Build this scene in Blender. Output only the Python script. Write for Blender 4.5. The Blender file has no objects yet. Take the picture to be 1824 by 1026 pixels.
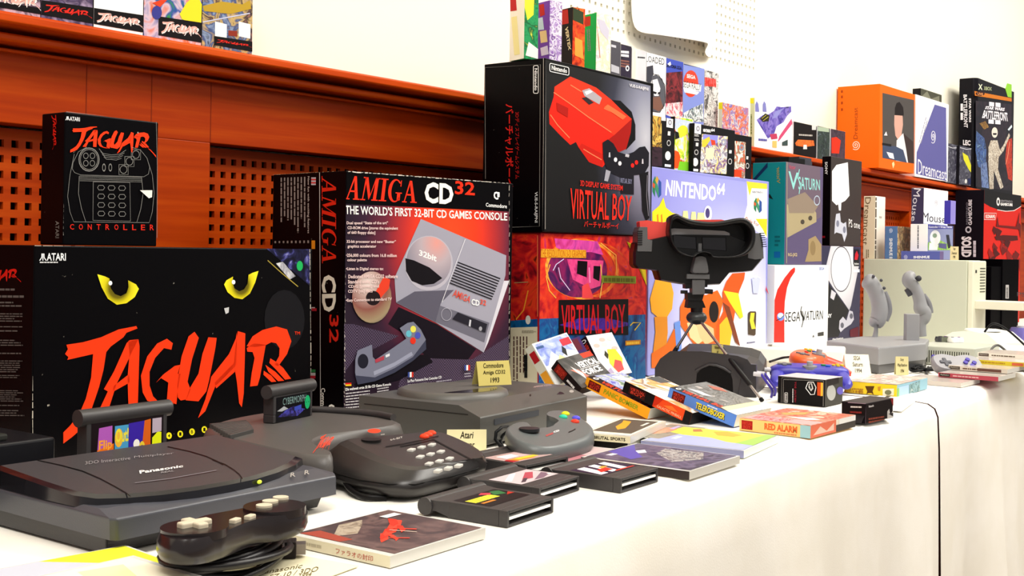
import bpy, math, random
from mathutils import Vector, Matrix
random.seed(7)
S = bpy.context.scene
COL = S.collection
R = math.radians
# ------------------------------------------------------------------ camera
F_PX, CX, CY = 2100.0, 912.0, 447.0
EYE = Vector((0, 0, 0.27))            # table surface is z = 0
AZ, ROLL = R(38.8), R(0.9)
FWD = Vector((math.cos(AZ), math.sin(AZ), 0))
R0 = Vector((math.sin(AZ), -math.cos(AZ), 0))
UP0 = Vector((0, 0, 1))
RIGHT = R0*math.cos(ROLL) + UP0*math.sin(ROLL)
UP = UP0*math.cos(ROLL) - R0*math.sin(ROLL)
cd = bpy.data.cameras.new('camera')
cd.sensor_width = 36
cd.lens = F_PX/1824*36
cd.shift_y = -(513-CY)/1824
cd.clip_start = 0.02
cam = bpy.data.objects.new('camera', cd)
COL.objects.link(cam)
m = Matrix((RIGHT, UP, -FWD)).transposed().to_4x4()
m.translation = EYE
cam.matrix_world = m
S.camera = cam
# ------------------------------------------------------------------ light
S.view_settings.view_transform = 'Standard'
S.view_settings.look = 'None'
S.view_settings.gamma = 1
S.view_settings.exposure = -0.06
w = bpy.data.worlds.new('room_light')
S.world = w
w.use_nodes = True
w.node_tree.nodes['Background'].inputs[0].default_value = (1.0, 0.97, 0.92, 1)
w.node_tree.nodes['Background'].inputs[1].default_value = 0.38


def area(name, loc, rot, sx, sy, power, col):
    l = bpy.data.lights.new(name, 'AREA')
    l.shape = 'RECTANGLE'
    l.size, l.size_y, l.energy, l.color = sx, sy, power, col
    o = bpy.data.objects.new(name, l)
    COL.objects.link(o)
    o.location, o.rotation_euler = loc, rot
    return o


area('ceiling_and_fill_light', (0.3, 0.1, 2.15), (R(14), R(-6), 0), 1.8, 0.9, 78, (1, 0.97, 0.9))
area('ceiling_and_fill_light', (2.9, 0.2, 2.15), (R(10), 0, 0), 1.8, 0.9, 84, (1, 0.97, 0.9))
area('ceiling_and_fill_light', (1.2, -1.7, 2.15), (R(22), 0, 0), 1.8, 0.9, 26, (1, 0.97, 0.9))  # front fill, added to brighten the hanging cloth
area('ceiling_and_fill_light', (3.9, -1.7, 2.15), (R(22), 0, 0), 1.8, 0.9, 34, (1, 0.97, 0.9))  # second front fill, added for the far part of the drape
area('ceiling_and_fill_light', (5.5, 0.2, 2.15), (R(10), 0, 0), 1.8, 0.9, 74, (1, 0.97, 0.88))

l_ = bpy.data.lights.new('glint_point_light', 'POINT')  # small point light added to put glints on glossy edges
l_.energy, l_.shadow_soft_size, l_.color = 9, 0.05, (1, 0.97, 0.95)
o_ = bpy.data.objects.new('glint_point_light', l_)
COL.objects.link(o_)
o_.location = (-0.2, -0.2, 1.7)
# ------------------------------------------------------------------ pixel -> place


def ray(px, py):
    return FWD + RIGHT*((px-CX)/F_PX) + UP*((CY-py)/F_PX)


def G(px, py, z=0.0):
    d = ray(px, py)
    return EYE + d*((z-EYE.z)/d.z)


def PL(px, py, O, n):
    d = ray(px, py)
    return EYE + d*((O-EYE).dot(n)/d.dot(n))


def atY(px, Y, z=0.0):
    """point on the vertical plane y=Y seen in pixel column px, at height z"""
    py = CY
    for _ in range(6):
        p = PL(px, py, Vector((0, Y, 0)), Vector((0, 1, 0)))
        q = Vector((p.x, p.y, z))
        py = proj(q)[1]
    return q


def proj(p):
    d = p-EYE
    zc = d.dot(FWD)
    return (CX+F_PX*d.dot(RIGHT)/zc, CY-F_PX*d.dot(UP)/zc)


# ------------------------------------------------------------------ materials
def lin(c):
    c = c/255.0
    return c/12.92 if c <= 0.04045 else ((c+0.055)/1.055)**2.4


def hexrgb(h):
    return tuple(lin(int(h[i:i+2], 16)) for i in (0, 2, 4))


MATS = {}


def M(h, rough=0.5, metal=0.0, emit=0.0, spec=0.12):
    """plain painted / printed / moulded surface, colour as sRGB hex"""
    k = (h, rough, metal, emit, spec)
    if k in MATS:
        return MATS[k]
    m = bpy.data.materials.new('surface_'+h)
    m.use_nodes = True
    b = m.node_tree.nodes['Principled BSDF']
    c = hexrgb(h)
    b.inputs['Base Color'].default_value = (*c, 1)
    b.inputs['Roughness'].default_value = rough
    b.inputs['Metallic'].default_value = metal
    b.inputs['Specular IOR Level'].default_value = spec
    if emit:
        b.inputs['Emission Color'].default_value = (*c, 1)
        b.inputs['Emission Strength'].default_value = emit
    MATS[k] = m
    return m


def nodes(name):
    m = bpy.data.materials.new(name)
    m.use_nodes = True
    nt = m.node_tree
    return m, nt, nt.nodes['Principled BSDF']


def ramp(nt, stops, interp='LINEAR'):
    r = nt.nodes.new('ShaderNodeValToRGB')
    r.color_ramp.interpolation = interp
    el = r.color_ramp.elements
    while len(el) < len(stops):
        el.new(0.5)
    for e, (p, h) in zip(el, stops):
        e.position = p
        e.color = (*hexrgb(h), 1)
    return r


def busy(cols, scale=60, seed=0, rough=0.35, detail=3, dist=1.5, interp='LINEAR', stretch=(1, 1, 1)):
    """printed cover picture: blotches of the given colours"""
    k = ('busy', tuple(cols), scale, seed, rough, detail, dist, interp, stretch)
    if k in MATS:
        return MATS[k]
    m, nt, b = nodes('cover_print')
    tc = nt.nodes.new('ShaderNodeTexCoord')
    mp = nt.nodes.new('ShaderNodeMapping')
    mp.inputs['Location'].default_value = (seed*1.7, seed*0.9, seed*2.3)
    mp.inputs['Scale'].default_value = stretch
    n = nt.nodes.new('ShaderNodeTexNoise')
    n.inputs['Scale'].default_value = scale
    n.inputs['Detail'].default_value = detail
    n.inputs['Distortion'].default_value = dist
    nt.links.new(tc.outputs['Object'], mp.inputs[0])
    nt.links.new(mp.outputs[0], n.inputs['Vector'])
    N = len(cols)
    r = ramp(nt, [(0.3+0.42*i/max(1, N-1), c) for i, c in enumerate(cols)], interp)
    nt.links.new(n.outputs[0], r.inputs[0])
    nt.links.new(r.outputs[0], b.inputs['Base Color'])
    b.inputs['Roughness'].default_value = rough
    b.inputs['Specular IOR Level'].default_value = 0.2
    MATS[k] = m
    return m


def plastic(h, rough=0.42, grain=0.25, spec=0.5, size=900):
    """moulded plastic with a fine grain"""
    k = ('plastic', h, rough, grain, spec)
    if k in MATS:
        return MATS[k]
    m, nt, b = nodes('plastic_'+h)
    tc = nt.nodes.new('ShaderNodeTexCoord')
    n = nt.nodes.new('ShaderNodeTexNoise')
    n.inputs['Scale'].default_value = size
    nt.links.new(tc.outputs['Object'], n.inputs['Vector'])
    bp = nt.nodes.new('ShaderNodeBump')
    bp.inputs['Strength'].default_value = grain
    bp.inputs['Distance'].default_value = 0.0004
    nt.links.new(n.outputs[0], bp.inputs['Height'])
    nt.links.new(bp.outputs[0], b.inputs['Normal'])
    b.inputs['Base Color'].default_value = (*hexrgb(h), 1)
    b.inputs['Roughness'].default_value = rough
    b.inputs['Specular IOR Level'].default_value = spec
    MATS[k] = m
    return m


def carton(h, wear='b9b2a4', rough=0.35):
    """card carton: flat ink with a few rubbed specks"""
    k = ('carton', h, wear, rough)
    if k in MATS:
        return MATS[k]
    m, nt, b = nodes('carton_'+h)
    tc = nt.nodes.new('ShaderNodeTexCoord')
    n = nt.nodes.new('ShaderNodeTexNoise')
    n.inputs['Scale'].default_value = 110
    n.inputs['Detail'].default_value = 6
    nt.links.new(tc.outputs['Object'], n.inputs['Vector'])
    r = ramp(nt, [(0.0, h), (0.735, h), (0.79, wear)])
    nt.links.new(n.outputs[0], r.inputs[0])
    nt.links.new(r.outputs[0], b.inputs['Base Color'])
    b.inputs['Roughness'].default_value = rough
    b.inputs['Specular IOR Level'].default_value = 0.07
    MATS[k] = m
    return m


# ------------------------------------------------------------------ mesh building
class MB:
    def __init__(s):
        s.v, s.f, s.mi, s.mats, s.sm = [], [], [], [], []

    def mat(s, m):
        if m not in s.mats:
            s.mats.append(m)
        return s.mats.index(m)

    def add(s, verts, faces, m, smooth=False):
        o = len(s.v)
        s.v += [Vector(p) for p in verts]
        i = s.mat(m)
        for f in faces:
            s.f.append([o+k for k in f])
            s.mi.append(i)
            s.sm.append(smooth)

    def box(s, fr, a, b, m):
        """box in frame fr from local (x,y,z) a to b"""
        p = [fr(x, y, z) for z in (a[2], b[2]) for y in (a[1], b[1]) for x in (a[0], b[0])]
        s.add(p, [(0, 2, 3, 1), (4, 5, 7, 6), (0, 1, 5, 4), (2, 6, 7, 3), (0, 4, 6, 2), (1, 3, 7, 5)], m)

    def loft(s, rings, m, smooth=True, cap0=True, cap1=True, closed=True):
        n = len(rings[0])
        vs = [p for r in rings for p in r]
        fs = []
        for i in range(len(rings)-1):
            for j in range(n if closed else n-1):
                k = (j+1) % n
                fs.append((i*n+j, i*n+k, (i+1)*n+k, (i+1)*n+j))
        s.add(vs, fs, m, smooth)
        if cap0:
            s.add(rings[0], [tuple(range(n))[::-1]], m)
        if cap1:
            s.add(rings[-1], [tuple(range(n))], m)

    def prism(s, pts, off, m, smooth=False):
        off = Vector(off)
        s.loft([[Vector(p) for p in pts], [Vector(p)+off for p in pts]], m, smooth)

    def tube(s, path, r, m, n=8, closed=False):
        path = [Vector(p) for p in path]
        rings = []
        N = len(path)
        for i, p in enumerate(path):
            a = path[(i-1) % N] if (i or closed) else path[0]
            c = path[(i+1) % N] if (i < N-1 or closed) else path[-1]
            t = (c-a).normalized()
            if i == 0:
                x = t.cross(UP0)
                if x.length < 1e-3:
                    x = t.cross(Vector((1, 0, 0)))
            else:
                x = x-t*x.dot(t)
            x.normalize()
            y = t.cross(x)
            rr = r[i] if isinstance(r, (list, tuple)) else r
            rings.append([p+x*(rr*math.cos(q*2*math.pi/n))+y*(rr*math.sin(q*2*math.pi/n)) for q in range(n)])
        if closed:
            rings.append(rings[0])
        s.loft(rings, m, True, not closed, not closed)

    def cyl(s, a, b, r, m, n=20, r2=None, smooth=True):
        a, b = Vector(a), Vector(b)
        t = (b-a).normalized()
        x = t.cross(UP0)
        if x.length < 1e-3:
            x = Vector((1, 0, 0))
        x.normalize()
        y = t.cross(x)
        r2 = r if r2 is None else r2
        ring = lambda c, q: [c+x*(q*math.cos(k*2*math.pi/n))+y*(q*math.sin(k*2*math.pi/n)) for k in range(n)]
        s.loft([ring(a, r), ring(b, r2)], m, smooth)

    def ball(s, c, rx, ry, rz, m, fr=None, n=14, k=9, z0=-1.0):
        c = Vector(c)
        rings = []
        for i in range(k+1):
            t = max(z0, -1) + (1-max(z0, -1))*i/k
            t = max(-0.9995, min(0.9995, math.sin(math.pi/2*t) if z0 < 0 else t))
            q = math.sqrt(1-t*t)
            rings.append([(fr or Frame())(rx*q*math.cos(j*2*math.pi/n), ry*q*math.sin(j*2*math.pi/n), rz*t, True)+c for j in range(n)])
        s.loft(rings, m, True)

    def build(s, name, parent=None, bevel=0, seg=2, sub=0, base=None, auto=None):
        if base is None:
            base = parent['_b'] if parent is not None and '_b' in parent else (0, 0, 0)
        b = Vector(base)
        me = bpy.data.meshes.new(name)
        me.from_pydata([p-b for p in s.v], [], s.f)
        for m in s.mats:
            me.materials.append(m)
        me.polygons.foreach_set('material_index', s.mi)
        me.polygons.foreach_set('use_smooth', s.sm)
        me.update()
        o = bpy.data.objects.new(name, me)
        COL.objects.link(o)
        if parent is not None:
            o.parent = parent
        else:
            o.location = b
        o['_b'] = tuple(b)
        if bevel:
            md = o.modifiers.new('bevel', 'BEVEL')
            md.width, md.segments = bevel, seg
            md.limit_method = 'ANGLE'
            md.angle_limit = R(35)
            md.harden_normals = False
        if sub:
            md = o.modifiers.new('sub', 'SUBSURF')
            md.levels = md.render_levels = sub
        return o


class Frame:
    """local axes: x along the front edge, y to the back, z up"""

    def __init__(s, O=(0, 0, 0), x=(1, 0, 0), y=(0, 1, 0), z=None):
        s.O = Vector(O)
        s.x = Vector(x).normalized()
        y = Vector(y)
        s.y = (y-s.x*y.dot(s.x)).normalized()
        s.z = s.x.cross(s.y) if z is None else Vector(z)

    def __call__(s, x, y, z, vec=False):
        p = s.x*x+s.y*y+s.z*z
        return p if vec else s.O+p

    def loc(s, p):
        d = p-s.O
        return (d.dot(s.x), d.dot(s.y), d.dot(s.z))


def yawf(O, deg):
    a = R(deg)
    return Frame(O, (math.cos(a), math.sin(a), 0), (-math.sin(a), math.cos(a), 0))


def tag(o, label, cat, group=None):
    o['label'], o['category'] = label, cat
    if group:
        o['group'] = group
    return o


def thing(name, loc, label, cat, group=None):
    o = bpy.data.objects.new(name, None)
    COL.objects.link(o)
    o.location = loc
    o.empty_display_size = 0.03
    o['_b'] = tuple(loc)
    return tag(o, label, cat, group)


# ------------------------------------------------------------------ printed matter
TXT = {}


def textmesh(s, bold=0.0, shear=0.0):
    """lettering outline as triangles inside the unit square"""
    k = (s, bold, shear)
    if k in TXT:
        return TXT[k]
    cu = bpy.data.curves.new('t', 'FONT')
    cu.body = s
    cu.offset = bold
    cu.shear = shear
    cu.resolution_u = 2
    o = bpy.data.objects.new('t', cu)
    COL.objects.link(o)
    dg = bpy.context.evaluated_depsgraph_get()
    me = o.evaluated_get(dg).to_mesh()
    vs = [(v.co.x, v.co.y) for v in me.vertices]
    fs = [tuple(p.vertices) for p in me.polygons]
    o.to_mesh_clear()
    bpy.data.objects.remove(o)
    bpy.data.curves.remove(cu)
    x0, x1 = min(p[0] for p in vs), max(p[0] for p in vs)
    y0, y1 = min(p[1] for p in vs), max(p[1] for p in vs)
    vs = [((x-x0)/max(1e-6, x1-x0), (y-y0)/max(1e-6, y1-y0)) for x, y in vs]
    TXT[k] = (vs, fs)
    return TXT[k]


def bil(q, x, y):
    """q = bl, br, tr, tl"""
    a = [(1-x)*(1-y), x*(1-y), x*y, (1-x)*y]
    return (sum(w_*p[0] for w_, p in zip(a, q)), sum(w_*p[1] for w_, p in zip(a, q)))


class Print:
    """printed matter on the plane through O spanned by a (right) and b (up).
    Positions are plane metres by default; px=True takes photograph pixels."""

    def __init__(s, O, a, b, w=1, h=1, px=False, step=0.00022):
        s.O, s.a, s.b = Vector(O), Vector(a).normalized(), Vector(b).normalized()
        s.n = s.a.cross(s.b)
        s.w, s.h, s.px, s.step = w, h, px, step
        s.mb = MB()
        s.lim = None
        s.lay = 1

    def P(s, p, lay):
        if s.px:
            q = PL(p[0], p[1], s.O, s.n)
            d = q-s.O
            x, y = d.dot(s.a), d.dot(s.b)
            if s.lim:
                x, y = min(max(x, 0), s.lim[0]), min(max(y, 0), s.lim[1])
        else:
            x, y = p[0]*s.w, p[1]*s.h
        return s.O+s.a*x+s.b*y+s.n*(s.step*lay)

    def poly(s, pts, m, lay=None, z=0):
        if isinstance(m, str):
            m = M(m, 0.4)
        if lay is None:
            s.lay += 0.25
            lay = s.lay
        s.mb.add([s.P(p, lay) for p in pts], [tuple(range(len(pts)))], m)

    def rect(s, x0, y0, x1, y1, m, lay=None):
        s.poly([(x0, y0), (x1, y0), (x1, y1), (x0, y1)], m, lay)

    def ell(s, cx, cy, rx, ry, m, lay=None, n=20, rot=0, hole=0):
        c, q = math.cos(rot), math.sin(rot)
        pt = lambda t, k: (cx+k*rx*math.cos(t)*c-k*ry*math.sin(t)*q, cy+k*rx*math.cos(t)*q+k*ry*math.sin(t)*c)
        T = [i*2*math.pi/n for i in range(n)]
        if not hole:
            return s.poly([pt(t, 1) for t in T], m, lay)
        if isinstance(m, str):
            m = M(m, 0.4)
        if lay is None:
            s.lay += 0.25
            lay = s.lay
        vs = [s.P(pt(t, 1), lay) for t in T]+[s.P(pt(t, hole), lay) for t in T]
        s.mb.add(vs, [(i, (i+1) % n, n+(i+1) % n, n+i) for i in range(n)], m)

    def line(s, pts, wd, m, lay=None):
        """stroke of width wd (in the print's own units)"""
        if isinstance(m, str):
            m = M(m, 0.4)
        if lay is None:
            s.lay += 0.25
            lay = s.lay
        L, Rr = [], []
        for i, p in enumerate(pts):
            a, b = pts[max(0, i-1)], pts[min(len(pts)-1, i+1)]
            dx, dy = b[0]-a[0], b[1]-a[1]
            k = math.hypot(dx, dy) or 1
            nx, ny = -dy/k*wd/2, dx/k*wd/2
            L.append((p[0]+nx, p[1]+ny))
            Rr.append((p[0]-nx, p[1]-ny))
        n = len(pts)
        s.mb.add([s.P(p, lay) for p in L+Rr], [(i, i+1, n+i+1, n+i) for i in range(n-1)], m)

    def text(s, t, q, m, bold=0.0, shear=0.0, lay=None):
        """q: (x0,y0,x1,y1) or four corners bl, br, tr, tl"""
        if isinstance(m, str):
            m = M(m, 0.4)
        if len(q) == 4 and not isinstance(q[0], (tuple, list)):
            x0, y0, x1, y1 = q
            q = [(x0, y0), (x1, y0), (x1, y1), (x0, y1)]
        if lay is None:
            s.lay += 0.25
            lay = s.lay
        vs, fs = textmesh(t, bold, shear)
        s.mb.add([s.P(bil(q, x, y), lay) for x, y in vs], fs, m)

    def shape(s, polys, q, m, lay=None):
        """unit-square polygons mapped on the quad q"""
        if lay is None:
            s.lay += 0.25
            lay = s.lay
        for pg in polys:
            s.poly([bil(q, x, y) for x, y in pg], m, lay)

    def bars(s, q, n, m, fill=0.5, seed=0, ragged=0.35):
        """n thin rows standing for small print inside quad q"""
        rnd = random.Random(seed)
        s.lay += 0.25
        for i in range(n):
            y0 = 1-(i+0.2)/n
            y1 = y0-fill/n
            x = 0
            e = 1-rnd.random()*ragged
            while x < e:
                k = min(e, x+0.05+rnd.random()*0.13)
                s.poly([bil(q, x, y1), bil(q, k, y1), bil(q, k, y0), bil(q, x, y0)], m, s.lay)
                x = k+0.018

    def build(s, name, parent):
        # strokes that lie far apart on the face become prints of their own
        mb, rec, k = s.mb, [], 0
        if not mb.f:
            return None
        par = list(range(len(mb.v)))

        def root(i):
            while par[i] != i:
                par[i] = par[par[i]]
                i = par[i]
            return i
        for f in mb.f:
            for i in f[1:]:
                a, b = root(f[0]), root(i)
                if a != b:
                    par[b] = a
        isl = {}
        for i in range(len(mb.v)):
            isl.setdefault(root(i), []).append(i)
        keys = list(isl)
        bx = []
        for q in keys:
            P = [mb.v[i] for i in isl[q]]
            lo = [min(p[j] for p in P) for j in range(3)]
            hi = [max(p[j] for p in P) for j in range(3)]
            bx.append((lo, hi, max(hi[j]-lo[j] for j in range(3))))
        grp = list(range(len(keys)))

        def gr(i):
            while grp[i] != i:
                i = grp[i]
            return i
        order = sorted(range(len(keys)), key=lambda i: -bx[i][2])
        for ii, i in enumerate(order):
            for j in order[ii+1:]:
                if gr(i) == gr(j):
                    continue
                g2 = 0.0
                for t in range(3):
                    g = max(0.0, bx[i][0][t]-bx[j][1][t], bx[j][0][t]-bx[i][1][t])
                    g2 += g*g
                if g2**0.5 <= max(0.02, 0.5*max(bx[i][2], bx[j][2])):
                    grp[gr(j)] = gr(i)
        sets = {}
        for n, q in enumerate(keys):
            sets.setdefault(gr(n), set()).add(q)
        out = None
        for roots in sets.values():
            part, mp = MB(), {}
            for f, mi in zip(mb.f, mb.mi):
                if root(f[0]) in roots:
                    g = []
                    for i in f:
                        if i not in mp:
                            mp[i] = len(part.v)
                            part.v.append(mb.v[i])
                        g.append(mp[i])
                    part.f.append(g)
                    part.mi.append(part.mat(mb.mats[mi]))
                    part.sm.append(False)
            out = part.build(name, parent)
        return out
# ================================================================== setting
W0 = Frame()


def struct(o):
    o['kind'] = 'structure'
    return o


def wood(h1, h2, h3, seed=0):
    m, nt, b = nodes('varnished_wood')
    tc = nt.nodes.new('ShaderNodeTexCoord')
    mp = nt.nodes.new('ShaderNodeMapping')
    mp.inputs['Scale'].default_value = (1.2, 4, 26)
    mp.inputs['Location'].default_value = (seed, seed*2, 0)
    n = nt.nodes.new('ShaderNodeTexNoise')
    n.inputs['Scale'].default_value = 2.2
    n.inputs['Detail'].default_value = 5
    n.inputs['Distortion'].default_value = 0.6
    nt.links.new(tc.outputs['Object'], mp.inputs[0])
    nt.links.new(mp.outputs[0], n.inputs['Vector'])
    r = ramp(nt, [(0.3, h1), (0.5, h2), (0.72, h3)])
    nt.links.new(n.outputs[0], r.inputs[0])
    nt.links.new(r.outputs[0], b.inputs['Base Color'])
    b.inputs['Roughness'].default_value = 0.42
    b.inputs['Specular IOR Level'].default_value = 0.12
    return m


WOOD = wood('922a00', 'a23300', 'b04102')
WOODV = wood('982e00', 'a83801', 'b64604', 3)
LEDGEW = wood('b83c04', 'c84808', 'd25610', 5)
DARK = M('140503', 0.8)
PLASTER = M('f6f2e2', 0.8)

mb = MB()
mb.box(W0, (-1.5, -3.2, -0.80), (8.5, 2.0, -0.74), M('8a7c6c', 0.6))
struct(mb.build('floor'))
mb = MB()
mb.box(W0, (-1.5, -3.2, 2.2), (8.5, 2.0, 2.26), M('f2efe6', 0.9))
struct(mb.build('ceiling'))

# plaster wall above the panelling, with a field of real square perforations
WY = 1.68
PX0, PX1, PZ0, PZ1 = 2.29, 3.26, 0.815, 1.215      # perforated field
mb = MB()
mb.box(W0, (-1.5, WY+0.03, -0.74), (8.5, WY+0.09, 2.2), PLASTER)
for a, b_ in (((-1.5, WY, 0.5), (PX0, WY+0.03, 2.2)), ((PX1, WY, 0.5), (8.5, WY+0.03, 2.2)),
              ((PX0, WY, 0.5), (PX1, WY+0.03, PZ0)), ((PX0, WY, PZ1), (PX1, WY+0.03, 2.2))):
    mb.box(W0, a, b_, PLASTER)
wall = struct(mb.build('wall_back'))


def perforated(mbx, x0, x1, z0, z1, y0, y1, pitch, hole, m, zpitch=None):
    zp = zpitch or pitch
    nx, nz = int((x1-x0)/pitch), int((z1-z0)/zp)
    ex, ez = (x1-x0-nx*pitch)/2, (z1-z0-nz*zp)/2
    zs = [z0]
    for j in range(nz):
        c = z0+ez+(j+0.5)*zp
        zs += [c-hole/2, c+hole/2]
    zs.append(z1)
    for j in range(0, len(zs), 2):
        mbx.box(W0, (x0, y0, zs[j]), (x1, y1, zs[j+1]), m)
    xs = [x0]
    for i in range(nx):
        c = x0+ex+(i+0.5)*pitch
        xs += [c-hole/2, c+hole/2]
    xs.append(x1)
    for j in range(1, len(zs)-1, 2):
        for i in range(0, len(xs), 2):
            mbx.box(W0, (xs[i], y0, zs[j]), (xs[i+1], y1, zs[j+1]), m)


mb = MB()
perforated(mb, PX0, PX1, PZ0, PZ1, WY, WY+0.012, 0.0255, 0.0085, PLASTER)
mb.box(W0, (PX0, WY+0.024, PZ0), (PX1, WY+0.029, PZ1), M('6e6148', 0.9))
o = struct(mb.build('perforated_panel', wall))

# timber panelling: frieze, stiles and sunk perforated panels
mb = MB()
FY, RY = 1.622, 1.66
BAYS = [(-1.3, -0.27), (-0.03, 0.972), (1.212, 2.19), (2.43, 3.41), (3.65, 4.41), (4.65, 5.63), (5.87, 6.85)]
mb.box(W0, (-1.5, FY, 0.442), (8.5, WY, 0.548), WOOD)
xs = -1.5
for x0, x1 in BAYS+[(8.5, 8.5)]:
    mb.box(W0, (xs, FY, -0.6), (x0, WY, 0.442), WOODV)
    xs = x1
mb.box(W0, (-1.5, FY-0.004, -0.74), (8.5, WY, -0.6), WOOD)
for x in (0.745, 0.984, 1.098, 1.212, 1.98, 2.43, 3.41, 4.41):
    mb.box(W0, (x-0.0012, FY-0.0006, 0.442), (x+0.0012, FY+0.01, 0.548), M('7c2404', 0.6))
struct(mb.build('trim_1', bevel=0.0012))
mb = MB()
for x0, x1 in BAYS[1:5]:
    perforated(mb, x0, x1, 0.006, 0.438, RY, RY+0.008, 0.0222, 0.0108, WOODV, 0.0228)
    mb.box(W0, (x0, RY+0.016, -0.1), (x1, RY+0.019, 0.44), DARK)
for x0, x1 in (BAYS[0], BAYS[5], BAYS[6]):
    mb.box(W0, (x0, RY, -0.6), (x1, RY+0.01, 0.442), WOODV)
for x0, x1 in BAYS[1:5]:
    mb.box(W0, (x0, RY, -0.6), (x1, RY+0.01, 0.006), WOODV)
struct(mb.build('trim_2'))

# ledge with a moulded underside; its far boards sag a little
def ledge_drop(x):
    return -0.0098*max(0.0, x-1.8)


mb = MB()
prof = [(1.68, 0.588), (1.56, 0.588), (1.555, 0.585), (1.555, 0.575), (1.558, 0.572), (1.64, 0.572), (1.64, 0.564),
        (1.586, 0.564), (1.583, 0.561), (1.583, 0.555), (1.586, 0.552), (1.64, 0.552), (1.64, 0.546), (1.61, 0.546), (1.61, 0.542), (1.68, 0.542)]
mb.loft([[(x, y, z+ledge_drop(x)) for y, z in prof] for x in (-1.5, 1.8, 8.5)], LEDGEW, False)
struct(mb.build('trim_3', bevel=0.001))

# hanging sheet of paper on the perforated wall
mb = MB()
bot = [(2.535, 1.660), (2.60, 1.640), (2.68, 1.618), (2.76, 1.600), (2.82, 1.598), (2.86, 1.615), (2.885, 1.645), (2.93, 1.662), (2.985, 1.672)]
PAPER = M('fbf8ea', 0.8)
rings = []
for k in range(7):
    t = k/6
    row = []
    for i, (x, y) in enumerate(bot):
        zz = (0.829, 0.833, 0.834, 0.836, 0.838, 0.842, 0.828, 0.822, 0.819)[i] + t*0.6
        row.append(Vector((x, y+(1.672-y)*(t**0.8), zz)))
    rings.append(row)
vs = [p for r in rings for p in r]
n_ = len(bot)
mb.add(vs, [(i*n_+j, i*n_+j+1, (i+1)*n_+j+1, (i+1)*n_+j) for i in range(6) for j in range(n_-1)], PAPER, True)
o = mb.build('paper_sheet')
md = o.modifiers.new('thickness', 'SOLIDIFY')
md.thickness = 0.0012
md = o.modifiers.new('sub', 'SUBSURF')
md.levels = md.render_levels = 2
tag(o, 'white paper sheet hanging on the perforated wall, its lower edge curling forward', 'paper')


# ------------------------------------------------------------------ cloths over the tables
def edgeY(x):
    return 0.615+0.062*x


def cloth_mat(h1, h2):
    m, nt, b = nodes('table_cloth')
    tc = nt.nodes.new('ShaderNodeTexCoord')
    n = nt.nodes.new('ShaderNodeTexNoise')
    n.inputs['Scale'].default_value = 9
    n.inputs['Detail'].default_value = 5
    nt.links.new(tc.outputs['Object'], n.inputs['Vector'])
    r = ramp(nt, [(0.35, h1), (0.65, h2)])
    nt.links.new(n.outputs[0], r.inputs[0])
    nt.links.new(r.outputs[0], b.inputs['Base Color'])
    n2 = nt.nodes.new('ShaderNodeTexNoise')
    n2.inputs['Scale'].default_value = 420
    nt.links.new(tc.outputs['Object'], n2.inputs['Vector'])
    bp = nt.nodes.new('ShaderNodeBump')
    bp.inputs['Strength'].default_value = 0.12
    bp.inputs['Distance'].default_value = 0.001
    nt.links.new(n2.outputs[0], bp.inputs['Height'])
    nt.links.new(bp.outputs[0], b.inputs['Normal'])
    b.inputs['Roughness'].default_value = 0.9
    b.inputs['Specular IOR Level'].default_value = 0.1
    return m


CLOTH = cloth_mat('f4efe4', 'faf6ee')


def cloth(x0, x1, name, label):
    mbx = MB()
    nx = int((x1-x0)/0.03)
    rows = []
    for i in range(nx+1):
        x = x0+(x1-x0)*i/nx
        e = edgeY(x)
        f1 = 0.010*math.sin(x*11+0.6)+0.007*math.sin(x*23.0+2)+0.004*math.sin(x*47)
        col = [Vector((x, 1.548, -0.0005)), Vector((x, 1.2, -0.0005)), Vector((x, 0.95, -0.0005)), Vector((x, e+0.045, -0.0005)),
               Vector((x, e+0.018, -0.003)), Vector((x, e+0.005, -0.011)), Vector((x, e-0.001, -0.026))]
        for k in range(1, 13):
            t = k/12
            col.append(Vector((x, e-0.003-0.02*t+f1*min(1, t*1.6)*(1+t), -0.026-0.708*t)))
        rows.append(col)
    n = len(rows[0])
    mbx.add([p for r in rows for p in r], [(i*n+j, (i+1)*n+j, (i+1)*n+j+1, i*n+j+1) for i in range(nx) for j in range(n-1)], CLOTH, True)
    o = mbx.build(name)
    tag(o, label, 'tablecloth', 'white cloths over the display tables')
    return o


cloth(-0.9, 2.196, 'tablecloth', 'white tablecloth nearest the camera, draped down to the floor left of the dark gap')
cloth(2.206, 6.6, 'tablecloth', 'white tablecloth further off, beginning right of the dark vertical gap')
# ================================================================== cartons
def span(fr, px):
    """length along the frame's x axis up to pixel column px (on the front plane)"""
    py = CY
    for _ in range(5):
        p = PL(px, py, fr.O, fr.y)
        s = (p-fr.O).dot(fr.x)
        py = proj(fr(s, 0, 0))[1]
    return s


def spand(fr, px):
    """depth along the frame's y axis up to pixel column px (on the left side plane)"""
    py = CY
    for _ in range(5):
        p = PL(px, py, fr.O, fr.x)
        s = (p-fr.O).dot(fr.y)
        py = proj(fr(0, s, 0))[1]
    return s


def rise(fr, py):
    """height above the frame's origin at pixel row py"""
    px = proj(fr.O)[0]
    for _ in range(3):
        p = PL(px, py, fr.O, fr.y)
        z = (p-fr.O).dot(fr.z)
        px = proj(fr(0, 0, z))[0]
    return z


def front(fr):
    p_ = Print(fr.O, fr.x, fr.z, px=True)
    p_.lim = getattr(fr, 'front', None)
    return p_


def side(fr, d):
    p_ = Print(fr(0, d, 0), -fr.y, fr.z, px=True)
    p_.lim = getattr(fr, 'side', None)
    return p_


def topp(fr, h):
    p_ = Print(fr(0, 0, h), fr.x, fr.y, px=True)
    p_.lim = getattr(fr, 'top', None)
    return p_


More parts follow.
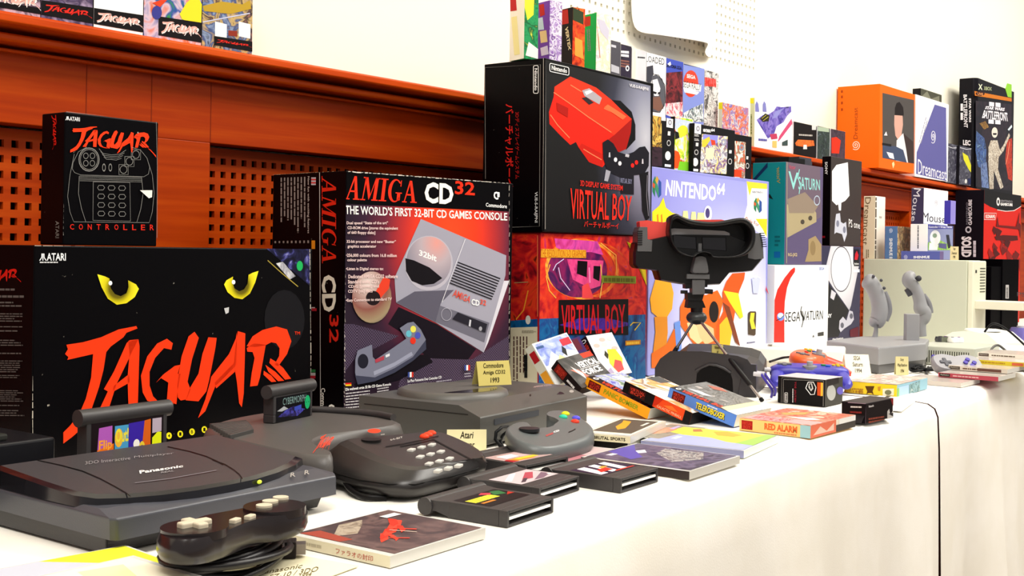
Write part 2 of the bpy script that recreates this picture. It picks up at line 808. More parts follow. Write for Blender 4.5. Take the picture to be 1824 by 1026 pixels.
def box6(mbx, fr, w, d, h, mf, ml=None, mt=None, mr=None):
    """carton body with its own ink on front, left, top and right"""
    ml, mt, mr = ml or mf, mt or mf, mr or mf
    p = [fr(x, y, z) for z in (0, h) for y in (0, d) for x in (0, w)]
    mbx.add(p, [(0, 1, 5, 4)], mf)
    mbx.add(p, [(0, 4, 6, 2)], ml)
    mbx.add(p, [(4, 5, 7, 6)], mt)
    mbx.add(p, [(1, 3, 7, 5)], mr)
    mbx.add(p, [(2, 6, 7, 3), (0, 2, 3, 1)], mf)


def weld(o):
    bm_ = __import__('bmesh').new()
    bm_.from_mesh(o.data)
    __import__('bmesh').ops.remove_doubles(bm_, verts=bm_.verts, dist=1e-6)
    bm_.to_mesh(o.data)
    bm_.free()


def carton_box(name, fr, w, d, h, label, cat, mf, ml=None, mt=None, mr=None, group=None, bevel=0.0015):
    t = thing(name, fr.O, label, cat, group)
    fr.front, fr.side, fr.top = (w, h), (d, h), (w, d)
    mbx = MB()
    box6(mbx, fr, w, d, h, mf, ml, mt, mr)
    o = mbx.build('carton', t, bevel=bevel)
    weld(o)
    return t


BLK = carton('040305')
# --- the large console carton with the cat eyes
fJ = yawf(G(55, 849)+Vector((0, 0, 0.001)), 8.4)
wJ, hJ, dJ = span(fJ, 552), rise(fJ, 437), 0.115
tJ = carton_box('console_carton', fJ, wJ, dJ, hJ, 'big black carton with two yellow cat eyes and red brush lettering', 'box', BLK)
# --- controller carton on top of it
fC = yawf(atY(112, 1.335, hJ+0.0018), 1.8)
wC, hC, dC = span(fC, 279), rise(fC, 199), spand(fC, 71)
tC = carton_box('controller_carton', fC, wC, dC, hC, 'small black carton with white controller line drawing, standing on the cat-eye carton', 'box', BLK)
fA = yawf(G(610, 752)+Vector((0, 0, 0.001)), -4.3)
wA, hA, dA = span(fA, 908), rise(fA, 304), spand(fA, 480)
tA = carton_box('console_carton', fA, wA, dA, hA, 'black and red carton picturing a grey disc console, with worn white edges', 'box', BLK)
fV = yawf(atY(958.5, 1.338, 0.001), 0.3)
wV, hV, dV = span(fV, 1150), rise(fV, 414), 0.14
tV = carton_box('console_carton', fV, wV, dV, hV, 'red and blue carton with pink goggles art, under the black red-headset carton', 'box', M('a01822', 0.35))
fW = yawf(atY(966, 1.33, hV+0.0018), 1.0)
wW, hW, dW = span(fW, 1160), rise(fW, 103), spand(fW, 858)
tW = carton_box('console_carton', fW, wW, dW, hW, 'tall black carton picturing a red headset, stacked on the red and blue carton', 'box', BLK)
fN = yawf(atY(1152, 1.385, 0.001), 1.5)
wN, hN, dN = span(fN, 1365), rise(fN, 296), 0.13
tN = carton_box('console_carton', fN, wN, dN, hN, 'lilac carton with white title and orange shapes behind the tripod headset', 'box', M('8f92d8', 0.35))
fS = yawf(atY(1378, 1.395, 0.001), 0)
wS, hS, dS = span(fS, 1474), rise(fS, 472), 0.13
tS = carton_box('console_carton', fS, wS, dS, hS, 'white carton with one red curved stripe and black serif lettering', 'box', M('f4f4f4', 0.35))
fP = yawf(atY(1446, 1.44, 0.001), 0)
wP, hP, dP = span(fP, 1531), rise(fP, 437), 0.1
tP = carton_box('console_carton', fP, wP, dP, hP, 'dark carton picturing a round-lidded grey console, beside the white red-stripe carton', 'box', M('33304a', 0.35))
fX = yawf(atY(1397, 1.403, hS+0.0018), 0)
wX, hX, dX = span(fX, 1464), rise(fX, 288), spand(fX, 1338)
tX = carton_box('console_carton', fX, wX, dX, hX, 'teal and purple carton standing on the white red-stripe carton', 'box', M('5b5072', 0.4), M('0f7d82', 0.4))
fO = yawf(atY(1478, 1.4425, hP+0.0018), 0)
wO, hO, dO = span(fO, 1533), rise(fO, 278), spand(fO, 1462)
tO = carton_box('console_carton', fO, wO, dO, hO, 'dark brown carton picturing a small white console, right of the teal carton', 'box', M('3a3230', 0.4), BLK)
LZ = 0.5885  # top of the ledge


def onL(px, Y):
    """spot on the ledge top seen in pixel column px"""
    q_ = atY(px, Y, LZ)
    return atY(px, Y, LZ+0.0005+ledge_drop(q_.x))


fD = yawf(onL(1565.5, 1.525), 0)
wD, hD, dD = span(fD, 1628), rise(fD, 149), spand(fD, 1490)
tD = carton_box('console_carton', fD, wD, dD, hD, 'bright orange carton with a photo of a man in a suit, on the ledge', 'box', M('f4670c', 0.4))
# ================================================================== art on the large cartons
def Z(ox, oy, s):
    """shorthand for points read off an enlarged detail"""
    return lambda *pts: [(ox+x/s, oy+y/s) for x, y in pts]


def grad(stops, centre, base, r, aspect=(1, 1, 1)):
    """printed colour vignette around a point of the artwork"""
    m, nt, b = nodes('print_vignette')
    tc = nt.nodes.new('ShaderNodeTexCoord')
    v = nt.nodes.new('ShaderNodeVectorMath')
    v.operation = 'SUBTRACT'
    v.inputs[1].default_value = Vector(centre)-Vector(base)
    v2 = nt.nodes.new('ShaderNodeVectorMath')
    v2.operation = 'MULTIPLY'
    v2.inputs[1].default_value = tuple(q/r for q in aspect)
    ln = nt.nodes.new('ShaderNodeVectorMath')
    ln.operation = 'LENGTH'
    nt.links.new(tc.outputs['Object'], v.inputs[0])
    nt.links.new(v.outputs[0], v2.inputs[0])
    nt.links.new(v2.outputs[0], ln.inputs[0])
    rp = ramp(nt, stops)
    nt.links.new(ln.outputs['Value'], rp.inputs[0])
    nt.links.new(rp.outputs[0], b.inputs['Base Color'])
    b.inputs['Roughness'].default_value = 0.45
    b.inputs['Specular IOR Level'].default_value = 0.2
    return m


def box_q(q, x0, y0, x1, y1):
    """sub-quad of q"""
    return [bil(q, x0, y0), bil(q, x1, y0), bil(q, x1, y1), bil(q, x0, y1)]


RED = 'f83a10'
c2, c3 = Z(0, 420, 2.85), Z(300, 420, 2.85)
# brush lettering, traced stroke by stroke
BRUSH = [
    [(117.5, 614), (147, 609.5), (179, 600.7), (210.5, 586.7), (242, 580.7), (244, 585), (224.5, 592.6), (219, 600.7), (196.5, 617),
     (188.4, 627), (183.5, 658.6), (175.4, 690), (161, 732), (146, 762), (128, 778), (112, 790), (112, 770), (124, 758), (140, 738), (152, 710),
     (161.4, 672.6), (165, 630.5), (119, 641), (121, 636), (115, 630.5), (120, 622)],
    c2((640, 545), (655, 530), (700, 525), (590, 750), (545, 892), (495, 897), (545, 790), (525, 778), (575, 690)),
    c2((648, 537), (700, 525), (706, 560), (697, 860), (650, 868), (645, 720), (655, 600)),
    c2((575, 762), (655, 700), (655, 745), (565, 795)),
    c2((875, 545), (868, 578), (830, 570), (785, 620), (757, 690), (757, 760), (775, 815), (800, 840), (885, 852), (840, 858), (790, 852),
       (745, 837), (722, 795), (713, 710), (745, 612), (795, 547), (845, 522)),
    c2((790, 745), (825, 705), (885, 660), (912, 655), (900, 700), (915, 700), (900, 780), (893, 855), (870, 845), (845, 830), (852, 745), (815, 722)),
    c3((100, 510), (130, 487), (152, 518), (118, 625), (95, 740), (110, 780), (90, 830), (60, 836), (45, 820), (42, 740), (65, 610)),
    c3((200, 515), (243, 518), (236, 570), (205, 730), (190, 790), (150, 840), (85, 835), (105, 775), (150, 700), (170, 600)),
    c3((345, 490), (340, 520), (305, 600), (215, 715), (210, 740), (185, 830), (148, 925), (185, 890), (235, 765), (345, 655)),
    c3((350, 484), (388, 495), (385, 640), (380, 800), (370, 870), (357, 850), (345, 740), (330, 650), (338, 560)),
    c3((232, 745), (335, 640), (335, 690), (240, 775)),
    c3((395, 570), (430, 545), (492, 552), (480, 620), (462, 720), (450, 760), (412, 765), (420, 700), (435, 620), (425, 590), (398, 588)),
    c3((395, 560), (425, 510), (475, 478), (545, 460), (600, 475), (622, 535), (600, 600), (555, 662), (535, 655), (560, 610), (562, 570),
       (545, 545), (520, 540), (490, 556), (440, 566)),
    c3((515, 622), (545, 640), (580, 670), (620, 725), (590, 730), (545, 680), (510, 645)),
    c3((490, 655), (540, 690), (585, 735), (555, 738), (505, 690)),
    c3((482, 685), (520, 710), (545, 740), (520, 742), (480, 705)),
    c3((600, 740), (640, 760), (720, 850), (725, 890), (690, 840), (640, 780)),
]
_xs = [p[0] for g in BRUSH for p in g]
_ys = [p[1] for g in BRUSH for p in g]
BRUSHN = []
for g in BRUSH:                       # unit-square copy, with the slant of the carton face taken out
    BRUSHN.append([((x-112)/(555-112), (790-y-(x-112)*0.06)/(790-575)) for x, y in g])


def serif_title():
    """italic roman capitals A M I G A drawn stroke by stroke"""
    A = [[(.42, 1), (.58, 1), (.88, .05), (.66, .05)], [(.42, 1), (.49, .9), (.19, .05), (.12, .05)], [(.25, .32), (.7, .32), (.68, .39), (.27, .39)],
         [(0, 0), (.32, 0), (.32, .05), (0, .05)], [(.56, 0), (1, 0), (1, .05), (.56, .05)]]
    Mm = [[(.13, .05), (.2, .05), (.27, .95), (.18, .95)], [(.14, 1), (.36, 1), (.66, .22), (.57, .02)], [(.57, .02), (.64, .14), (.98, 1), (.9, 1)],
          [(.86, .05), (1.07, .05), (1.11, 1), (.9, 1)], [(0, 0), (.34, 0), (.34, .05), (0, .05)], [(.76, 0), (1.2, 0), (1.2, .05), (.76, .05)],
          [(.04, .95), (.3, .95), (.3, 1), (.04, 1)], [(.95, .95), (1.22, .95), (1.22, 1), (.95, 1)]]
    I = [[(.15, .05), (.37, .05), (.37, .95), (.15, .95)], [(0, 0), (.52, 0), (.52, .05), (0, .05)], [(0, .95), (.52, .95), (.52, 1), (0, 1)]]
    out = [(.5+.48*math.cos(R(a)), .5+.52*math.sin(R(a))) for a in range(38, 331, 14)]
    inn = [(.54+.30*math.cos(R(a)), .5+.46*math.sin(R(a))) for a in range(330, 37, -14)]
    Gg = [out+inn, [(.66, .04), (.87, .08), (.87, .42), (.66, .42)], [(.54, .38), (.98, .38), (.98, .43), (.54, .43)], [(.84, .7), (.9, .7), (.9, 1), (.85, .95)]]
    polys, x = [], 0
    for g, w_ in ((A, 1.0), (Mm, 1.22), (I, .52), (Gg, 1.0), (A, 1.0)):
        polys += [[(x+a+.16*b_, b_) for a, b_ in q_] for q_ in g]
        x += w_+0.04
    k = x+0.12
    return [[(a/k, b_) for a, b_ in q_] for q_ in polys]


SERIF = serif_title()


def crescent(q):
    return [bil(q, x, y) for x, y in [(0, 1), (.1, .58), (.25, .2), (.47, 0), (.7, .05), (.9, .25), (1, .52), (.93, .67), (.74, .8), (.75, .58), (.7, .38),
                                      (.56, .28), (.42, .35), (.32, .54), (.29, .86), (.18, .93)]]


p = front(fJ)
p.poly(c3((498, 42), (722, 50), (715, 252)), busy(['050510', '0a0a22', '1a1a40', '4a4a90', 'b0b0d8'], 38, 3))
p.poly(c3((545, 140), (580, 132), (645, 205), (615, 222)), busy(['6a6a70', 'b0b0b8', 'e0e0e0'], 60, 2))
p.ell(*c3((666, 153))[0], 5.5, 9, '1fae5a')
p.line(c3((503, 125), (575, 190), (657, 258)), 1.6, 'a89440')
p.ell(*c3((588, 425))[0], 36, 53, '131216')
p.text('ATARI', c2((236, 126), (333, 126), (333, 88), (236, 88)), 'f2f2f2', 0.02)
for dx, k in ((-5, -1), (0, 0), (5, 1)):
    b0 = c2((216+dx, 90), (216+dx*1.2, 110), (216+dx*3.3, 126))
    p.line(b0, 1.6, 'f2f2f2')
p.bars(c2((200, 138), (330, 138), (330, 130), (200, 130)), 1, M('d0d0d0'), 0.8)
q = c2((492, 350), (703, 350), (703, 195), (492, 195))
YEL = grad([(0.0, '2a2600'), (0.42, '6e6200'), (0.62, 'd8ca10'), (1.0, 'fff22a')], p.P(c2((598, 265))[0], 0), fJ.O, 0.034, (1, 1, 1.15))
p.poly(crescent(q), YEL)
p.ell(*c2((558, 240))[0], 3.3, 4, 'ffffff')
q = c3((455, 322), (280, 322), (280, 178), (455, 178))
YEL = grad([(0.0, '2a2600'), (0.42, '6e6200'), (0.62, 'd8ca10'), (1.0, 'fff22a')], p.P(c3((368, 250))[0], 0), fJ.O, 0.034, (1, 1, 1.15))
p.poly(crescent(q), YEL)
p.ell(*c3((328, 235))[0], 3.2, 4, 'ffffff')
p.poly(c3((280, 368), (305, 362), (303, 390), (288, 397)), 'c8c8c8')
for g in BRUSH:
    p.poly(g, RED, 4)
p.text('TM', c3((638, 502), (665, 502), (665, 486), (638, 486)), RED)
for ch, (x, y) in zip('64-BIT', ((281, 779), (300, 776), (320, 773), (341, 769), (363, 765), (384, 761))):
    p.ell(x, y, 5, 6, 'e8dc1c', 5)
    p.text(ch, (x-2, y+3.2, x+2, y-3.2), '101000', 0.02, lay=5.3)
# rubbed white corners
for a, b_, s_ in (((55, 438), (58.5, 840), 2.2), ((57, 437.5), (551, 438.5), 1.6), ((551.5, 440), (554.5, 735), 1.5)):
    rnd = random.Random(5)
    for k in range(26):
        t0, t1 = k/26, (k+0.6+0.4*rnd.random())/26
        w_ = s_*(0.25+0.75*rnd.random())
        p.line([(a[0]+(b_[0]-a[0])*t0, a[1]+(b_[1]-a[1])*t0), (a[0]+(b_[0]-a[0])*t1, a[1]+(b_[1]-a[1])*t1)], w_, 'b8b0a2', 2)
p.poly([(47, 437), (60, 437.5), (60, 449), (56, 443), (50, 440)], 'e8e2d4')
p.build('front_print', tJ)
p = side(fJ, dJ)
p.shape(BRUSHN, [(-52, 512), (38, 508), (38, 474), (-52, 474)], M('c41a10'))
for i, (y0, y1, n) in enumerate(((512, 520, 1), (524, 533, 1), (536, 548, 2), (557, 574, 4), (580, 584, 1), (587, 592, 1), (604, 617, 3), (627, 632, 1),
                                 (641, 664, 6), (667, 674, 2), (694, 716, 6), (720, 724, 1), (729, 742, 3))):
    p.bars([(-30, y1), (46, y1+0.5), (46, y0+0.5), (-30, y0)], n, M('5a5654'), 0.45, i, 0.3)
p.build('side_print', tJ)

# --- controller carton
j5 = Z(0, 180, 3.648)
GR = '8a8884'
p = front(fC)
p.text('ATARI', j5((452, 128), (518, 132), (518, 106), (452, 100)), 'e8e8e8', 0.02)
for dx in (-4, 0, 4):
    p.line(j5((438+dx, 100), (438+dx*1.2, 112), (438+dx*3, 124)), 1.3, 'e8e8e8')
lw = 0.7


def roundline(pts, w=lw, m=GR):
    p.line(j5(*pts), w, m)


def ring(x, y, rx, ry, w=3.0):
    p.ell(*j5((x, y))[0], rx/3.648, ry/3.648, GR, hole=1-w/rx)


ring(577, 380, 68, 78, 5)
ring(577, 380, 58, 67, 3)
for an in range(4):
    t = math.pi/4+an*math.pi/2
    ring(577+30*math.cos(t), 380+34*math.sin(t), 17, 20, 3)
for x, y in ((800, 445), (838, 392), (880, 348)):
    ring(x, y, 24, 27, 3)
    roundline([(x-30, y-32), (x+30, y-32), (x+30, y+34), (x-30, y+34), (x-30, y-32)])
for x in (672, 713):
    ring(x, 432, 11, 26, 3)
for k in range(4):
    roundline([(640+k*10, 310+k*18), (665+k*8, 340+k*13), (720, 350+k*10), (775-k*8, 345+k*13), (815-k*10, 318+k*18)])
roundline([(560, 300), (505, 330), (470, 400), (465, 440), (480, 465), (520, 480), (930, 492), (960, 475), (968, 430), (950, 370), (910, 320), (850, 300)])
roundline([(478, 345), (450, 480), (435, 620), (450, 720), (475, 785), (965, 790), (985, 720), (997, 600), (985, 480), (950, 370)])
roundline([(510, 488), (505, 600), (525, 700), (552, 782)])
roundline([(915, 500), (925, 600), (910, 700), (885, 785)])
for y in (488, 498, 508, 518):
    roundline([(512, y), (918, y+8)])
roundline([(600, 525), (598, 775), (842, 780), (838, 530), (600, 525)])
for r_ in range(4):
    for c_ in range(3):
        x, y = 650+c_*68, 563+r_*56+c_*1.5
        roundline([(x-22, y), (x-14, y-15), (x+14, y-15), (x+24, y), (x+14, y+15), (x-14, y+15), (x-22, y)], 0.9)
p.shape(BRUSHN, j5((452, 335), (1012, 400), (1012, 180), (465, 142)), M(RED), 6)
for i, ch in enumerate('CONTROLLER'):
    x = 447+i*57.5
    p.text(ch, j5((x, 835+i*0.5), (x+26, 835+i*0.5), (x+26, 800+i*0.5), (x, 798+i*0.5)), 'e02818', 0.01)
p.poly(j5((900, 580), (980, 580), (978, 625), (958, 632)), 'f0ece4')
for k in range(22):
    y = 70+k*37
    p.line(j5((404+random.random()*3, y), (406+random.random()*3, y+20+random.random()*14)), 1+2.4*random.random(), 'a8a49c', 2)
p.line(j5((404, 66), (700, 84), (1003, 112)), 1.6, 'c0b4a8')
p.line(j5((1006, 120), (1012, 420), (1010, 890)), 0.8, '7a7672')
p.build('front_print', tC)
p = side(fC, dC)
p.shape(BRUSHN, j5((335, 95), (335, 320), (372, 300), (372, 85)), M('c41a10'))
p.text('ATARI', j5((362, 780), (362, 890), (385, 890), (385, 780)), '8a8884')
p.build('side_print', tC)

# --- black and red carton
c4, c5 = Z(460, 280, 3.9457), Z(560, 500, 4.275)
p = front(fA)
ctr = p.P((800, 425), 0)
REDG = grad([(0, 'fb4a1c'), (0.3, 'f23a18'), (0.48, 'bb2c2a'), (0.66, '6a2236'), (0.85, '35192f'), (1, '241526')], ctr, fA.O, 0.26, (1.2, 1, 0.95))
p.poly([(611, 363), (906.5, 377), (905, 712), (611.5, 749)], REDG)
WEAVE, nt_, b_ = nodes('print_weave')
tc_ = nt_.nodes.new('ShaderNodeTexCoord')
ck_ = nt_.nodes.new('ShaderNodeTexChecker')
ck_.inputs['Scale'].default_value = 420
ck_.inputs[1].default_value = (*hexrgb('5b4a63'), 1)
ck_.inputs[2].default_value = (*hexrgb('241a2c'), 1)
nt_.links.new(tc_.outputs['Object'], ck_.inputs[0])
nt_.links.new(ck_.outputs[0], b_.inputs['Base Color'])
b_.inputs['Roughness'].default_value = 0.5
b_.inputs['Specular IOR Level'].default_value = 0.2
p.poly(c5((700, 590), (860, 560), (1200, 600), (1480, 420), (1480, 860), (690, 960), (640, 800)), WEAVE)
p.poly(c5((225, 330), (290, 330), (640, 420), (300, 600), (225, 700)), WEAVE)
p.poly(c5((640, 200), (930, 330), (1230, 520), (1170, 600), (860, 590), (700, 420), (560, 330)), '140d18')
p.poly(c5((560, 590), (860, 560), (900, 620), (640, 760), (330, 830), (300, 790)), '120d16')
p.shape(SERIF, c4((606, 295), (1128, 323), (1122, 170), (618, 128)), M('ee2f14'))
p.text('CD', c4((1165, 322), (1370, 335), (1370, 187), (1170, 172)), 'fbf7ec', 0.035)
p.text('32', c4((1380, 260), (1520, 270), (1522, 178), (1382, 165)), 'ee2f14', 0.02)
p.text('C', c4((1652, 295), (1686, 300), (1686, 245), (1652, 238)), 'f4f4f4', 0.04)
p.poly(c4((1678, 245), (1694, 247), (1694, 280), (1678, 280)), 'f4f4f4')
p.text('Commodore', c4((1597, 348), (1745, 360), (1745, 332), (1597, 320)), 'f4f4f4', 0.015)
p.text("THE WORLD'S FIRST 32-BIT CD GAMES CONSOLE", c4((610, 400), (1748, 446), (1748, 390), (608, 336)), 'fbf7f0', 0.02)
# the console picture
p.poly([(749, 390), (901, 455), (899.7, 490), (861, 628), (775, 574), (705, 539), (702, 495)], 'a09ead')
p.poly(c5((620, 165), (760, 82), (1060, 70), (960, 170), (920, 315)), '5c5968')
p.poly(c5((955, 190), (1330, 320), (1290, 470), (920, 315)), '6c6a78')
p.poly(c5((1285, 545), (1440, 0), (1480, 0), (1460, 60), (1320, 470)), 'd4d2dc')
p.ell(*c4((1195, 745))[0], 43, 49, 'b9b4c0', n=30)
p.ell(*c4((1195, 735))[0], 40, 45, grad([(0, 'e09a90'), (0.5, 'b8a8b0'), (1, '8a8694')], p.P(c4((1250, 600))[0], 0), fA.O, 0.07), n=30)
p.poly(c4((1030, 710), (1090, 725), (1200, 775), (1290, 850), (1230, 890), (1150, 900), (1075, 870), (1035, 800)), '120e14')
p.text('32bit', c4((1125, 690), (1248, 735), (1252, 690), (1128, 650)), 'f4f0f0', 0.03)
for k in range(9):
    x0, y0 = 1400-k*7.5, 738+k*18
    p.line(c4((x0, y0), (x0+297, y0+116)), 1.9, '15131a')
p.line(c4((1450, 575), (1380, 760), (1285, 1020)), 1, 'e8e6ee')
p.text('AMIGA', c5((1045, 118), (1175, 170), (1185, 120), (1055, 60)), 'e0503c', 0.01, 0.2)
p.text('CD', c5((1188, 182), (1250, 195), (1252, 150), (1192, 135)), 'f4f4f4', 0.03)
p.text('32', c5((1255, 178), (1300, 190), (1305, 150), (1258, 140)), 'e0503c', 0.02)
p.ell(*c5((1000, 255))[0], 9.5, 11.5, 'b8b6c4', hole=0.93)
p.poly(c5((1085, 240), (1310, 330), (1295, 395), (1045, 290)), '24222c')
p.poly(c5((1175, 295), (1188, 300), (1182, 350), (1168, 345)), 'c8c8d0')
p.ell(*c5((1258, 365))[0], 3, 4, 'a0a0a8')
# disc
p.ell(*c5((430, 125))[0], 35, 46, grad([(0, 'e8d8d2'), (0.3, 'b89890'), (0.55, '8a5248'), (0.8, 'a08c6c'), (1, '5a5458')], p.P(c5((400, 20))[0], 0), fA.O, 0.075), n=30)
p.poly(c5((440, 120), (480, 150), (560, 60), (570, -10), (520, -30)), 'e04028')
p.ell(*c5((440, 132))[0], 13, 13, '201518')
PALE = 'ecd0cc'
for t_, x0, y0, x1, dy in (('•Dual speed “State of the art”', 605, 478, 905, 0), ('CD-ROM drive [stores the equivalent', 620, 512, 975, 4), ('of 660 floppy disks]', 620, 545, 815, 2),
                           ('•32-bit processor and new “Buster”', 605, 608, 960, 2), ('graphics accelerator', 620, 642, 822, 0), ('•256,000 colours from 16.8 million', 607, 704, 965, 2),
                           ('colour palette', 618, 738, 755, 0), ('•Listen in Digital stereo to:', 607, 800, 872, 0), ('Dedicated AMIGA CD32 software', 625, 852, 972, -2),
                           ("Standard audio CD's", 622, 888, 840, 0), ('CD-G [games] and', 624, 924, 840, -2), ('CDTV [on] discs', 622, 958, 795, -2), ('•Easy Connection to standard TV', 607, 1022, 930, -10)):
    p.text(t_, c4((x0, y0), (x1, y0+dy), (x1, y0+dy-27), (x0, y0-27)), PALE, 0.02)
# pad
p.poly(c5((640, 360), (700, 320), (745, 312), (800, 370), (838, 445), (835, 515), (740, 592), (600, 680), (450, 745), (320, 785), (300, 700), (302, 600), (320, 530), (428, 485),
          (435, 580), (455, 600), (560, 530), (690, 440)), '77798c')
p.poly(c5((838, 450), (842, 520), (740, 610), (600, 700), (450, 765), (320, 790), (300, 720), (450, 735), (600, 665), (740, 580)), '3d3f52')
p.poly(c5((440, 690), (600, 620), (730, 540), (740, 565), (600, 650), (445, 720)), '9a9db2')
p.ell(*c5((360, 612))[0], 9.5, 13, '20202c')
for x, y, cc in ((742, 368, 'e6df5a'), (708, 403, '66b9cc'), (776, 415, '4a55b8'), (740, 456, 'e23420')):
    p.ell(*c5((x, y))[0], 5, 6, cc)
p.poly(c5((450, 600), (520, 570), (520, 600), (455, 625)), 'b04050')
p.poly(c5((530, 565), (562, 552), (562, 572), (532, 585)), 'e8e8ee')
# flags and small print
for x, y, cols in ((225, 765, ('1a1a1a', 'd02020', 'f0c020')),):
    for k, cc in enumerate(cols):
        p.poly(c5((x, y+12+k*12), (x+45, y+10+k*12), (x+45, y-2+k*12), (x, y+k*12)), cc)
for x, y in ((700, 695), (1130, 642)):
    for k, cc in enumerate(('3a4a90', 'f4f4f4', 'c83020')):
        p.poly(c5((x+k*14, y+40), (x+14+k*14, y+38), (x+14+k*14, y-2), (x+k*14, y)), cc)
p.text('Die weltweit erste 32 Bit CD Game Konsole', c5((225, 838), (570, 795), (570, 775), (225, 815)), 'f0f0f0', 0.02)
p.bars(c5((225, 1000), (425, 985), (425, 825), (225, 850)), 7, M('b8b4b8'), 0.42, 3)
p.bars(c5((465, 875), (560, 860), (560, 800), (465, 815)), 3, M('b8b4b8'), 0.42, 4)
p.text('La Plus Puissante Des Consoles CD', c5((697, 773), (955, 742), (955, 722), (697, 752)), 'f0f0f0', 0.02)
p.bars(c5((697, 830), (880, 805), (880, 765), (697, 785)), 3, M('a8a4b0'), 0.4, 5)
p.bars(c5((915, 795), (1075, 775), (1075, 740), (915, 760)), 2, M('a8a4b0'), 0.4, 6)
p.bars(c5((1128, 740), (1180, 735), (1180, 695), (1128, 700)), 2, M('a8a4b0'), 0.4, 7)
# rubbed corners and edges
rnd = random.Random(9)
for k in range(60):
    y = 308+k*7.2
    p.line([(611.5+rnd.random()*2, y), (612.5+rnd.random()*2, y+3+rnd.random()*4)], 0.6+1.8*rnd.random(), ('8c8480', 'c8beb2', '5c5452')[k % 3], 6)
for k in range(40):
    x = 612+k*7.4
    p.line([(x, 304.5+k*0.535+rnd.random()*1.2), (x+3+rnd.random()*5, 304.8+k*0.535+rnd.random()*1.2)], 0.6+1.6*rnd.random(), 'd8d0c4', 6)
for k in range(26):
    y = 330+k*14
    p.line([(907-rnd.random(), y), (906.5-rnd.random(), y+5+rnd.random()*8)], 0.4+rnd.random(), 'a09890', 6)
p.build('front_print', tA)
p = side(fA, dA)
p.line([(569.5, 307), (570.3, 500), (571, 744)], 0.9, 'e8e4dc')
p.shape(SERIF, c4((447, 132), (450, 765), (548, 762), (548, 140)), M('e02a14'))
p.text('CD', [(573.3, 489), (574, 557), (598.6, 554), (598.9, 490.5)], 'f6ecd8', 0.035)
p.text('32', c5((115, 258), (115, 470), (186, 480), (186, 260)), 'd8281a', 0.02)
p.text('Commodore', c5((50, 820), (50, 1075), (84, 1070), (84, 815)), 'f0ece4', 0.02)
p.text('C', c5((105, 940), (105, 1000), (160, 1000), (160, 940)), 'f0ece4', 0.04)
p.text('New fun with exciting features', c4((345, 135), (345, 535), (362, 535), (362, 135)), 'd0c8c0', 0.01)
p.bars(c4((150, 145), (150, 535), (338, 535), (338, 138)), 8, M('9a948e'), 0.4, 8, 0.4)
p.bars(c4((105, 590), (105, 604), (365, 604), (365, 585)), 9, M('9a948e'), 0.4, 8, 0.0)
for k, cc in enumerate(('c8c0c8', 'd84040', 'c8c0c8', 'd84040', 'c8c0c8')):
    p.poly(c4((375, 142+k*11), (408, 142+k*11), (408, 152+k*11), (375, 152+k*11)), cc)
p.poly(c4((378, 585), (403, 585), (403, 645), (378, 645)), 'e8901c')
for x0, y0, cc in ((553, 547, 'd0d0d0'), (556, 549, 'c02838'), (554, 658, '2c8a4a'), (554, 664, 'd0d0d0'), (554, 669, 'c02838')):
    p.poly([(x0, y0), (x0+9, y0), (x0+9, y0+5), (x0, y0+5)], cc)
for k in range(30):
    x = 481+k*4.3
    p.line([(x, 310.5-k*0.25+rnd.random()), (x+2+rnd.random()*3, 310.2-k*0.25+rnd.random())], 0.8+2*rnd.random(), 'c4b48c', 6)
p.build('side_print', tA)

# --- black carton with the red headset
v1 = Z(850, 90, 3.0188)
p = front(fW)
BG = grad([(0, 'b9bcc6'), (0.25, '83869a'), (0.55, '2e3040'), (0.8, '0a0a0e'), (1, '070608')], p.P(v1((905, 470))[0], 0), fW.O, 0.30, (1.25, 1, 0.8))
p.poly([(967.5, 105.5), (1158.5, 153), (1158.5, 419), (969, 411.5)], BG)
p.poly(v1((715, 265), (770, 270), (830, 330), (850, 400), (850, 480), (800, 535), (780, 440)), '08070a')
p.poly(v1((500, 140), (560, 165), (640, 200), (720, 265), (775, 320), (830, 368), (825, 440), (800, 530), (730, 560), (672, 628), (600, 600), (545, 522), (530, 492),
          (500, 508), (440, 450), (388, 395), (385, 330), (410, 250), (415, 195)), 'd5200f')
p.poly(v1((500, 140), (560, 165), (640, 200), (720, 265), (775, 320), (830, 368), (735, 455), (600, 360), (490, 275), (415, 225), (415, 195)), 'f0341a')
p.poly(v1((735, 455), (830, 368), (825, 440), (800, 530), (730, 560), (690, 490)), '9c1008')
p.poly(v1((545, 522), (560, 500), (680, 560), (672, 628), (600, 600)), 'c01a0c')
for pts in ([(410, 225), (490, 280), (600, 360), (720, 440)], [(392, 345), (430, 400), (495, 470)], [(570, 530), (610, 555), (668, 588)], [(500, 185), (560, 222)], [(680, 310), (790, 365)]):
    p.line(v1(*pts), 1.6, 'ff7c50')
p.poly(v1((425, 280), (488, 310), (485, 360), (428, 325)), 'a8140a')
p.poly(v1((562, 215), (600, 203), (668, 255), (655, 290), (575, 245)), 'a9a2a8')
p.poly(v1((575, 222), (605, 212), (620, 222), (585, 240)), 'e8e4e8')
p.poly(v1((560, 255), (585, 250), (625, 280), (600, 292)), '2c2428')
p.poly(v1((680, 305), (700, 290), (800, 355), (780, 372)), 'ff6a3c')
p.poly(v1((672, 495), (700, 478), (730, 500), (755, 545), (800, 560), (840, 545), (870, 520), (900, 515), (922, 550), (920, 620), (895, 665), (840, 670), (840, 775), (770, 770),
          (765, 680), (700, 650), (675, 580)), '14131c')
p.poly(v1((690, 640), (715, 650), (700, 705), (680, 700)), '9a9ca8')
p.poly(v1((870, 665), (918, 650), (915, 750), (925, 900), (905, 915), (885, 860), (880, 740)), '0c0b10')
p.line(v1((912, 670), (908, 780), (918, 890)), 0.8, '8a8a96')
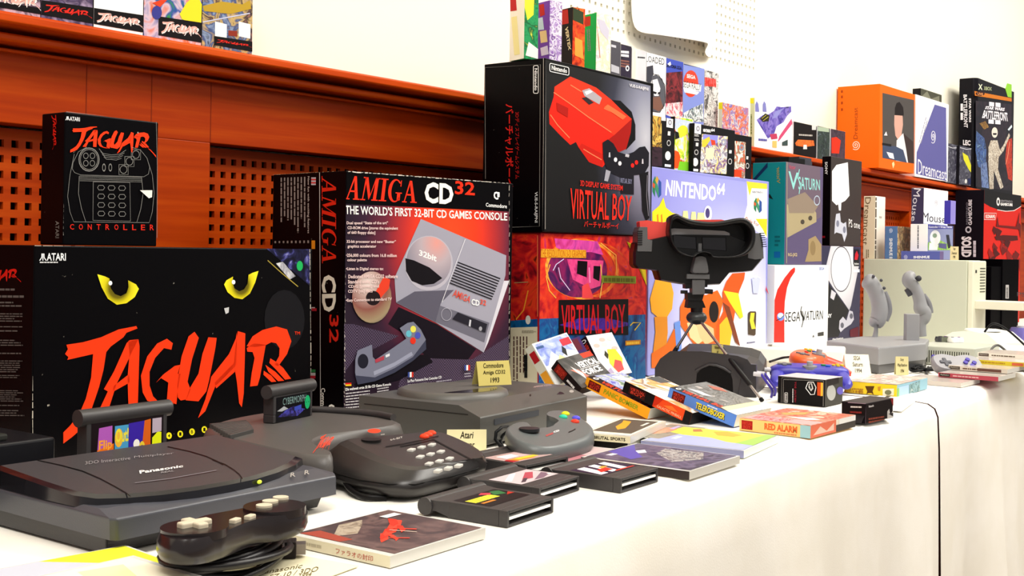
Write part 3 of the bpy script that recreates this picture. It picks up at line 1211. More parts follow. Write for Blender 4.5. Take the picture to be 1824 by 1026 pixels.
for x, y, cc in ((741, 587, 'e8e8f0'), (764, 607, 'd8d8e0'), (832, 618, 'd82018'), (853, 602, 'd82018')):
    p.ell(*v1((x, y))[0], 3, 4, cc)
p.poly(v1((795, 555), (815, 560), (812, 575), (792, 570)), 'b8b8c0')
for x, y in ((708, 560), (886, 595)):
    p.poly(v1((x-5, y+14), (x+5, y+14), (x+3, y-12), (x-3, y-12)), 'c0c0c8')
p.text('VIRTUAL BOY', v1((765, 712), (828, 718), (828, 692), (765, 685)), '8a90b0')
WH = 'f2f0ee'


def pill(pr, q, txt, m=WH, lw=1.2, n=8):
    """lettering in a rounded frame"""
    pts = []
    for cx_, cy_, a0 in ((0.94, 0.75, 0), (0.06, 0.75, 1), (0.06, 0.25, 2), (0.94, 0.25, 3)):
        for k in range(n+1):
            t = (a0+k/n)*math.pi/2
            pts.append(bil(q, cx_+0.06*math.cos(t), cy_+0.25*math.sin(t)))
    pr.line(pts+[pts[0]], lw, m)
    pr.text(txt, box_q(q, 0.1, 0.22, 0.9, 0.8), m, 0.02)


pill(p, v1((386, 112), (489, 134), (489, 92), (386, 68)), 'Nintendo')
p.text('VUE-S-RAIJPNI', v1((815, 200), (917, 222), (917, 200), (815, 178)), 'e0e0e4', 0.02)
p.text('3D DISPLAY GAME SYSTEM', v1((550, 728), (778, 754), (778, 726), (550, 697)), 'd4261a', 0.02)
p.text('VIRTUAL BOY', v1((497, 905), (822, 916), (828, 782), (497, 738)), 'e02a1a', 0.008)
p.text('バーチャルボーイ', v1((570, 950), (757, 962), (757, 928), (570, 915)), 'd8281c', 0.01)
p.line([(968.2, 108), (969.6, 408)], 1.0, '9a948e')
p.build('front_print', tW)
p = side(fW, dW)
p.line(v1((45, 690), (42, 92), (340, 75), (335, 945), (190, 950)), 0.8, '8a8680')
p.line(v1((357, 40), (357, 480), (352, 965)), 1.2, 'a8a29a')
pill(p, v1((303, 82), (303, 230), (329, 230), (329, 80)), 'Nintendo')
p.text('バーチャルボーイ', v1((150, 288), (150, 735), (196, 735), (196, 285)), 'd0221c', 0.012)
p.text('3Dディスプレイゲームシステム', v1((205, 332), (205, 690), (228, 690), (228, 330)), 'b81e1a')
p.text('VUE-S-RAIJPNI', v1((306, 760), (306, 925), (326, 925), (326, 760)), 'e0e0e0', 0.01)
p.build('side_print', tW)

# --- red and blue carton with goggles art
v2 = Z(900, 400, 3.664)
p = front(fV)
p.poly([(959, 416), (1149.5, 422), (1149.5, 560), (959, 568)], busy(['7c0d18', 'b0141e', 'd2281e', 'e0401c', 'b8205a'], 16, 4, dist=2.5))
p.poly([(959, 568), (1149.5, 560), (1149.5, 681), (959, 704)], busy(['0a2a5a', '0c4a8a', '1566a0', '1a3f86', '2a88b8'], 14, 9, dist=2.0))
p.ell(*v2((500, 290))[0], 66, 54, busy(['d03020', 'f06a20', 'f8b040', 'e05020'], 14, 2), rot=0.15, hole=0.9, n=40)
p.ell(*v2((600, 300))[0], 62, 50, busy(['8a1018', 'c8281c', 'e05a20'], 14, 5), rot=0.3, hole=0.94, n=40)
p.ell(*v2((470, 300))[0], 53, 48, busy(['2a0f3c', '4a1650', '8a1c58', '1e1240'], 16, 6), rot=0.1, n=36)
p.poly(v2((320, 90), (600, 110), (640, 200), (560, 180), (400, 180), (330, 150)), busy(['b82a70', 'd848a0', '8a2a80'], 18, 1))
p.poly(v2((400, 225), (640, 235), (620, 400), (560, 420), (440, 360)), busy(['d2307a', 'e84a8a', 'b02468'], 22, 7))
p.poly(v2((470, 235), (535, 240), (530, 345), (465, 320)), '0c060c')
p.poly(v2((575, 270), (620, 272), (612, 370), (572, 350)), '0c060c')
p.poly(v2((500, 400), (540, 380), (575, 480), (500, 480)), 'e8444a')
p.line(v2((290, 260), (265, 340), (285, 430), (330, 480)), 2, 'f6a040')
p.line(v2((345, 280), (360, 350), (420, 430)), 1.4, 'd8c0e8')
p.line(v2((380, 225), (330, 260), (310, 300)), 1.4, 'd0c8f0')
p.line(v2((545, 280), (550, 380)), 2.4, 'f088b8')
p.line(v2((620, 120), (720, 200), (725, 330)), 2, 'f0a048')
p.line(v2((620, 260), (630, 380), (615, 480)), 1.6, 'f0c060')
p.poly(v2((790, 110), (830, 130), (870, 280), (920, 400), (915, 300), (860, 160)), 'c8b41e')
p.text('THE RESOLUTION 3-D GRAPHICS', v2((228, 212), (523, 216), (523, 168), (228, 160)), 'b85a10', lay=6.4)
p.poly(v2((225, 214), (524, 218), (524, 166), (225, 158)), 'e0a028', 6)
p.poly(v2((625, 380), (850, 385), (850, 338), (625, 332)), '7d8a2a', 6)
p.lay = 6.2
p.bars(v2((640, 376), (840, 380), (840, 344), (640, 340)), 1, M('5c5a18'), 0.7, 3, 0.0)
p.poly(v2((346, 720), (800, 720), (800, 486), (346, 492)), '0d0508', 6)
p.poly(v2((350, 655), (480, 610), (660, 610), (796, 640), (796, 660), (640, 690), (480, 690)), busy(['1a0a40', '4a20a0', '2a1060'], 30, 3), 6.3)
p.text('VIRTUAL BOY', v2((362, 715), (782, 712), (778, 518), (362, 524)), 'c8161e', 0.012, lay=6.6)
p.poly(v2((780, 790), (880, 782), (880, 752), (780, 758)), 'c07a20', 6)
p.lay = 6.2
p.bars(v2((788, 786), (872, 780), (872, 757), (788, 762)), 1, M('f0c040'), 0.7, 3, 0.0)
p.line(v2((840, 690), (880, 640), (830, 640), (812, 660)), 2, 'd8b830')
p.build('front_print', tV)
p = side(fV, dV)
p.poly([(900, 415), (957.5, 417), (957.5, 568), (900, 572)], busy(['5a0a14', '9a101a', 'c8201e', 'd83a1c', '180408'], 18, 14, dist=2.5))
p.poly([(900, 572), (957.5, 568), (957.5, 585), (900, 586)], busy(['0a2a5a', '0c5a90', '1a3f86'], 30, 2))
p.poly([(900, 584), (957.5, 582), (957.5, 703), (900, 712)], 'd8d0b4')
p.line(v2((150, 430), (120, 560), (70, 620)), 2, 'e8942c')
p.line(v2((60, 380), (150, 375)), 1.4, 'b09060')
p.line(v2((212, 70), (212, 600)), 1, 'e88850')
p.ell(*v2((150, 622))[0], 4.5, 8, 'd8d4cc')
p.bars(v2((45, 730), (45, 1050), (150, 1050), (150, 730)), 5, M('5a3a34'), 0.4, 2)
p.bars(v2((125, 850), (125, 1010), (150, 1010), (150, 850)), 1, M('1a1a1a'), 0.9, 2)
p.bars(v2((110, 710), (205, 710), (205, 690), (110, 690)), 3, M('7a7060'), 0.4, 5)
for k in range(26):
    x = v2((126+k*0.9, 0))[0][0]
    p.line([(x, 400+855/3.664), (x, 400+1000/3.664)], 0.12+0.1*(k % 3), '1c1c1c')
p.build('side_print', tV)
# ================================================================== art on the further cartons
n2 = Z(1140, 290, 6.4125)
n3 = Z(1140, 480, 5.7)
p = front(fN)
p.poly([(1153, 300), (1364, 329), (1364, 640), (1153, 680)],
       grad([(0, 'ffffff'), (0.35, 'dfe2fb'), (0.7, 'a3a6e6'), (1, '8d8fdc')], p.P((1300, 620), 0), fN.O, 0.52, (1, 1, 1)))
p.poly(n2((1220, 212), (1450, 240), (1450, 860), (1330, 780), (1185, 650), (1225, 480)), 'ffffff')
p.poly(n2((1215, 212), (1450, 240), (1450, 300), (1275, 290), (1250, 380)), 'f8d23a')
p.poly(n2((1320, 640), (1450, 640), (1445, 850), (1400, 760)), 'f6d028')
p.text('NINTENDO', n2((285, 375), (865, 440), (868, 262), (300, 188)), 'ffffff', 0.025)
p.text('64', n2((872, 362), (965, 370), (970, 232), (878, 225)), 'ffffff', 0.03)
p.text('NINTENDO', n2((1282, 345), (1405, 350), (1405, 330), (1282, 320)), '707080', 0.02)


def nmark(pr, f, x, y, sx, sy):
    for pts, cc in ((((-.5, -.2), (-.2, -.5), (-.2, .5), (-.5, .25)), '2c7a52'), (((.2, -.35), (.5, -.2), (.5, .4), (.2, .55)), '2f4f9a'),
                    (((-.2, -.5), (.2, .1), (.2, .55), (-.2, .1)), '3d8a6a'), (((-.2, -.3), (0, -.5), (.2, -.35), (0, -.1)), 'c8a038'),
                    (((-.5, -.2), (-.2, -.1), (-.3, .1), (-.5, .0)), 'c85a30')):
        pr.poly(f(*[(x+a*sx, y+b_*sy) for a, b_ in pts]), cc)


nmark(p, n2, 190, 270, 100, 240)
nmark(p, n2, 1342, 480, 90, 170)
p.text('Only For', n2((1195, 690), (1350, 745), (1360, 690), (1200, 610)), 'b06050', 0.0)
# plain coloured shapes in place of the cover picture
p.poly(n2((135, 560), (215, 490), (262, 395), (290, 510), (360, 570), (440, 590), (430, 640), (360, 700), (135, 690)), 'fde428')
for x in (190, 235):
    p.poly(n2((x, 690), (x+20, 690), (x+12, 580), (x-6, 600)), 'e08a20')
for x0, x1, y in ((475, 550, 550), (570, 640, 560), (640, 740, 570)):
    p.poly(n2((x0, 680), (x1, 680), (x1-12, y), (x0+14, y)), 'fdf0a0')
p.ell(*n2((770, 580))[0], 7, 14, 'ffffff')
p.ell(*n2((765, 575))[0], 4, 9, '4a4078')
p.poly(n3((150, 100), (300, 100), (335, 240), (320, 400), (270, 480), (180, 490), (110, 430), (95, 300)), 'eaa52c')
p.poly(n3((140, 480), (270, 480), (275, 640), (240, 1000), (110, 1000), (130, 800), (150, 640)), 'd98a26')
p.poly(n3((110, 850), (260, 760), (340, 600), (400, 640), (350, 1000), (110, 1000)), 'd96a1c')
p.poly(n3((470, 240), (560, 230), (660, 260), (780, 210), (840, 320), (800, 480), (760, 760), (560, 790), (400, 560), (400, 380)), 'e0651c')
p.poly(n3((470, 540), (540, 540), (620, 640), (640, 720), (580, 760), (500, 690)), 'f4cf9c')
p.poly(n3((560, 545), (640, 540), (740, 600), (750, 720), (660, 765), (600, 690)), 'efc08c')
p.poly(n3((340, 540), (400, 520), (420, 900), (370, 910)), '6a92e0')
p.poly(n3((870, 120), (930, 40), (1060, 30), (1050, 100), (1000, 220), (960, 420), (900, 780), (760, 860), (770, 560), (840, 420), (830, 230)), 'f0561a')
p.poly(n3((840, 215), (990, 240), (1040, 480), (1010, 500), (900, 330)), 'fbd62c')
p.poly(n3((800, 560), (870, 480), (940, 560), (900, 800), (800, 790)), 'f6b82a')
p.poly(n3((830, 330), (900, 380), (1010, 780), (960, 740)), '7a3a20')
p.poly(n3((540, 770), (620, 770), (620, 880), (510, 880)), 'e6b48a')
p.ell(*n3((742, 430))[0], 8.5, 19, '1a1412')
p.poly(n3((1090, 440), (1110, 425), (1165, 425), (1172, 440), (1165, 660), (1150, 672), (1090, 660)), '4a3a2a')
p.poly(n3((1115, 440), (1155, 440), (1145, 520), (1165, 600), (1125, 605), (1105, 520)), 'f0dc3c')
p.bars(n3((1075, 755), (1160, 745), (1160, 725), (1075, 735)), 1, M('5a5a78'), 0.7, 2, 0.0)
for k in range(4):
    p.line(n3((1120+k*8, 90-k*4), (1165, 60+k*10), (1215-k*8, 90-k*4)), 0.9, 'f4f4ff')
p.poly(n3((1125, 90), (1210, 90), (1190, 240), (1140, 240)), 'c8cff2')
p.poly(n3((1268, 165), (1305, 240), (1300, 252), (1268, 205)), 'c81e3c')
p.bars(n3((1285, 625), (1285, 740), (1303, 740), (1303, 622)), 2, M('505060'), 0.6, 1)
p.build('front_print', tN)

# white carton with the red stripe
t1 = Z(1360, 430, 4.885)
p = front(fS)
p.poly(t1((268, 225), (275, 240), (272, 265), (235, 320), (205, 400), (185, 520), (180, 640), (182, 880), (80, 880), (80, 510), (120, 420), (180, 320), (235, 250)), 'e8281c')
p.text('SEGA', t1((185, 700), (318, 695), (322, 608), (188, 618)), '141414', 0.0)
p.text('ATURN', t1((365, 688), (515, 678), (518, 600), (372, 606)), '141414', 0.0)
p.line(t1((331, 565), (324, 600), (326, 630), (340, 658), (346, 680), (340, 710), (330, 748)), 1.3, '141414')
p.line(t1((324, 605), (330, 635), (343, 662), (344, 690)), 2.4, '141414')
p.text('V', t1((338, 690), (368, 690), (368, 606), (334, 606)), '141414', 0.0)
p.ell(*t1((147, 655))[0], 6.5, 7.5, '6a8ad8')
p.ell(*t1((147, 645))[0], 5, 4.4, 'e8f0ff')
p.line(t1((108, 690), (150, 668), (178, 640)), 1.2, '101018')
p.text('SEGA', t1((483, 250), (527, 248), (527, 222), (483, 222)), '8a9ad0', 0.02)
p.poly(t1((470, 795), (522, 785), (522, 820), (470, 825)), '3a3a3a')
p.poly(t1((422, 835), (432, 810), (442, 832)), '6a6a6a')
p.build('front_print', tS)

# grey console carton
p = front(fP)
p.poly(t1((585, 40), (780, 30), (780, 200), (830, 210), (760, 560), (745, 600), (690, 520), (600, 395), (560, 330), (545, 210)),
       grad([(0, 'f4f4f8'), (0.6, 'c4c2cc'), (1, '8a8894')], p.P(t1((690, 200))[0], 0), fP.O, 0.2))
p.ell(*t1((675, 240))[0], 17.5, 39, 'dcdae2', rot=0.0, n=30)
p.ell(*t1((675, 240))[0], 18.5, 41, '55535e', hole=0.95, n=30)
p.poly(t1((550, 350), (740, 600), (650, 830), (550, 840)), '1c1b20')
p.poly(t1((590, 420), (630, 450), (610, 512), (580, 490)), 'c8c6d0')
p.poly(t1((660, 690), (690, 655), (720, 690), (745, 600), (775, 610), (785, 680), (760, 720), (700, 760), (670, 790), (655, 760)), 'b8b8c6')
p.ell(*t1((683, 730))[0], 3, 5, '5a5a68')
p.ell(*t1((762, 650))[0], 3, 5, '5a5a68')
p.poly(t1((785, 70), (830, 70), (830, 215), (785, 215)), '151018')
p.poly(t1((795, 110), (810, 80), (825, 120), (815, 160), (790, 160)), 'c01a28')
p.text('PlayStation', t1((788, 208), (828, 208), (828, 185), (788, 185)), 'e8e8e8', 0.02)
p.poly(t1((780, 245), (833, 243), (833, 268), (780, 268)), 'f4f4f4')
p.text('SONY', t1((500, 672), (592, 662), (592, 628), (500, 640)), 'f0f0f4', 0.03)
p.poly(t1((750, 770), (825, 740), (825, 830), (750, 830)), '5a1428')
p.text('PlayStation', t1((598, 862), (690, 850), (690, 832), (598, 845)), 'f0f0f0', 0.02)
p.build('front_print', tP)

# teal and purple carton
s1 = Z(1340, 180, 3.2063)
p = front(fX)
p.poly(s1((195, 345), (387, 365), (394, 660), (330, 700), (196, 770)), '6a5b6a')
p.poly(s1((196, 590), (340, 600), (365, 640), (366, 690), (200, 780)), 'a89a78')
p.poly(s1((200, 560), (300, 520), (375, 600), (350, 640), (210, 640)), '8d7d6e')
p.poly(s1((320, 790), (360, 770), (394, 820), (394, 915), (300, 918), (320, 850)), 'a08a64')
p.ell(*s1((345, 840))[0], 5, 13, '8a7450')
p.text('V', s1((205, 500), (262, 508), (262, 410), (205, 400)), '8fd0cc', 0.01)
p.text('SATURN', s1((262, 505), (385, 510), (385, 450), (262, 430)), '8fd0cc', 0.01)
p.line(s1((268, 390), (258, 440), (275, 470), (266, 530)), 1.4, '8fd0cc')
p.ell(*s1((368, 568))[0], 5.4, 9, 'b8c8d8', hole=0.8)
p.text('Victor', s1((208, 388), (245, 390), (245, 368), (208, 366)), 'c05068', 0.01)
p.text('RG-JX2', s1((203, 892), (255, 892), (255, 868), (203, 868)), 'd0bc90', 0.02)
for x in (286, 330):
    p.ell(*s1((x, 690-(x-286)*0.5))[0], 3.4, 4.2, '4a4238')
p.line(s1((196, 348), (194, 926)), 1, 'b0a88c')
p.build('front_print', tX)
p = side(fX, dX)
p.poly(s1((0, 450), (88, 350), (88, 378), (20, 452)), '0f2c52')
p.poly(s1((85, 540), (100, 530), (120, 562), (100, 555)), '10201c')
p.text('Victor', s1((140, 470), (140, 375), (160, 375), (160, 470)), 'a08a40', 0.01)
p.poly(s1((125, 860), (160, 860), (160, 895), (125, 895)), '0c5a94')
p.bars(s1((128, 835), (160, 835), (160, 765), (128, 765)), 3, M('0a5a60'), 0.5, 1)
p.build('side_print', tX)

# dark brown carton with the small white console
p = front(fO)
p.poly(s1((455, 400), (480, 365), (545, 350), (555, 540), (530, 570), (480, 595), (455, 570)),
       grad([(0, 'ffffff'), (0.7, 'f0f2f8'), (1, 'b8bcc8')], p.P(s1((500, 460))[0], 0), fO.O, 0.16))
p.poly(s1((490, 590), (508, 580), (506, 625), (494, 625)), 'e8e8ee')
p.poly(s1((478, 645), (500, 640), (505, 690), (520, 700), (535, 690), (540, 760), (525, 805), (512, 760), (480, 750), (468, 760), (472, 690)), 'c2c4d2')
p.ell(*s1((487, 700))[0], 2.6, 6, '7a7c90')
p.ell(*s1((525, 735))[0], 2.6, 6, '7a7c90')
p.text('PS one', s1((550, 720), (615, 730), (612, 692), (550, 672)), 'e8e4e4', 0.005)
p.build('front_print', tO)
p = side(fO, dO)
p.text('SONY', s1((415, 348), (415, 420), (430, 420), (430, 346)), 'e4e4e4', 0.02)
p.poly(s1((396, 770), (416, 770), (416, 782), (396, 782)), '8a1420')
p.build('side_print', tO)

# orange carton
d1 = Z(1480, 130, 4.663)
p = front(fD)
p.poly(d1((428, 165), (690, 225), (690, 752), (428, 705)), '4d4846')
p.poly(d1((530, 290), (545, 250), (570, 240), (600, 285), (605, 345), (590, 390), (530, 360)), '1c1413')
p.poly(d1((527, 350), (595, 355), (598, 430), (585, 520), (560, 560), (535, 520), (525, 430)), 'd0a090')
p.poly(d1((545, 560), (600, 500), (640, 620), (640, 745), (540, 730)), 'e6e0e2')
p.poly(d1((430, 600), (540, 610), (600, 640), (630, 745), (430, 705)), '3f4a66')
p.poly(d1((600, 500), (680, 570), (690, 752), (640, 745), (625, 640)), '3a2c2a')
p.poly(d1((440, 518), (458, 485), (468, 520)), 'f0e8e8')
p.poly(d1((425, 580), (500, 592), (500, 612), (425, 598)), '191516')
p.poly(d1((460, 655), (515, 668), (525, 715), (485, 705)), 'f4f4f8')
p.poly(d1((505, 752), (520, 735), (528, 760), (515, 795)), 'fcd098')
p.build('front_print', tD)
p = side(fD, dD)


def spiral(pr, cx_, cy_, rx, ry, m, wd=1.0, turns=2.4):
    pts = []
    for k in range(int(turns*14)+1):
        t = k/14
        pts.append((cx_+rx*(t/turns)*math.cos(t*2*math.pi), cy_+ry*(t/turns)*math.sin(t*2*math.pi)))
    pr.line(pts, wd, m)


spiral(p, *d1((207, 600))[0], 8, 8.6, 'fff0e0', 1.1)
p.text('Dreamcast', d1((222, 550), (222, 285), (188, 290), (188, 548)), '7a3510', 0.0)
for k, y in enumerate((150, 195, 245, 300)):
    p.poly(d1((85, y+16), (100, y+14), (100, y-8), (85, y-6)), '9a3c0a')
p.build('side_print', tD)
# ================================================================== smaller cartons and cases standing about
def atX(px, X, z=0.0):
    py = CY
    for _ in range(6):
        p_ = PL(px, py, Vector((X, 0, 0)), Vector((1, 0, 0)))
        q_ = Vector((X, p_.y, z))
        py = proj(q_)[1]
    return q_


def stand(name, label, cat, O, yaw, mf, ml=None, mt=None, right=None, w_=None, top=None, h=None, left=None, d=None, group=None):
    fr = yawf(O, yaw)
    w_ = w_ or span(fr, right)
    h = h or rise(fr, top)
    d = d or spand(fr, left)
    if isinstance(mf, str):
        mf = M(mf, 0.4)
    if isinstance(ml, str):
        ml = M(ml, 0.4)
    if isinstance(mt, str):
        mt = M(mt, 0.4)
    t = carton_box(name, fr, w_, d, h, label, cat, mf, ml, mt, None, group, bevel=0.0008)
    return fr, t, w_, h, d


b1 = Z(890, 0, 4.56)
a1 = Z(0, 0, 3.8)
n1 = Z(1140, 180, 6.414)
# five games on the ledge at the left
GAMES = 'games on the ledge at the left'
for i, (c0, c1, art, lx0, ly0, lab) in enumerate((
        (-22, 72, busy(['5a3a5a', 'c8a8b8', '3a2a40', 'e8d8d8'], 30, 1), -22, 0, 'game carton at the very left end of the ledge, only its white-outlined logo in view'),
        (73, 165, busy(['8a7aa0', '3a2a4a', 'b09ab8'], 30, 2), 73, 0, 'game carton on the ledge with a red logo on a dark label'),
        (166.5, 254.5, M('f6f4f2'), 166.5, 14, 'game carton on the ledge with a plain white picture above its label'),
        (255.5, 358.5, busy(['3a8a3a', '2a4a9a', 'd0b8c8', 'd86a3a', '6a3a8a'], 26, 4), 282, 29, 'game carton on the ledge with green and purple art, third from the left'),
        (359.5, 449, busy(['20243a', '8a9ab8', '3a4a7a', 'c8a86a', '2a2030', '9a6a5a'], 24, 5), 381, 64, 'rightmost game carton on the left ledge, with two white patches on its cover'))):
    if i == 3:
        lab = 'game carton on the ledge with green and purple art and a big yellow blob'
    fr, t, w_, h, d = stand('game_carton', lab, 'game box', onL(c0, 1.568), 0, art, '2a2024', right=c1, h=0.17, d=0.028, group=GAMES)
    p = front(fr)
    yb = lambda x: 13+0.176*x
    p.poly([(lx0, ly0), (c1, ly0+(c1-lx0)*0.15), (c1, yb(c1)), (lx0, yb(lx0))], '0c070a', 3)
    q = [(lx0+(c1-lx0)*0.06, yb(lx0)-4), (c1-1, yb(c1)-6), (c1-2, ly0+(c1-lx0)*0.15+5), (lx0+(c1-lx0)*0.08, ly0+5)]
    if i == 0:
        q = [(-18, 6), (70, 20), (70, -6), (-18, -18)]
    if i in (0, 2, 3):
        q2 = [(a+dx, b_+dy) for (a, b_), dx, dy in zip(q, (1, 3, 3, 1), (2, 4, 2, 1))]
        p.shape(BRUSHN, q2, M('f6e8e4'), 4)
        p.shape(BRUSHN, q, M('f0b0a4'), 5)
    else:
        p.shape(BRUSHN, q, M('e0281c'), 5)
    for k in range(6):
        x = lx0+(c1-lx0)*(0.3+0.08*k)
        if i in (1, 2, 3):
            p.ell(x, yb(x)-3.2, 2.0, 2.0, 'e8a02a', n=10)
    if i == 3:
        p.poly(a1((1215, 95), (1260, 20), (1330, -40), (1365, 30), (1360, 165), (1290, 150), (1230, 130)), 'f2d828')
        p.poly(a1((1085, 0), (1130, 0), (1080, 50), (1030, 20)), 'd8401c')
        p.ell(*a1((1060, 85))[0], 9, 12, '3a3a8a')
    if i == 4:
        for x in (1455, 1615):
            p.poly(a1((x, 145), (x+80, 165), (x+78, 262), (x, 245)), 'fbf8f4')
        p.poly(a1((1370, 40), (1500, 10), (1640, 30), (1690, 0), (1700, 60), (1560, 95), (1380, 75)), 'b8962a')
        p.poly(a1((1545, 205), (1605, 210), (1605, 248), (1545, 240)), '8a3020')
        p.line(a1((1370, 150), (1500, 125), (1690, 90)), 2, 'c8c8e0')
    p.build('front_print', t)

# four games standing on the tall black carton
zt = hV+hW+0.0028
tilt = 'games standing on the tall black carton'
for i, (cs, cf, ce, topy, ms, mf, lab) in enumerate((
        (907, 933, 958, -12, M('f6f2e0'), busy(['1d7a4a', '2a9a5a', '0f5a34', 'd8e04a'], 40, 3), 'white-spined game with a green cover, first of four on the tall black carton'),
        (955, 978, 1000, 0, M('7a3fa8'), busy(['d8c8e8', '8a5ab0', 'f0e8f4', '6a3a90', 'c8a8d8'], 60, 5), 'purple-spined game standing on the tall black carton'),
        (995, 1019, 1041, 12, M('15090a'), busy(['8a1810', 'e04018', 'f07020', '5a100c'], 40, 7), 'black-spined game with red and orange cover standing on the tall black carton'),
        (1036, 1061, 1087, 22, M('12b04e'), busy(['f6f0d8', 'e8dcb8', 'f8f6ea', 'b8a8b8'], 50, 9), 'bright green-spined game standing on the tall black carton'))):
    fr, t, w_, h, d = stand('game_carton', lab, 'game box', atY(cf, 1.372, zt), -14, mf, ms, ms, right=ce, top=topy, left=cs, group=tilt)
    hh = rise(fr, topy)
    p = side(fr, d)
    x0, x1 = (cs, cf)
    if i == 0:
        p.poly(b1((80, -30), (132, -30), (140, 85), (88, 92)), 'c0201c')
        p.poly(b1((95, 140), (140, 130), (165, 440), (120, 450)), 'f2e8a0')
    if i == 1:
        p.poly(b1((318, 40), (360, 30), (368, 120), (330, 135)), 'c0241c')
        p.poly(b1((325, 255), (380, 245), (390, 340), (335, 350)), 'f0c890')
        p.poly(b1((308, 150), (350, 140), (362, 240), (315, 245)), 'c8d8e8')
        p.poly(b1((332, 390), (390, 370), (400, 440), (340, 455)), 'e8d0ec')
    if i == 2:
        p.poly(b1((500, 85), (555, 75), (562, 190), (508, 200)), 'b02018')
        p.text('VERTEX', b1((530, 225), (560, 410), (582, 405), (555, 215)), 'e8d8a0', 0.03)
    if i == 3:
        p.poly(b1((685, 140), (738, 130), (738, 208), (692, 218)), 'b83018')
        p.bars(b1((705, 240), (715, 430), (745, 430), (735, 235)), 2, M('7a8a8a'), 0.6, 3)
    p.build('spine_print', t)
    p = front(fr)
    if i == 0:
        p.poly(b1((190, -10), (280, -10), (275, 120), (225, 165), (195, 60)), 'e0e83a')
        p.poly(b1((235, 340), (320, 400), (318, 480), (210, 450)), 'f4f0e4')
    if i == 2:
        p.poly(b1((590, 60), (680, 100), (680, 200), (585, 160)), '33402a')
        p.poly(b1((610, 300), (670, 330), (680, 480), (610, 450)), 'f0a040')
    if i == 3:
        p.poly(b1((790, 150), (850, 170), (890, 250), (880, 330), (820, 260)), 'c8c4d4')
        p.line(b1((770, 180), (800, 300), (815, 470)), 1.4, 'c07a6a')
    p.mb.v and p.build('front_print', t)

# seven tall cases leaning in a row on the ledge
TALL = 'tall cases on the ledge above the lilac carton'
rowspec = [
    (1086, 1103.5, 71, M('4a4850'), 'dark grey tall case, leftmost on the ledge above the black carton'),
    (1104, 1123, 78, busy(['1a1420', '2a2038', '14101c'], 20, 2), 'tall black case with white lettering on the ledge'),
    (1123.8, 1149.5, 85, busy(['c8c6cc', 'd8d8dc', 'e8dcb0'], 9, 4), 'pale grey and cream tall case on the ledge'),
    (1150, 1184.5, 93, M('f4f2f2'), 'white tall case with a dark masked figure on the ledge'),
    (1185, 1215.3, 103, M('3c4db0'), 'blue tall case with dark red picture on the ledge'),
    (1215.8, 1253, 113, M('7d8cd0'), 'light blue tall case with a round red emblem on the ledge'),
    (1253.6, 1278, 124, busy(['3a3838', '6a6664', 'e8e4e0', '8a8684', 'f4f2f0'], 45, 6), 'grey tall case with red title, rightmost of the tall row')]
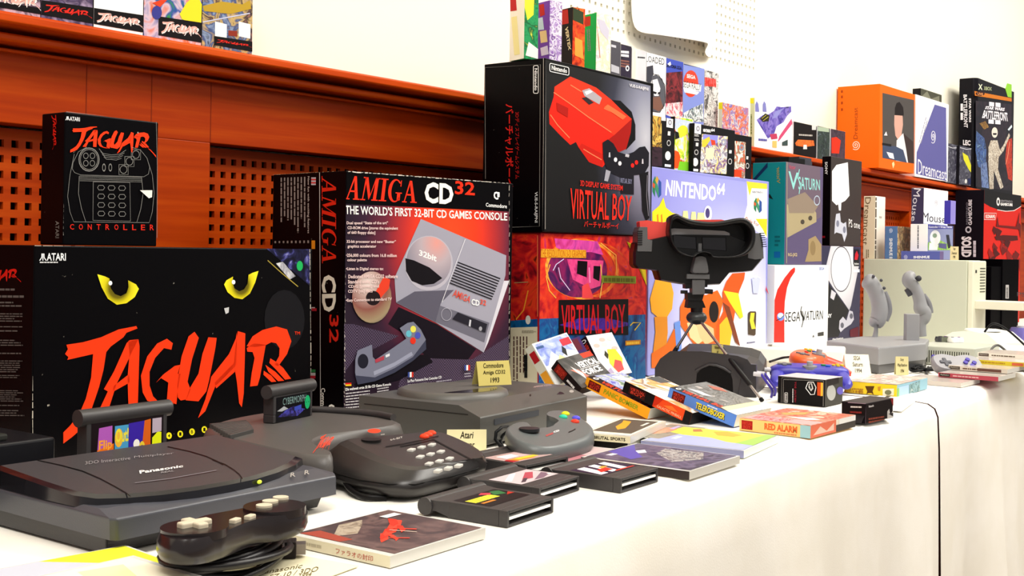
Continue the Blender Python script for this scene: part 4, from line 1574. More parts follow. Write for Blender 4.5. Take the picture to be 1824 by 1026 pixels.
for i, (c0, c1, ty, mf, lab) in enumerate(rowspec):
    fr, t, w_, h, d = stand('game_case', lab, 'game box', onL(c0, 1.598), 0, mf, 'd0ccc8', right=c1, top=ty, d=0.022, group=TALL)
    p = front(fr)
    if i == 0:
        p.poly(b1((905, 360), (945, 370), (945, 390), (905, 380)), 'c8c8d0')
        p.poly(b1((905, 520), (970, 545), (972, 600), (905, 580)), 'b8b8c0')
    if i == 1:
        p.bars(b1((982, 460), (1058, 470), (1055, 410), (985, 405)), 2, M('f0f0f4'), 0.7, 9, 0.2)
        p.bars(b1((980, 545), (1055, 560), (1055, 490), (980, 480)), 3, M('8a5a50'), 0.6, 1)
        p.ell(*b1((1037, 555))[0], 3.4, 5.2, 'e8e8ec', hole=0.5)
    if i == 2:
        p.bars(b1((1120, 475), (1180, 480), (1180, 460), (1120, 455)), 1, M('3a3a40'), 0.6, 2, 0.0)
    if i == 3:
        p.text('LOADED', b1((1188, 500), (1338, 530), (1338, 475), (1188, 450)), '2a2a2e', 0.0)
        p.poly(b1((1185, 540), (1245, 530), (1250, 600), (1225, 680), (1186, 660)), '3a3a44')
        p.poly(b1((1235, 620), (1270, 605), (1320, 640), (1344, 720), (1340, 860), (1300, 910), (1235, 905)), '55565e')
        p.poly(b1((1240, 650), (1280, 640), (1305, 720), (1290, 780), (1255, 780), (1240, 720)), 'dcdce0')
        p.poly(b1((1245, 740), (1275, 750), (1270, 765), (1245, 760)), '1a1a1e')
        p.poly(b1((1285, 750), (1305, 745), (1300, 765), (1282, 768)), '1a1a1e')
        p.poly(b1((1240, 790), (1300, 785), (1330, 880), (1290, 905), (1240, 880)), '7a5648')
        p.line(b1((1240, 600), (1290, 610), (1340, 690), (1345, 830), (1300, 915), (1240, 905)), 1, '141414')
    if i == 4:
        p.poly(b1((1345, 590), (1485, 580), (1485, 840), (1345, 860)), busy(['2a0a14', '5a1a20', '8a2a30', '1a0a18'], 40, 3))
        p.poly(b1((1345, 840), (1485, 828), (1485, 990), (1345, 930)), busy(['d8486a', 'f0e8e8', 'c02848', 'f4f0f0'], 40, 5))
        p.text('DAYTONA U.S.A.', b1((1350, 545), (1480, 570), (1480, 540), (1350, 515)), '0c0c20', 0.04)
        p.poly(b1((1362, 520), (1385, 500), (1392, 525), (1380, 535)), 'f0f0f4')
    if i == 5:
        p.ell(*b1((1552, 680))[0], 13.5, 24, 'd8402a')
        p.poly(b1((1486, 665), (1638, 690), (1632, 745), (1486, 720)), 'f0f0ec')
        p.text('SEGA RALLY', b1((1488, 708), (1634, 738), (1634, 680), (1488, 655)), '12181c', 0.0)
        p.text('SEGA', b1((1518, 632), (1590, 645), (1590, 615), (1520, 600)), 'f4e8e4', 0.03)
        p.poly(b1((1490, 720), (1560, 730), (1620, 750), (1600, 770), (1500, 750)), 'f0f0ec')
        p.poly(b1((1490, 920), (1560, 880), (1650, 840), (1655, 990), (1490, 990)), busy(['3a5a5a', 'f0f4f4', '2a3a44', 'c8d8d8'], 40, 8))
        p.line(b1((1486, 518), (1648, 545)), 1, '1c1c24')
    if i == 6:
        p.bars(b1((1662, 690), (1760, 700), (1756, 630), (1665, 610)), 1, M('d8342a'), 0.9, 7, 0.0)
    p.mb.v and p.build('front_print', t)

# games on the lilac carton
zt = hN+0.0022
TOPG = 'games standing on the lilac carton'
for i, (c0, c1, ty, by, mf, Yp, lab) in enumerate((
        (1142, 1200, 202, 297, M('0a080c'), 1.402, 'black-edged game with a fiery picture at the left end of the lilac carton top'),
        (1201, 1234, 207, 303, busy(['3a8a2a', '8ac83a', 'f0e848', 'c8d8f0', 'e86a1a', '4a6a2a'], 26, 3), 1.41, 'bright green and yellow game between two black-edged ones on the lilac carton'),
        (1234.5, 1308, 219, 311, M('0a080c'), 1.396, 'black-edged game with a white and purple picture on the lilac carton'),
        (1300, 1338, 237, 322, M('0a080c'), 1.424, 'black-edged game half hidden at the right end of the lilac carton'))):
    fr, t, w_, h, d = stand('game_carton', lab, 'game box', atY(c0, Yp, zt), 0, mf, '0c0a0e', right=c1, top=ty, d=0.012 if i != 3 else 0.02, group=TOPG)
    p = front(fr)

    def band(x, y0, y1, sl=0.15):
        # black band with white squares and a round seal
        p.poly(n1((x, y0), (x+72, y0+10), (x+70, y0+125), (x-4, y0+112)), 'f4f4f4', 4)
        p.ell(*n1((x+36, y0+60))[0], 3.2, 5, '8a8a96', 5, hole=0.5)

    if i == 0:
        p.poly(n1((135, 150), (245, 175), (250, 745), (135, 740)), busy(['3a2a1a', 'd8a03a', '1a1418', 'f0c860', '8a4a1a'], 30, 2))
        p.poly(n1((135, 520), (250, 530), (250, 745), (135, 740)), busy(['150c14', '3a2430', '0c080c'], 40, 2))
        band(302, 185, 0)
        p.poly(n1((240, 172), (290, 178), (290, 228), (240, 222)), 'f0f0f0', 4)
        p.poly(n1((315, 345), (345, 348), (342, 395), (312, 392)), 'd8d8d8', 4)
        p.ell(*n1((325, 480))[0], 3.6, 5.4, 'b8b8b8', 4, hole=0.7)
        p.ell(*n1((315, 625))[0], 5, 8, 'f0f0f0', 4)
        p.poly(n1((280, 720), (350, 728), (348, 755), (278, 748)), 'f4f4f4', 4)
    if i == 1:
        p.poly(n1((395, 195), (520, 220), (600, 240), (590, 400), (520, 330), (450, 300), (400, 330)), busy(['e0e4f8', 'b8c8f0', 'f4f4fc'], 30, 4))
        p.ell(*n1((490, 340))[0], 9, 10, 'd8e03a')
        p.poly(n1((395, 340), (440, 360), (450, 420), (400, 440)), '1a1a14')
        p.poly(n1((380, 560), (440, 580), (460, 640), (440, 770), (372, 765)), 'e8501a')
        p.poly(n1((450, 690), (575, 700), (565, 800), (430, 785)), '7ac82a')
    if i == 2:
        p.poly(n1((705, 375), (1000, 405), (985, 835), (680, 815)), busy(['f4f4f8', '4a3a58', 'e8e8f4', 'd8c860', '8a7ab8', '6a2a30', 'f0f0f0'], 42, 3), 3)
        p.poly(n1((720, 380), (890, 395), (880, 480), (800, 520), (715, 450)), '8a8ad8', 3.2)
        p.poly(n1((705, 450), (790, 405), (800, 450), (740, 530), (705, 520)), 'd8c43a', 3.4)
        p.poly(n1((745, 545), (845, 525), (835, 665), (745, 660)), 'e4dcb8', 3.4)
        p.poly(n1((805, 440), (855, 450), (860, 500), (815, 505)), 'd84028', 3.5)
        p.ell(*n1((955, 470))[0], 5, 6.5, '9a9ab0', 3.6, hole=0.4)
        p.text('NINTENDO', n1((718, 352), (805, 362), (805, 325), (718, 315)), 'f8f8f8', 0.04, lay=4)
        p.text('64', n1((810, 348), (850, 350), (850, 318), (810, 312)), 'f8f8f8', 0.04, lay=4)
        band(622, 255, 0)
        for y in (375, 425):
            p.bars(n1((620, y+30), (690, y+36), (690, y+6), (620, y)), 2, M('d0d0d0'), 0.5, 2)
        p.poly(n1((635, 475), (665, 478), (662, 518), (632, 515)), 'd8d8d8', 4)
        p.ell(*n1((640, 585))[0], 3.6, 5, 'b8b8b8', 4, hole=0.7)
        p.ell(*n1((628, 697))[0], 5, 7.5, 'f0f0f0', 4)
        p.poly(n1((585, 770), (662, 778), (660, 805), (582, 798)), 'f4f4f4', 4)
        p.poly(n1((1015, 560), (1045, 563), (1042, 600), (1012, 597)), 'd8d8d8', 4)
        p.ell(*n1((1025, 690))[0], 3.6, 5.4, 'b8b8b8', 4, hole=0.7)
        p.poly(n1((965, 860), (1040, 868), (1038, 890), (963, 882)), 'f4f4f4', 4)
    if i == 3:
        p.poly(n1((1080, 455), (1205, 470), (1195, 880), (1062, 870)), busy(['b8c0d8', 'e8e4d8', '8a6a50', 'e85a2a', '6a7ab0'], 36, 4), 3)
        p.poly(n1((1065, 780), (1160, 790), (1155, 870), (1062, 865)), 'd8401c', 3.3)
        p.ell(*n1((1158, 532))[0], 4.4, 6, '8a8a9a', 3.6, hole=0.4)
        p.poly(n1((1212, 630), (1235, 632), (1232, 668), (1210, 665)), 'd8d8d8', 4)
        p.ell(*n1((1224, 740))[0], 3.2, 5.2, 'b8b8b8', 4, hole=0.7)
    p.build('front_print', t)

# cases on the ledge between the tall row and the orange carton
fr, t, w_, h, d = stand('game_case', 'small case with red and violet figures and a yellow spine top, on the ledge', 'game box', onL(1286, 1.575), 0,
                        busy(['8a8ac8', 'd85a3a', 'e8d8c8', '5a5ab0', 'f08a5a', 'b83a2a', 'e8e0d0'], 34, 3), 'd8dcc8', 'c8c0a0', right=1333, top=182, left=1279)
p = side(fr, d)
p.poly(n1((893, 10), (945, 15), (943, 95), (893, 90)), 'f0e82a')
p.build('spine_print', t)
fr, t, w_, h, d = stand('game_case', 'white case picturing a violet flying robot, with a yellow spine top, on the ledge', 'game box', onL(1343.5, 1.572), 0,
                        M('f8f8fa'), 'd4dcb0', 'c8bc8a', right=1411, top=174, left=1335)
p = side(fr, d)
p.poly(n1((1250, -40), (1300, -40), (1300, 30), (1250, 25)), 'f0e82a')
p.bars(n1((1262, 380), (1262, 130), (1282, 130), (1282, 380)), 1, M('6a7a3a'), 0.6, 3)
p.build('spine_print', t)
p = front(fr)
VIO = busy(['3a2f80', '5a4aa8', '8a7ac8', '2c2464'], 40, 2)
p.poly(n1((1330, 215), (1400, 160), (1470, 150), (1530, 110), (1560, 60), (1620, 70), (1725, 28), (1728, 120), (1680, 170), (1640, 240), (1560, 290), (1530, 380), (1460, 430), (1400, 330)), VIO)
p.poly(n1((1370, 200), (1430, 140), (1480, 165), (1470, 230), (1400, 240)), '2a2618')
p.line(n1((1390, 200), (1440, 160)), 0.8, 'c8c040')
p.line(n1((1405, 225), (1465, 180)), 0.8, 'c8c040')
p.poly(n1((1540, 120), (1640, 80), (1560, 190), (1510, 200)), '8a88c8')
p.poly(n1((1730, 200), (1738, 260), (1600, 440), (1570, 470), (1590, 400)), 'c84870')
p.poly(n1((1480, 380), (1560, 370), (1570, 430), (1500, 440)), 'b83a5a')
p.ell(*n1((1605, 318))[0], 2.4, 2.4, 'ffffff')
for x in (1335, 1420):
    p.poly(n1((x-20, 120), (x+25, 125), (x+15, 30), (x-5, 0), (x-20, 40)), '7a7ab8')
p.bars(n1((1350, 470), (1450, 475), (1450, 425), (1350, 415)), 1, M('5a5aa0'), 0.5, 7, 0.0)
p.poly(n1((1510, 455), (1560, 455), (1560, 535), (1510, 530)), 'e8b868')
p.poly(n1((1620, 470), (1685, 440), (1685, 510), (1620, 510)), '3a4a4a')
p.build('front_print', t)
jc = [(1413, 1454, 216, 275, M('120c0c'), 'clear-edged case with an orange emblem on black, left of two narrow ledge cases'),
      (1455.5, 1477.5, 224, 275, busy(['1a2420', '3a4a44', '10181a', '6a7a80'], 60, 2), 'narrow dark green case on the ledge, between two red-marked cases'),
      (1479, 1505, 229, 275, busy(['241a24', '4a3a48', '181018'], 50, 3), 'narrow case with a red patch on the ledge, touching the orange carton')]
for i, (c0, c1, ty, by, mf, lab) in enumerate(jc):
    fr, t, w_, h, d = stand('jewel_case', lab, 'disc case', onL(c0, 1.566), 0, mf, M('e8e6e8', 0.2), M('d8d4cc'), right=c1, top=ty, d=0.012 if i else 0.03)
    p = front(fr)
    if i == 0:
        p.poly(s1((245, 240), (260, 220), (350, 225), (355, 255), (300, 262), (250, 255)), busy(['e84a1a', 'f07a2a', 'a8200c'], 90, 3))
        p.poly(s1((340, 130), (365, 130), (363, 165), (340, 165)), 'd8d4d0')
        p.bars(s1((265, 200), (350, 205), (350, 190), (265, 185)), 1, M('b8b0a8'), 0.6, 3)
        p.poly(s1((290, 275), (312, 275), (310, 250), (292, 250)), 'f0e8e0')
    if i == 1:
        p.poly(s1((372, 145), (438, 155), (438, 178), (372, 170)), 'a8b8a0')
    if i == 2:
        p.poly(s1((452, 210), (480, 205), (505, 225), (495, 300), (452, 298)), 'd83018')
    p.mb.v and p.build('front_print', t)

# flat black case and disc cases lying on the teal carton
fr = yawf(atY(1405, 1.405, hS+hX+0.0026), 0)
d_ = min(0.1, spand(fr, 1341))
t = thing('flat_case', fr.O, 'flat black case lying on top of the teal and purple carton', 'game box')
mb = MB()
fr2 = Frame(fr(0, 0, 0), fr.x, fr.y)
box6(mb, fr2, 0.10, d_, 0.014, M('0d0c0c'), M('131211'), M('e8742a'))
mb.build('case', t, bevel=0.0008)
fr = yawf(atY(1441, 1.406, hS+hX+0.0026), 0)
SILV = M('c4c4cc', 0.25)
for k in range(2):
    o = MB()
    q = yawf(Vector((fr.O.x-0.118, fr.O.y, fr.O.z+0.0105*k)), 0)
    box6(o, Frame(q(0.06+0.004*k, 0.004*k, 0), q.x, q.y), 0.078, 0.09, 0.0095, M('3c3c44', 0.3), M('2c2c34'), SILV)
    tag(o.build('jewel_case', base=q.O, bevel=0.0006), ('lower' if k == 0 else 'upper')+' of two silver disc cases lying beside the flat black case on the teal carton', 'disc case', 'disc cases on the teal carton')
# black spacer under the dark brown carton's left side is part of that carton

# ledge, right of the orange carton
fr, t, w_, h, d = stand('console_carton', 'white and blue carton with a grey swirl, right of the orange one on the ledge', 'box', onL(1629.5, 1.552), 0, M('f6f4f4'), 'e0dcd8', right=1688, top=168, d=0.06)
p = front(fr)
p.poly(d1((712, 660), (862, 262), (957, 290), (960, 745), (712, 800)), '5f5d9c')
p.poly(d1((712, 660), (720, 655), (960, 700), (960, 898), (708, 838)), '5f5d9c')
p.bars(d1((725, 575), (800, 290), (835, 300), (750, 590)), 2, M('a09cb0'), 0.35, 2)
p.text('Dreamcast', d1((722, 838), (958, 890), (958, 800), (722, 715)), 'f2f0f4', 0.0)
spiral(p, *d1((848, 527))[0], 4.8, 13, 'e8e6f0', 1.1)
p.build('front_print', t)
fr, t, w_, h, d = stand('console_carton', 'dark grey carton standing behind the white and blue one on the ledge', 'box', onL(1637.6, 1.625), 0, M('4a4a3e'), '141416', '3a3a34', right=1675, top=157, left=1623)
p = front(fr)
p.poly(d1((742, 200), (800, 150), (830, 215), (900, 190), (900, 250), (742, 230)), '7a7a68')
p.build('front_print', t)
x1 = Z(1680, 130, 4.667)
for i, (c0, c1, ty, lab) in enumerate(((1684, 1708, 254, 'grey-black game case leaning left of the one with a yellow oval on the ledge'),
                                       (1708.5, 1729, 259, 'black game case with a yellow oval, beside the tall black and bronze carton'))):
    fr, t, w_, h, d = stand('game_case', lab, 'game box', onL(c0, 1.553-0.012*i), 0, busy(['1a1820', '4a4858', '2a2838', '7a7a88', '141218'], 40, 4+i), '18161c', right=c1, top=ty, d=0.018)
    p = front(fr)
    p.line(x1((25+i*115, 605+i*15), (80+i*115, 625+i*10), (140+i*95, 620+i*10)), 1.0, 'd8d8e0')
    if i:
        p.poly(x1((160, 660), (205, 690), (245, 770), (250, 830), (210, 800), (170, 720)), 'd8d428')
        p.poly(x1((205, 880), (290, 885), (290, 935), (210, 930)), '1c2450')
        p.ell(*x1((275, 900))[0], 2.2, 3.4, 'e8e8f0')
    p.ell(*x1((120+i*68, 900))[0], 2, 4, 'e8e4e0')
    p.build('front_print', t)
fr = yawf(onL(1737, 1.562), 0)
w_, h, d = span(fr, 1803.5), rise(fr, 138), spand(fr, 1706)
t = thing('game_carton', fr.O, 'tall black carton with a bronze armoured figure at the right end of the ledge', 'box')
mb = MB()
rc = 0.022
prof = [(w_, 0), (rc, 0)]+[(rc-rc*math.sin(a*math.pi/12), rc-rc*math.cos(a*math.pi/12)) for a in range(1, 7)]+[(0, d), (w_, d)]
mb.loft([[fr(x, y, 0) for x, y in prof], [fr(x, y, h) for x, y in prof]], M('0e0c14', 0.35), False)
mb.build('carton', t, bevel=0.0008)
p = front(fr)
p.poly(x1((270, 230), (568, 260), (573, 980), (270, 945)), busy(['0c0a14', '141020', '2a1c28', '0a0810'], 18, 3))
p.poly(x1((275, 480), (340, 540), (360, 640), (350, 800), (290, 780), (268, 640)), busy(['2a3a6a', '4a6aa8', '1a2448', '8ab0d8'], 40, 3))
p.poly(x1((310, 760), (360, 740), (380, 960), (320, 950)), busy(['3a4a80', '7a90c0', '1a2448'], 40, 5))
p.poly(x1((530, 560), (572, 540), (574, 900), (540, 880), (515, 720)), busy(['8a2018', 'c83a20', '4a1410'], 40, 7))
p.line(x1((552, 570), (538, 680), (520, 760)), 1, 'f09070')
p.poly(x1((300, 420), (350, 400), (380, 450), (340, 470)), busy(['a87a30', '5a3a20', 'd8a848'], 60, 2))
p.poly(x1((375, 620), (395, 560), (450, 560), (470, 640), (500, 600), (545, 500), (555, 520), (500, 650), (460, 700), (455, 800), (500, 950), (475, 965), (420, 810), (418, 965), (385, 965), (375, 760)),
       busy(['d8c8b0', '8a7460', 'f0e8d8', '6a5648', 'b8a488'], 60, 3))
p.ell(*x1((427, 495))[0], 5.4, 9.4, 'e0d8cc')
p.poly(x1((412, 500), (445, 500), (440, 515), (415, 515)), '201a1c')
p.poly(x1((535, 470), (568, 430), (572, 450), (545, 480)), 'd8f0f4')
WHT = 'eae6ee'
p.text('STAR WARS', x1((345, 300), (510, 318), (510, 290), (350, 275)), WHT, 0.05, 0.2)
p.text('BATTLEFRONT', x1((320, 375), (545, 405), (530, 330), (340, 308)), WHT, 0.03)
p.text('II', x1((375, 420), (475, 428), (475, 395), (375, 385)), WHT, 0.05)
p.text('II', x1((380, 275), (475, 285), (475, 250), (380, 240)), WHT, 0.05)
p.text('X', x1((290, 138), (325, 142), (325, 95), (290, 90)), 'd8dcc0', 0.03)
p.text('XBOX', x1((335, 142), (402, 148), (402, 118), (335, 110)), 'a8b088', 0.03)
p.poly(x1((258, 150), (568, 210), (568, 238), (262, 188)), 'c8701a', 4)
p.ell(*x1((306, 172))[0], 8, 4, '3a1408', 4.3)
p.text('LIVE', x1((285, 182), (330, 188), (330, 168), (285, 160)), 'e89a5a', 0.02, lay=4.6)
p.poly(x1((530, 85), (568, 96), (568, 205), (535, 198), (515, 130)), '8ac83a', 3)
p.build('front_print', t)
p = Print(fr(0, d, 0), -fr.y, fr.z, px=True)
p.text('BATTLEFRONT', x1((168, 180), (172, 455), (205, 455), (198, 180)), WHT, 0.03)
p.text('STAR WARS', x1((213, 210), (215, 410), (232, 410), (232, 210)), WHT, 0.04)
p.text('II', x1((145, 255), (145, 390), (165, 390), (165, 255)), WHT, 0.05)
p.text('LEC', x1((165, 600), (228, 605), (228, 560), (165, 555)), WHT, 0.05)
p.build('spine_print', t)

# carton beyond the tower console
fr = yawf(atY(1749.5, 1.46), 0)
w_, h, d = 0.5, rise(fr, 338), spand(fr, 1698)
gq = Z(1690, 320, 3.948)
tG = carton_box('console_carton', fr, w_, d, h, 'tall red and black carton beyond the pale tower console, at the right edge', 'box', M('d01c0c', 0.4), M('0b0914'), M('0c0a10'))
p = front(fr)
p.poly(gq((240, 66), (620, 100), (620, 160), (529, 190), (440, 222), (350, 212), (290, 190), (245, 165)), '0c090b')
p.line(gq((340, 212), (400, 222), (460, 218), (529, 190), (600, 150)), 1.2, 'e8e4e0')
p.text('NINTENDO', gq((362, 158), (448, 165), (448, 148), (362, 140)), '8a868a', 0.02)
p.text('GAMECUBE', gq((362, 182), (448, 187), (448, 168), (362, 162)), 'f0ecec', 0.05)
p.ell(*gq((347, 155))[0], 3, 7.5, 'e4e0e0', hole=0.5)
p.line(gq((248, 235), (335, 236), (325, 282), (248, 280), (248, 235)), 1.0, 'f0d0cc')
p.text('KONAMI', gq((258, 272), (322, 273), (322, 246), (258, 245)), 'f4d8d4', 0.05)
for k in range(16):
    rnd = random.Random(k)
    x, y = 255+rnd.random()*250, 300+rnd.random()*260
    p.poly(gq((x, y), (x+18+rnd.random()*30, y+20+rnd.random()*30), (x+5, y+60+rnd.random()*50), (x-10, y+30)), ('6a0c06', '4a0805', '8a1008')[k % 3])
p.poly(gq((320, 400), (380, 390), (480, 395), (485, 425), (440, 430), (330, 425)), '4a0805')
p.poly(gq((340, 260), (330, 330), (490, 350), (495, 230), (470, 330), (350, 320)), '6a0c06')
p.poly(gq((245, 745), (300, 748), (300, 838), (245, 836)), 'f0ecf0')
p.bars(gq((250, 830), (250, 752), (295, 752), (295, 830)), 3, M('3a2a3a'), 0.4, 3)
p.build('front_print', tG)
p = side(fr, d)
p.text('GAMECUBE', gq((163, 320), (163, 140), (138, 140), (138, 320)), 'e8e6ee', 0.03)
p.text('NINTENDO', gq((135, 315), (135, 160), (122, 160), (122, 315)), '7a7884', 0.02)
p.ell(*gq((138, 352))[0], 5.5, 6, 'c8c6d0', hole=0.55)
p.text('SOLID', gq((88, 400), (88, 545), (160, 545), (160, 400)), 'f0eef4', 0.05)
p.bars(gq((172, 430), (172, 600), (196, 600), (196, 430)), 1, M('d8d4e0'), 0.8, 2)
p.build('side_print', tG)
# ================================================================== consoles, pads and cartridges at the front
def Gp(z, f, *pts):
    """points read off an enlarged detail, dropped on the horizontal plane z"""
    return [G(*q_, z) for q_ in f(*pts)]


DKG = plastic('403e40', 0.42)
DKG2 = plastic('2c2a2c', 0.45)
BLKP = plastic('1b1a1c', 0.4)
GLOSS = M('15141a', 0.16, spec=0.5)


def lay_z(pts, z):
    return [Vector((p_[0], p_[1], z)) for p_ in pts]


def offset2(pts, k):
    """grow (k>0) or shrink an outline about its centroid by k metres"""
    c = sum((Vector(p_) for p_ in pts), Vector())/len(pts)
    return [c+(Vector(p_)-c)*(1+k/max(1e-4, (Vector(p_)-c).length)) for p_ in pts]


def fan(mbx, ring_, m):
    mbx.add(ring_, [tuple(range(len(ring_)))], m)


def ztop(pts, h):
    return [Vector((p_[0], p_[1], h)) for p_ in pts]


def smooth_closed(pts, n=4):
    """Catmull-Rom through a closed outline"""
    out = []
    N = len(pts)
    P_ = [Vector(p_) for p_ in pts]
    for i in range(N):
        a, b_, c, d = P_[i-1], P_[i], P_[(i+1) % N], P_[(i+2) % N]
        for k in range(n):
            t = k/n
            out.append(0.5*((2*b_)+(c-a)*t+(2*a-5*b_+4*c-d)*t*t+(3*b_-a-3*c+d)*t**3))
    return out


# ---- broad dark disc console at the front left
f3 = yawf(Vector((0.573, 0.889, 0)), 1.5)
t3 = thing('disc_console', f3.O, 'broad dark grey disc console with arched lid, nearest the camera at left', 'game console')
mb = MB()
w3, d3 = 0.267, 0.205
mb.loft([[f3(x, y, 0.002) for x, y in ((0.006, 0.022), (w3-0.012, 0.022), (w3-0.006, d3), (0.003, d3))],
         [f3(x, y, 0.019) for x, y in ((0.003, 0.018), (w3-0.006, 0.018), (w3-0.003, d3), (0.002, d3))]], DKG2, False)
mb.build('base', t3, bevel=0.0015)
mb = MB()
mb.loft([[f3(x, y, 0.017) for x, y in ((0.003, 0.001), (w3-0.006, 0.001), (w3, 0.012), (w3, d3), (0.0, d3), (0.0, 0.008))],
         [f3(x, y, 0.0365) for x, y in ((0.001, 0.0), (w3-0.008, 0.0), (w3+0.002, 0.012), (w3+0.002, d3), (-0.002, d3), (-0.002, 0.006))],
         [f3(x, y, 0.041) for x, y in ((0.006, 0.024), (w3-0.012, 0.028), (w3-0.006, 0.04), (w3-0.008, d3), (0.004, d3), (0.003, 0.03))]], plastic('43444c', 0.38), False)
mb.build('shell', t3, bevel=0.002, seg=3)
# arched lid: front edge bows forward, its rim is glossy
front_c = [(-0.001, 0.193), (-0.002, 0.112), (-0.001, 0.062), (0.008, 0.040), (0.03, 0.026), (0.06, 0.016), (0.095, 0.0105), (0.13, 0.0095), (0.165, 0.0115), (0.2, 0.02), (0.235, 0.034),
           (0.262, 0.052), (0.266, 0.09), (0.266, 0.193)]
lz = lambda y: 0.0455+0.055*y
mb = MB()
r0 = [f3(x, y, 0.0385) for x, y in front_c]
r1 = [f3(x+0.0008*(0.13-x)/0.13, y+0.0012, lz(y)-0.001) for x, y in front_c]
r2 = [f3(x+0.006*(0.13-x)/0.13, y+0.006*(y < 0.15), lz(y)+0.0016) for x, y in front_c]
mb.loft([r0, r1], GLOSS, True, True, False)
mb.loft([r1, r2], GLOSS, True, False, False)
fan(mb, r2, plastic('3c383b', 0.4))
lid = mb.build('lid', t3)
lidz = lambda y: lz(y)+0.0016
pr = Print(f3(0, 0, lidz(0)), f3.x, Vector((0, 1, 0.055)), px=True)
c6 = Z(0, 680, 2.965)
for pts in (c6((175, 420), (300, 445), (420, 475), (520, 515), (610, 560), (665, 590), (690, 610)), c6((880, 350), (1000, 375), (1090, 400), (1150, 425), (1186, 445))):
    pr.line(pts, 1.5, '08080a')
z7 = Z(380, 640, 4.275)
pr.line(z7((0, 775), (100, 810), (170, 850), (215, 885), (240, 920)), 1.4, '08080a')
pr.text('Panasonic', c6((735, 492), (968, 458), (968, 445), (730, 475)), 'e8e4e2', 0.03)
pr.text('REAL', c6((850, 490), (920, 480), (920, 472), (850, 481)), '8a8688', 0.02)
pr.text('3DO Interactive', c6((435, 445), (680, 418), (680, 402), (435, 428)), '8f888a', 0.0)
pr.text('Multiplayer', c6((700, 415), (915, 393), (915, 380), (700, 400)), '8f888a', 0.0)
pr.line(c6((710, 540), (900, 518), (1150, 475)), 1.0, '77737a')
pr.build('lid_lettering', t3)
mb = MB()
q = f3(0.166, 0.0098, 0.0425)
mb.ball(q, 0.0032, 0.002, 0.002, M('b8c83a', 0.3, emit=0.9), yawf((0, 0, 0), 20))
mb.build('indicator_lamp', t3)
pr = Print(f3(0, 0, 0.0418), f3.x, f3.y, px=True)
for x, y in ((605, 880), (712, 862)):
    pr.text('R', z7((x-18, y+18), (x+20, y+14), (x+18, y-18), (x-15, y-14)), 'b8b0a8', 0.0)
pr.build('port_marks', t3)

# ---- black pad with its cable coiled underneath
z8 = Z(250, 840, 4.56)
tp = thing('game_pad', G(395, 985, 0.02), 'glossy black pad with beige buttons lying on its coiled black cable', 'game controller')
GPAD = M('1f191b', 0.22, spec=0.5)
top_o = z8((150, 480), (190, 440), (270, 415), (400, 400), (520, 355), (700, 320), (850, 290), (930, 250), (1050, 235), (1200, 225), (1320, 255), (1345, 285), (1290, 325), (1180, 350),
           (1060, 365), (900, 400), (700, 480), (640, 500), (520, 535), (380, 555), (250, 550), (170, 520))
zt_ = 0.050
ringT = [G(*q, zt_) for q in top_o]
ctr_ = sum(ringT, Vector())/len(ringT)
grow = lambda k, z: [Vector((p_.x+(p_.x-ctr_.x)*k, p_.y+(p_.y-ctr_.y)*k, z)) for p_ in ringT]
mb = MB()
mb.loft([smooth_closed(grow(-0.10, 0.029), 3), smooth_closed(grow(-0.005, 0.0315), 3), smooth_closed(grow(0.03, 0.0365), 3), smooth_closed(grow(0.028, 0.045), 3), smooth_closed(grow(-0.02, zt_), 3)],
        GPAD, True)
mb.build('body', tp)
BEIGE = M('c9bda6', 0.5)
for cx_, cy_, rx in ((440, 470, 215), (1090, 300, 215)):
    mb = MB()
    c_ = G(*z8((cx_, cy_))[0], zt_)
    mb.cyl(c_-Vector((0, 0, 0.004)), c_+Vector((0, 0, 0.0025)), 0.026, GPAD, 28)
    mb.build('dial_plate', tp, bevel=0.0012)
mb = MB()
cD = G(*z8((440, 425))[0], zt_+0.0035)
fr = yawf(cD, -4)
mb.box(fr, (-0.0135, -0.0045, -0.005), (0.0135, 0.0045, 0.003), BEIGE)
mb.box(fr, (-0.0045, -0.0135, -0.005), (0.0045, 0.0135, 0.0028), BEIGE)
mb.build('direction_pad', tp, bevel=0.0016, seg=3)
for x, y in ((1005, 280), (1055, 245), (1140, 215)):
    mb = MB()
    c_ = G(*z8((x, y))[0], zt_+0.003)
    mb.cyl(c_-Vector((0, 0, 0.004)), c_+Vector((0, 0, 0.0012)), 0.0068, BEIGE, 18)
    mb.build('button', tp, bevel=0.0012, seg=3)
for x, y in ((770, 410), (890, 380)):
    mb = MB()
    fr = yawf(G(*z8((x, y))[0], zt_), 20)
    mb.box(fr, (-0.005, -0.003, -0.002), (0.005, 0.003, 0.003), BEIGE)
    mb.build('button', tp, bevel=0.001)
# cable: one long coil ending in a plug
mb = MB()
CAB = M('100d10', 0.35, spec=0.4)
path = []
cc = G(404, 994, 0.012)
for k in range(150):
    t = k/149
    a = 0.4+t*5.5*2*math.pi
    rx, ry = 0.052-0.008*math.sin(t*9), 0.036-0.007*math.cos(t*7)
    path.append(cc+Vector((rx*math.cos(a)*0.9+0.012*math.cos(a)*math.sin(t*3), ry*math.sin(a)+0.010*math.cos(a), -0.0080+0.022*abs(math.sin(t*11))*0.8)))
end = G(492, 975, 0.008)
path += [path[-1]*(1-s)+end*s+Vector((0, 0, 0.002)) for s in (0.35, 0.7, 1)]
mb.tube(path, 0.0036, CAB, 7)
mb.build('cable', tp)
mb = MB()
pa, pb = G(490, 977, 0.009), G(528, 976, 0.009)
mb.tube([pa, pa*0.4+pb*0.6], 0.0075, M('1c1a1c', 0.3), 10)
fr = Frame(pb, (pb-pa), Vector((0, 0, 1)).cross(pb-pa))
mb.box(fr, (-0.012, -0.009, -0.007), (0.0, 0.009, 0.007), M('2a2426', 0.35))
